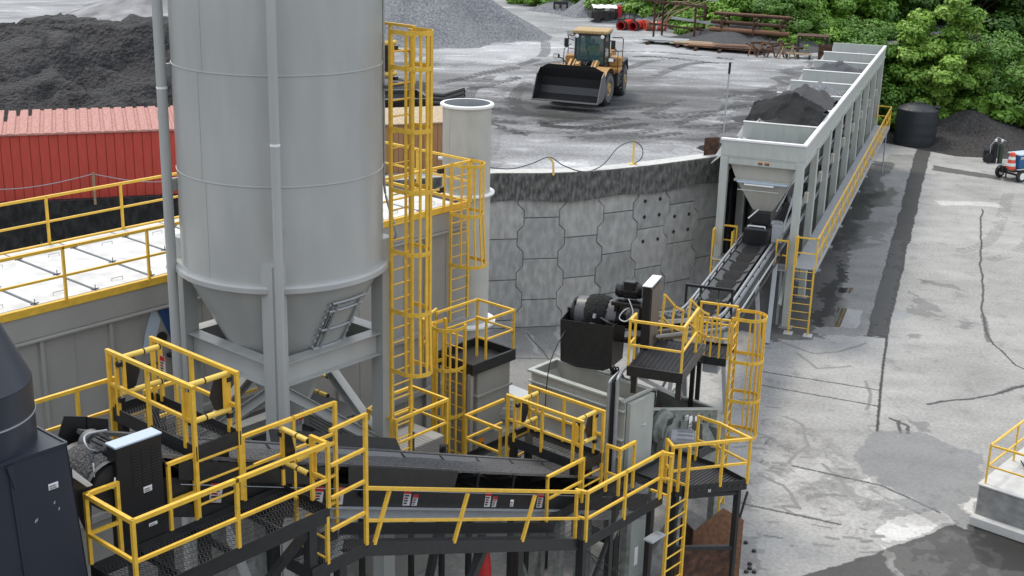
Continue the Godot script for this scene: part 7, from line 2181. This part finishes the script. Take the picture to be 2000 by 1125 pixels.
	axled("cart_wheel", [[0, 0], [0.3, 0], [0.32, 0.04], [0.3, 0.08], [0, 0.08]], Vector3(28.35, 0.32, -76.7), Vector3(0.4, 0, 1), M.rubber, 18)
	put("cart_frame", tube([Vector3(28.5, 0.1, -76.8), Vector3(28.5, 1.0, -77.0), Vector3(28.9, 1.5, -77.1), Vector3(29.4, 1.3, -77.0)], 0.03, 6), M.galv)
	box("tool_bag", Vector3(28.2, 0.0, -77.3), Vector3(28.7, 0.8, -76.95), M.black, 0.08)
	# red culvert pipes
	for k in 3:
		var p := Vector3([7.0, 7.8, 8.7][k], YARD + 0.30, [-90.6, -90.4, -90.9][k])
		thing("red_pipe", ["leftmost wide red lined pipe lying mouth forward by the flatbed", "second red lined pipe with a black bell beside the leftmost one", "red pipe lying sideways behind the pipe mouths"][k], "pipe", p, "")
		var dv: Vector3 = [Vector3(0.45, 0, -1), Vector3(0.5, 0, -1), Vector3(1, 0.0, -0.25)][k]
		axled("pipe_wall", [[0.26, 0], [0.30, 0], [0.30, 2.0 if k < 2 else 1.5], [0.26, 2.0 if k < 2 else 1.5], [0.26, 0]], p, dv, M.red if k < 2 else M.orange, 28)
		axled("pipe_bell", [[0.305, 0.05], [0.365, 0.05], [0.375, 0.2], [0.365, 0.35], [0.305, 0.35]], p, dv, M.black if k < 2 else M.rust_light, 28)
		axled("pipe_end", [[0.0, 1.4], [0.255, 1.4]], p, dv, M.red, 20)
		for j in 2: axled("pipe_band", [[0.305, 0.7 + j * 0.5], [0.32, 0.7 + j * 0.5], [0.32, 0.8 + j * 0.5], [0.305, 0.8 + j * 0.5]], p, dv, M.orange if k < 2 else M.white, 24)
	# flatbed truck body and roll-off bin
	fr = frame_of(Vector3(4.75, YARD, -95.6), 80.0)
	thing("tarped_trailer", "black open trailer with a pale tarpaulin roof parked behind the loader", "trailer", Vector3(1, 0, 0))
	cur.scale = Vector3.ONE * 0.66
	box("trailer_body", Vector3(0, 0.45, -1.0), Vector3(2.9, 1.1, 1.0), M.black)
	for k in 5: bar("stake", Vector3(0.1 + k * 0.66, 0.5, 1.03), Vector3(0.1 + k * 0.66, 1.5, 1.03), 0.08, M.black_satin)
	bar("side_rail", Vector3(0, 1.5, 1.03), Vector3(2.9, 1.5, 1.03), 0.08, M.black_satin)
	put("tarpaulin", grid(12, 8, func(i, j): return Vector3(lerpf(0.2, 2.9, i), 1.55 + 0.3 * sin(PI * j) + 0.04 * sin(i * 19), lerpf(-1.0, 1.0, j))), M.white)
	for k in 2: axled("wheel", [[0, 0], [0.36, 0], [0.38, 0.1], [0.36, 0.2], [0, 0.2]], Vector3(0.7 + 1.2 * k, 0.38, 0.82), Vector3(0, 0, 1), M.tyre, 18)
	box("red_cab", Vector3(3.0, 0.5, -0.8), Vector3(3.5, 1.75, 0.8), M.red, 0.05)
	thing("low_trailer", "low black flat trailer just in front of the tarped trailer", "trailer", Vector3(2.3, 0, 1.6))
	cur.scale = Vector3.ONE * 0.62
	box("deck", Vector3(1.7, 0.5, 2.0), Vector3(3.6, 0.75, 3.2), M.black)
	for k in 4: bar("upright", Vector3(1.8 + k * 0.56, 0.75, 3.1), Vector3(1.8 + k * 0.56, 1.25, 3.1), 0.06, M.black_satin)
	bar("rail", Vector3(1.75, 1.25, 3.1), Vector3(3.55, 1.25, 3.1), 0.06, M.black_satin)
	for k in 2: axled("wheel", [[0, 0], [0.3, 0], [0.3, 0.18], [0, 0.18]], Vector3(2.2 + 0.8 * k, 0.3, 3.1), Vector3(0, 0, 1), M.tyre, 16)
	fr = frame_of(Vector3(2.25, YARD, -101.2), 84.0)
	thing("roll_off_bin", "black attachment frame with two square openings far up the yard road", "frame", Vector3(1, 0, 0))
	cur.scale = Vector3.ONE * 0.66
	box("top_bar", Vector3(0.0, 1.0, -0.1), Vector3(1.7, 1.35, 0.3), M.black)
	box("low_bar", Vector3(0.0, 0.1, -0.1), Vector3(1.7, 0.35, 0.3), M.black)
	for x in [0.0, 0.72, 1.5]: box("upright", Vector3(x, 0.35, -0.1), Vector3(x + 0.2, 1.0, 0.3), M.black)
	box("back_plate", Vector3(0.1, 0.3, -0.5), Vector3(1.6, 0.45, -0.15), M.black_satin)
	thing("timber_beam", "pale timber beam lying from the attachment frame towards the tarped trailer", "timber", Vector3(2.6, 0, 1.6))
	bar("beam", Vector3(1.5, 0.12, 0.9), Vector3(4.0, 0.12, 3.6), 0.2, M.wood)
	fr = FW
	# steel racks
	thing("steel_rack", "tall two tier steel rack holding long beams by the trees", "rack", Vector3(10, YARD, -85))
	for q in [[8.9, -86.8], [11.4, -85.4], [9.6, -88.2], [12.2, -86.8]]:
		bar("upright", Vector3(q[0], YARD - 0.1, q[1]), Vector3(q[0], YARD + 2.3, q[1]), 0.13, M.rust)
	for q in [[8.9, -86.8, 9.6, -88.2], [11.4, -85.4, 12.2, -86.8]]:
		for h in [0.8, 1.5, 2.2]: bar("arm", Vector3(q[0], YARD + h, q[1]), Vector3(q[2], YARD + h, q[3]), 0.1, M.rust)
	bar("beam", Vector3(7.6, YARD + 2.45, -87.3), Vector3(12.2, YARD + 2.2, -85.1), 0.12, M.rust)
	bar("beam", Vector3(9.3, YARD + 2.75, -88.4), Vector3(13.0, YARD + 2.5, -86.9), 0.11, M.galv)
	bar("beam", Vector3(10.0, YARD + 1.35, -86.6), Vector3(13.2, YARD + 1.1, -85.2), 0.14, M.galv)
	bar("beam", Vector3(8.6, YARD + 0.9, -87.0), Vector3(12.0, YARD + 0.7, -85.5), 0.12, M.rust)
	thing("pipe_rack", "low rusty rack of long brown pipes beside the woods", "rack", Vector3(15, YARD, -83))
	for q in [[13.0, -84.6], [14.9, -83.7], [16.5, -83.0]]:
		bar("upright", Vector3(q[0], YARD - 0.1, q[1]), Vector3(q[0], YARD + 1.7, q[1]), 0.12, M.rust)
		bar("upright", Vector3(q[0] + 0.7, YARD - 0.1, q[1] - 1.5), Vector3(q[0] + 0.7, YARD + 1.9, q[1] - 1.5), 0.12, M.rust)
		for h in [0.75, 1.2, 1.65]: bar("arm", Vector3(q[0], YARD + h, q[1]), Vector3(q[0] + 0.7, YARD + h, q[1] - 1.5), 0.1, M.rust)
	for k in 6:
		var o := Vector3(0.1 + 0.12 * k, YARD + [0.88, 1.33, 1.33, 1.78, 1.78, 0.88][k], -0.1 - 0.25 * k)
		rod("long_pipe", Vector3(12.2, 0, -84.9) + o, Vector3(16.9 - 0.3 * (k % 3), 0, -82.7) + o, [0.15, 0.12, 0.1, 0.1, 0.12, 0.1][k], M.rust_light if k % 2 == 0 else M.rust)
	var plates := [[9.2, -83.6, 1.4, 0.9, M.galv], [10.8, -82.3, 1.2, 0.8, M.wood], [12.2, -81.2, 1.8, 1.1, M.rust_light], [13.4, -80.4, 1.6, 0.9, M.rust]]
	for k in 4:
		var q: Array = plates[k]
		thing("steel_plate", ["greyish steel plate at the left end of the row of ground plates", "timber coloured plate second in the row of ground plates", "wide rusty orange plate third in the row of ground plates", "darker rusty plate at the right end of the row of ground plates"][k], "plate", Vector3(q[0], YARD, q[1]))
		for j in 2: put("sheet", cbox(Vector3(q[2] * 2.0, 0.05, q[3] * 1.6), 0.008), q[4], Transform3D(Basis(Vector3.UP, -0.42 + 0.12 * j), Vector3(q[0] + 0.2 * j, YARD + 0.22 + 0.07 * j, q[1])))
		for j in 2: put("bearer", cbox(Vector3(0.15, 0.18, q[3] * 1.5), 0.01), M.rust, Transform3D(Basis(Vector3.UP, -0.4), Vector3(q[0] - q[2] * 0.6 + q[2] * 1.2 * j, YARD + 0.09, q[1] - 0.3 * j + 0.15)))
	for k in 3:
		var p := Vector3([14.3, 15.4, 16.0][k], YARD, [-78.6, -78.3, -77.8][k])
		thing("saw_horse", ["leftmost rusty saw horse holding scrap steel", "middle rusty saw horse under the scrap steel", "rightmost saw horse with crossed pale legs"][k], "saw horse", p, "")
		for j in 2:
			var o := Vector3(0.25 - 0.5 * j, 0, 0.1 - 0.2 * j)
			bar("leg", p + o + Vector3(-0.28, 0, 0.2), p + o + Vector3(0.05, 0.8, 0), 0.07, M.rust_light if k != 2 else M.wood)
			bar("leg", p + o + Vector3(0.28, 0, -0.2), p + o + Vector3(-0.05, 0.8, 0), 0.07, M.rust_light if k != 2 else M.wood)
		bar("top_beam", p + Vector3(-0.4, 0.82, 0.15), p + Vector3(0.4, 0.82, -0.15), 0.1, M.rust)
	thing("scrap_steel", "tangled rusty scrap steel lying across the saw horses", "scrap steel", Vector3(15.2, YARD + 0.8, -78.3))
	for k in 14:
		var a := Vector3(r.randf_range(14.2, 16.6), YARD + r.randf_range(0.3, 1.0), r.randf_range(-79.2, -77.9))
		bar("offcut", a, a + Vector3(r.randf_range(-0.9, 0.9), r.randf_range(-0.2, 0.3), r.randf_range(-0.4, 0.4)), r.randf_range(0.05, 0.14), M.rust if k % 2 else M.rust_light)
	thing("welding_table", "rusty steel table standing beside the far end of the feed bins", "table", Vector3(17.75, YARD, -79.2))
	var W := Transform3D(Basis(Vector3.UP, -0.2), Vector3(17.75, YARD, -79.2))
	put("table_top", cbox(Vector3(1.9, 0.08, 1.3), 0.01), M.rust, W * Transform3D(Basis.IDENTITY, Vector3(0, 1.25, 0)))
	for q in [[-0.85, -0.5], [0.85, -0.5], [0.85, 0.5], [-0.85, 0.5]]:
		bar("leg", W * Vector3(q[0], 0, q[1]), W * Vector3(q[0], 1.22, q[1]), 0.12, M.black)
		bar("knee_brace", W * Vector3(q[0], 0.8, q[1]), W * Vector3(q[0] * 0.55, 1.2, q[1]), 0.06, M.black)
	thing("pallet", "pale timber pallet on the ground in front of the welding table", "pallet", Vector3(16.7, YARD, -78.3))
	for k in 6: put("slat", cbox(Vector3(1.5, 0.03, 0.13), 0.005), M.wood, Transform3D(Basis(Vector3.UP, -0.2), Vector3(16.75, YARD + 0.26, -77.9 - 0.17 * k)))
	for k in 3: put("bearer", cbox(Vector3(0.1, 0.22, 1.0), 0.005), M.black, Transform3D(Basis(Vector3.UP, -0.2), Vector3(16.1 + 0.65 * k, YARD + 0.12, -78.35 + 0.1 * k)))
	thing("rusty_plate", "rusty wall plate at the far end of the feed bins", "plate", A(32.6, -3.4, YARD))
	fr = FA
	off = Vector3(32.6, YARD, -3.4)
	cur.transform = fr.translated_local(off)
	box("sheet", Vector3(32.5, YARD - 0.1, -3.75), Vector3(32.56, 6.7, -2.95), M.rust)

# ---------------------------------------------------------------- concrete corner with rail, lower right
func build_corner() -> void:
	fr = frame_of(P(1912, 946, 1.1), 41.0)
	thing("concrete_bund", "low pale concrete bund with a projecting footing at the lower right edge", "wall", Vector3(0, -1.1, 0))
	box("bund_body", Vector3(0, -1.06, 0.0 - 0.0), Vector3(14, -0.02, 9.0), M.concrete, 0.03)
	box("bund_top", Vector3(-0.03, -0.02, -0.03 + 0.0), Vector3(14, 0.03, 9.03), M.concrete_pale, 0.02)
	box("footing", Vector3(-0.22, -1.1, -0.05), Vector3(0.0, -0.82, 9.2), M.concrete_pale, 0.03)
	thing("bund_rail", "orange yellow pipe railing standing on the concrete bund", "railing", Vector3(0.1, 0.03, 0.1))
	guard([Vector3(0.12, 0.03, 2.6), Vector3(0.12, 0.03, 0.12), Vector3(2.0, 0.03, 0.12), Vector3(3.9, 0.03, 0.12)], 1.07, [0.5], 0.045)
	thing("hose_coil", "black coiled hose lying on the concrete bund", "hose", Vector3(1.5, 0.04, 1.2))
	var pts := []
	for k in 60: pts.append(Vector3(2.0 + cos(k * 0.5) * (0.30 + 0.006 * k), 0.06 + 0.012 * (k % 12), 1.0 + sin(k * 0.5) * (0.30 + 0.006 * k)))
	put("hose_turns", tube(pts, 0.02, 6), M.rubber)

# ---------------------------------------------------------------- wheel loader: s forward, h up, t to its own right
func smooth_body(bones: Array, cell: float, paint: Callable) -> ArrayMesh:
	# distances to tapered capsules joined with a smooth minimum, meshed as surface nets
	var lo := Vector3.INF
	var hi := -Vector3.INF
	for b in bones:
		var r := maxf(b[2], b[3]) + cell * 2
		lo = lo.min(b[0].min(b[1]) - Vector3.ONE * r)
		hi = hi.max(b[0].max(b[1]) + Vector3.ONE * r)
	var n := Vector3i(((hi - lo) / cell).ceil()) + Vector3i.ONE
	var f := PackedFloat32Array()
	f.resize(n.x * n.y * n.z)
	var k := 0.035
	for z in n.z:
		for y in n.y:
			for x in n.x:
				var p := lo + Vector3(x, y, z) * cell
				var d := 9.0
				for b in bones:
					var ab: Vector3 = b[1] - b[0]
					var t := clampf((p - b[0]).dot(ab) / maxf(ab.length_squared(), 1e-6), 0, 1)
					var e: float = p.distance_to(b[0] + ab * t) - lerpf(b[2], b[3], t)
					var hh := clampf(0.5 + 0.5 * (d - e) / k, 0, 1)
					d = lerpf(d, e, hh) - k * hh * (1 - hh)
				f[(z * n.y + y) * n.x + x] = d
	var ids := {}
	var pts := PackedVector3Array()
	var cols := PackedColorArray()
	for z in n.z - 1:
		for y in n.y - 1:
			for x in n.x - 1:
				var acc := Vector3.ZERO
				var cnt := 0
				var v := []
				for c in 8: v.append(f[((z + (c >> 2)) * n.y + y + ((c >> 1) & 1)) * n.x + x + (c & 1)])
				for e in [[0, 1], [2, 3], [4, 5], [6, 7], [0, 2], [1, 3], [4, 6], [5, 7], [0, 4], [1, 5], [2, 6], [3, 7]]:
					if (v[e[0]] < 0) != (v[e[1]] < 0):
						var t: float = v[e[0]] / (v[e[0]] - v[e[1]])
						acc += Vector3(e[0] & 1, (e[0] >> 1) & 1, e[0] >> 2).lerp(Vector3(e[1] & 1, (e[1] >> 1) & 1, e[1] >> 2), t)
						cnt += 1
				if cnt:
					ids[Vector3i(x, y, z)] = pts.size()
					var w := lo + (Vector3(x, y, z) + acc / cnt) * cell
					pts.append(w)
					cols.append(paint.call(w))
	var idx := PackedInt32Array()
	for c in ids:
		var at: Vector3i = c
		var f0 := f[(at.z * n.y + at.y) * n.x + at.x]
		for ax in 3:
			var u := Vector3i.ZERO
			u[ax] = 1
			var nx := at + u
			var f1 := f[(nx.z * n.y + nx.y) * n.x + nx.x]
			if (f0 < 0) == (f1 < 0): continue
			var du := Vector3i.ZERO
			var dv := Vector3i.ZERO
			du[(ax + 1) % 3] = 1
			dv[(ax + 2) % 3] = 1
			if not (ids.has(at - du) and ids.has(at - dv) and ids.has(at - du - dv)): continue
			var q := [ids[at - du - dv], ids[at - dv], ids[at], ids[at - du]]
			if f0 < 0: idx.append_array([q[0], q[2], q[1], q[0], q[3], q[2]])
			else: idx.append_array([q[0], q[1], q[2], q[0], q[2], q[3]])
	var st := SurfaceTool.new()
	st.begin(Mesh.PRIMITIVE_TRIANGLES)
	for i in pts.size():
		st.set_color(cols[i])
		st.add_vertex(pts[i])
	for i in idx: st.add_index(i)
	st.generate_normals()
	return st.commit()

func wheel(s: float, t: float, side: float, x: Transform3D) -> void:
	var c := x * Vector3(s, 0.78, t)
	var d := x.basis * Vector3(0, 0, side)
	var w := axled("wheel", [[0.34, 0.0], [0.42, -0.02], [0.66, 0.0], [0.74, 0.06], [0.77, 0.16], [0.77, 0.44], [0.74, 0.54], [0.66, 0.6], [0.42, 0.62], [0.34, 0.6]], c - d * 0.3, d, M.tyre, 30)
	axled("tyre_wall", [[0.36, 0.0], [0.44, 0.025], [0.64, 0.012]], c + d * 0.305, d, M.tyre_side, 28, w)
	axled("rim", [[0, 0.02], [0.12, 0.02], [0.14, 0.06], [0.2, 0.06], [0.24, -0.06], [0.33, -0.02], [0.37, 0.02], [0.37, -0.1]], c + d * 0.28, d, M.cat_pale, 24, w)
	for k in 22:
		var a := TAU * k / 22.0
		var rad := x.basis * Vector3(cos(a), sin(a), 0)
		for sd in [-1.0, 1.0]:
			var p: Vector3 = c + d * (0.15 * sd) + rad * 0.775 + x.basis * Vector3(-sin(a), cos(a), 0) * (0.06 * sd)
			put("lug", cbox(Vector3(0.09, 0.05, 0.3), 0.01), M.tyre, Transform3D(Basis(x.basis * Vector3(-sin(a), cos(a), 0), rad, d), p), w)

func build_loader() -> void:
	var O := Vector3(3.47, YARD, -61.5)
	fr = frame_of(O, 193.0)
	thing("wheel_loader", "dusty yellow tan wheel loader with a big black bucket on the upper yard", "wheel loader", Vector3.ZERO)
	var I := Transform3D.IDENTITY
	var X := fr.affine_inverse() * frame_of(O, 201.0)   # the front frame is steered
	wheel(-1.6, -1.08, -1.0, I)
	wheel(-1.6, 1.08, 1.0, I)
	wheel(1.5, -1.08, -1.0, X)
	wheel(1.5, 1.08, 1.0, X)
	# rear body
	box("rear_frame", Vector3(-2.7, 0.6, -0.6), Vector3(0.0, 1.2, 0.6), M.black, 0.04)
	box("engine_hood", Vector3(-2.9, 1.2, -0.72), Vector3(-0.75, 2.15, 0.72), M.cat, 0.1)
	box("counterweight", Vector3(-3.1, 0.75, -1.05), Vector3(-2.6, 1.5, 1.05), M.cat, 0.12)
	for sd in [-1.0, 1.0]:
		box("rear_fender", Vector3(-2.35, 1.62, sd * 1.38), Vector3(-0.75, 1.72, sd * 0.74), M.black, 0.03)
		poly("fender_flap", [Vector3(-2.35, 1.65, sd * 0.85), Vector3(-2.75, 1.1, sd * 0.85), Vector3(-2.7, 1.1, sd * 0.85), Vector3(-2.25, 1.65, sd * 0.85)], Vector3(0, 0, sd * 0.52), M.black)
		box("fuel_tank", Vector3(-0.72, 0.6, sd * 1.3), Vector3(0.1, 1.3, sd * 0.62), M.black, 0.05)
		box("step_box", Vector3(-0.8, 1.3, sd * 1.35), Vector3(0.3, 1.5, sd * 0.7), M.cat, 0.04)
		box("side_cover", Vector3(-1.1, 1.5, sd * 1.34), Vector3(-0.35, 1.95, sd * 0.76), M.cat, 0.05)
		# hand rails
		put("hand_rail", tube([Vector3(-0.9, 1.6, sd * 1.32), Vector3(-0.9, 2.75, sd * 1.32), Vector3(-0.6, 2.85, sd * 1.32), Vector3(-0.55, 2.85, sd * 0.85)], 0.025, 6), M.black_satin)
		put("hand_rail", tube([Vector3(0.35, 1.35, sd * 1.3), Vector3(0.3, 2.3, sd * 1.28), Vector3(0.3, 2.55, sd * 0.95)], 0.022, 6), M.black_satin)
		rod("hand_rail", Vector3(-0.9, 2.2, sd * 1.32), Vector3(-0.55, 2.2, sd * 0.85), 0.02, M.black_satin)
		for k in 3: rod("step", Vector3(-0.5 + 0.05 * k, 0.55 + 0.3 * k, sd * 1.38), Vector3(0.05, 0.55 + 0.3 * k, sd * 1.38), 0.025, M.black_satin)
		# mirrors
		put("mirror_arm", tube([Vector3(0.62, 2.75, sd * 0.78), Vector3(0.7, 2.85, sd * 1.0), Vector3(0.72, 2.8, sd * 1.08)], 0.02, 6), M.black_satin)
		box("mirror", Vector3(0.66, 2.45, sd * 1.0), Vector3(0.76, 2.86, sd * 1.2), M.black_satin, 0.03)
	turned("exhaust", [[0.07, 0], [0.07, 0.7], [0.05, 0.75]], Vector3(-1.6, 2.1, -0.4), M.black, 12)
	turned("air_cleaner", [[0.0, 0.75], [0.15, 0.72], [0.15, 0.4], [0.1, 0.35], [0.1, 0.0]], Vector3(-1.3, 2.1, 0.45), M.black, 14)
	# cab
	var cb := [Vector2(-0.62, -0.72), Vector2(0.62, -0.70), Vector2(0.62, 0.70), Vector2(-0.62, 0.72)]
	for q in cb: bar("cab_post", Vector3(q.x, 1.45, q.y), Vector3(q.x * 0.93, 3.1, q.y * 0.96), 0.085, M.black)
	box("cab_base", Vector3(-0.66, 1.2, -0.76), Vector3(0.66, 1.66, 0.76), M.black, 0.03)
	box("cab_sill", Vector3(0.6, 1.66, -0.7), Vector3(0.66, 1.74, 0.7), M.black)
	box("cab_roof", Vector3(-0.78, 3.1, -0.84), Vector3(0.80, 3.26, 0.84), M.cat_pale, 0.06)
	box("roof_rim", Vector3(-0.72, 3.02, -0.78), Vector3(0.74, 3.1, 0.78), M.black, 0.02)
	poly("windscreen", [Vector3(0.615, 1.74, -0.66), Vector3(0.615, 1.74, 0.66), Vector3(0.575, 3.02, 0.63), Vector3(0.575, 3.02, -0.63)], Vector3(0.012, 0, 0), M.glass)
	for sd in [-1.0, 1.0]: poly("side_window", [Vector3(-0.58, 1.68, sd * 0.715), Vector3(0.58, 1.68, sd * 0.70), Vector3(0.54, 3.02, sd * 0.68), Vector3(-0.55, 3.02, sd * 0.69)], Vector3(0, 0, sd * 0.012), M.glass)
	poly("rear_window", [Vector3(-0.61, 1.9, -0.66), Vector3(-0.61, 1.9, 0.66), Vector3(-0.57, 3.02, 0.64), Vector3(-0.57, 3.02, -0.64)], Vector3(-0.012, 0, 0), M.glass)
	bar("wiper", Vector3(0.64, 1.8, -0.05), Vector3(0.60, 2.55, 0.2), 0.02, M.black_satin)
	for t in [-0.6, 0.6]: axled("roof_lamp", [[0, 0], [0.07, 0], [0.09, 0.06], [0.0, 0.07]], Vector3(0.74, 3.0, t), Vector3(1, 0, 0), M.white, 12)
	box("seat_back", Vector3(-0.45, 1.75, -0.27), Vector3(-0.30, 2.55, 0.27), M.black, 0.06)
	box("seat_cushion", Vector3(-0.40, 1.68, -0.27), Vector3(0.12, 1.82, 0.27), M.black, 0.05)
	bar("steering_column", Vector3(0.48, 1.66, 0.0), Vector3(0.32, 2.1, 0.0), 0.06, M.black)
	axled("steering_wheel", [[0.17, -0.012], [0.2, 0.0], [0.17, 0.012], [0.15, 0.0], [0.17, -0.012]], Vector3(0.32, 2.1, 0.0), Vector3(-0.4, 0.9, 0), M.black, 18)
	# front frame, arms, bucket (steered)
	var F := func(s: float, h: float, t: float) -> Vector3: return X * Vector3(s, h, t)
	bar("front_frame", F.call(0.1, 0.95, 0), F.call(2.1, 0.85, 0), 0.75, M.black, 0.6)
	for t in [-0.42, 0.42]:
		poly("loader_tower", [F.call(0.7, 0.9, t), F.call(1.7, 0.9, t), F.call(1.45, 1.7, t), F.call(1.05, 1.95, t), F.call(0.75, 1.8, t)], X.basis * Vector3(0, 0, 0.07 * signf(t)), M.cat)
		poly("lift_arm", [F.call(0.85, 1.85, t * 1.35), F.call(1.15, 1.98, t * 1.35), F.call(2.1, 1.35, t * 1.35), F.call(2.6, 0.72, t * 1.35), F.call(2.5, 0.5, t * 1.35), F.call(1.9, 0.95, t * 1.35)], X.basis * Vector3(0, 0, 0.11 * signf(t)), M.cat)
		rod("lift_ram", F.call(0.9, 1.0, t * 0.9), F.call(2.1, 1.15, t * 0.9), 0.07, M.steel)
	poly("cross_tube", [F.call(1.75, 1.35, -0.6), F.call(2.1, 1.5, -0.6), F.call(2.3, 1.2, -0.6), F.call(1.95, 1.0, -0.6)], X.basis * Vector3(0, 0, 1.2), M.cat)
	poly("bell_crank", [F.call(1.7, 1.6, -0.09), F.call(2.0, 2.0, -0.09), F.call(2.2, 1.9, -0.09), F.call(2.45, 0.95, -0.09), F.call(2.25, 0.9, -0.09)], X.basis * Vector3(0, 0, 0.18), M.cat)
	rod("tilt_ram", F.call(0.8, 1.75, 0), F.call(2.05, 1.92, 0), 0.09, M.black)
	for k in 4: hose("hydraulic_hose", [F.call(0.7, 1.7, -0.2 + 0.1 * k), F.call(1.1, 1.95, -0.25 + 0.12 * k), F.call(1.6, 1.75, -0.2 + 0.1 * k)], 0.03, M.black_satin)
	for sd in [-1.0, 1.0]:
		# front fender arched over the wheel
		var pts := []
		var o := []
		for k in 7:
			var a := lerpf(0.35, 2.5, k / 6.0)
			pts.append(F.call(1.5 + cos(a) * 0.95, 0.78 + sin(a) * 0.92, sd * 0.78))
		var v := PackedVector3Array()
		var dz: Vector3 = X.basis * Vector3(0, 0, sd * 0.62)
		for k in 6:
			var up := Vector3.UP * 0.04
			q4(v, pts[k], pts[k + 1], pts[k + 1] + dz, pts[k] + dz)
			q4(v, pts[k] + up, pts[k] + dz + up, pts[k + 1] + dz + up, pts[k + 1] + up)
			q4(v, pts[k] + dz, pts[k + 1] + dz, pts[k + 1] + dz + up, pts[k] + dz + up)
		put("front_fender", soup(v), M.cat)
		put("lamp_arm", tube([F.call(1.0, 1.6, sd * 0.8), F.call(1.1, 1.95, sd * 1.1), F.call(1.15, 2.0, sd * 1.35)], 0.03, 6), M.black_satin)
		put("head_lamp", cbox(Vector3(0.2, 0.2, 0.3), 0.04), M.black_satin, X * Transform3D(Basis.IDENTITY, Vector3(1.2, 2.05, sd * 1.35)))
		put("lamp_glass", cbox(Vector3(0.02, 0.14, 0.22), 0.01), M.white, X * Transform3D(Basis.IDENTITY, Vector3(1.31, 2.05, sd * 1.35)))
	# bucket: curved shell, side plates, cutting edge
	var half := 1.52
	var prof := [Vector2(3.72, 0.40), Vector2(3.1, 0.42), Vector2(2.78, 0.58), Vector2(2.62, 0.9), Vector2(2.68, 1.3), Vector2(2.92, 1.72)]
	var sh := PackedVector3Array()
	for k in prof.size() - 1:
		var p: Vector2 = prof[k]
		var q: Vector2 = prof[k + 1]
		q4(sh, F.call(p.x, p.y, -half), F.call(q.x, q.y, -half), F.call(q.x, q.y, half), F.call(p.x, p.y, half))
		var dn := (q - p).orthogonal().normalized() * -0.04
		q4(sh, F.call(p.x + dn.x, p.y + dn.y, -half), F.call(p.x + dn.x, p.y + dn.y, half), F.call(q.x + dn.x, q.y + dn.y, half), F.call(q.x + dn.x, q.y + dn.y, -half))
	var bk := put("bucket", soup(sh), M.black)
	for sd in [-1.0, 1.0]:
		poly("bucket_side", [F.call(3.78, 0.38, sd * half), F.call(3.1, 0.40, sd * half), F.call(2.76, 0.56, sd * half), F.call(2.6, 0.9, sd * half), F.call(2.66, 1.3, sd * half), F.call(2.9, 1.7, sd * half), F.call(3.2, 1.5, sd * half)], X.basis * Vector3(0, 0, sd * 0.04), M.worn_steel if sd < 0 else M.black, bk)
	bar("cutting_edge", F.call(3.74, 0.39, -half - 0.05), F.call(3.74, 0.39, half + 0.05), 0.2, M.worn_steel, 0.04, bk)
	poly("spill_guard", [F.call(2.9, 1.71, -half), F.call(2.9, 1.71, half), F.call(2.98, 1.93, half * 0.72), F.call(2.98, 1.93, -half * 0.72)], X.basis * Vector3(0.03, 0, 0), M.black, bk)
	# driver
	var paint := func(p: Vector3) -> Color:
		if p.y > 2.52: return Color(0.05, 0.04, 0.035) if p.y > 2.70 or p.x < -0.19 else Color(0.36, 0.21, 0.15)
		if p.y < 2.02 and p.x > -0.1: return Color(0.04, 0.05, 0.08)
		if p.x > 0.17: return Color(0.36, 0.21, 0.15)
		return Color(0.34, 0.42, 0.07)
	var bones := [[Vector3(-0.2, 1.92, 0), Vector3(-0.24, 2.3, 0), 0.15, 0.17], [Vector3(-0.24, 2.36, -0.16), Vector3(-0.24, 2.36, 0.16), 0.085, 0.085], [Vector3(-0.22, 2.42, 0), Vector3(-0.2, 2.54, 0), 0.06, 0.055], [Vector3(-0.18, 2.62, 0), Vector3(-0.17, 2.7, 0), 0.09, 0.095], [Vector3(-0.09, 2.63, 0), Vector3(-0.07, 2.61, 0), 0.022, 0.018]]
	for sd in [-1.0, 1.0]:
		bones.append_array([[Vector3(-0.24, 2.34, sd * 0.2), Vector3(-0.1, 2.08, sd * 0.27), 0.062, 0.05], [Vector3(-0.1, 2.08, sd * 0.27), Vector3(0.2, 2.14, sd * 0.15), 0.048, 0.035], [Vector3(0.2, 2.14, sd * 0.15), Vector3(0.28, 2.14, sd * 0.13), 0.035, 0.03], [Vector3(-0.18, 1.92, sd * 0.1), Vector3(0.2, 1.92, sd * 0.14), 0.095, 0.07], [Vector3(0.2, 1.92, sd * 0.14), Vector3(0.3, 1.72, sd * 0.14), 0.065, 0.05]])
	var pm := StandardMaterial3D.new()
	pm.vertex_color_use_as_albedo = true
	pm.roughness = 0.8
	var body := smooth_body(bones, 0.026, paint)
	thing("person", "seated driver in a yellow safety vest behind the loader windscreen", "person", Vector3(-0.2, 1.8, 0))
	put("body", body, pm)
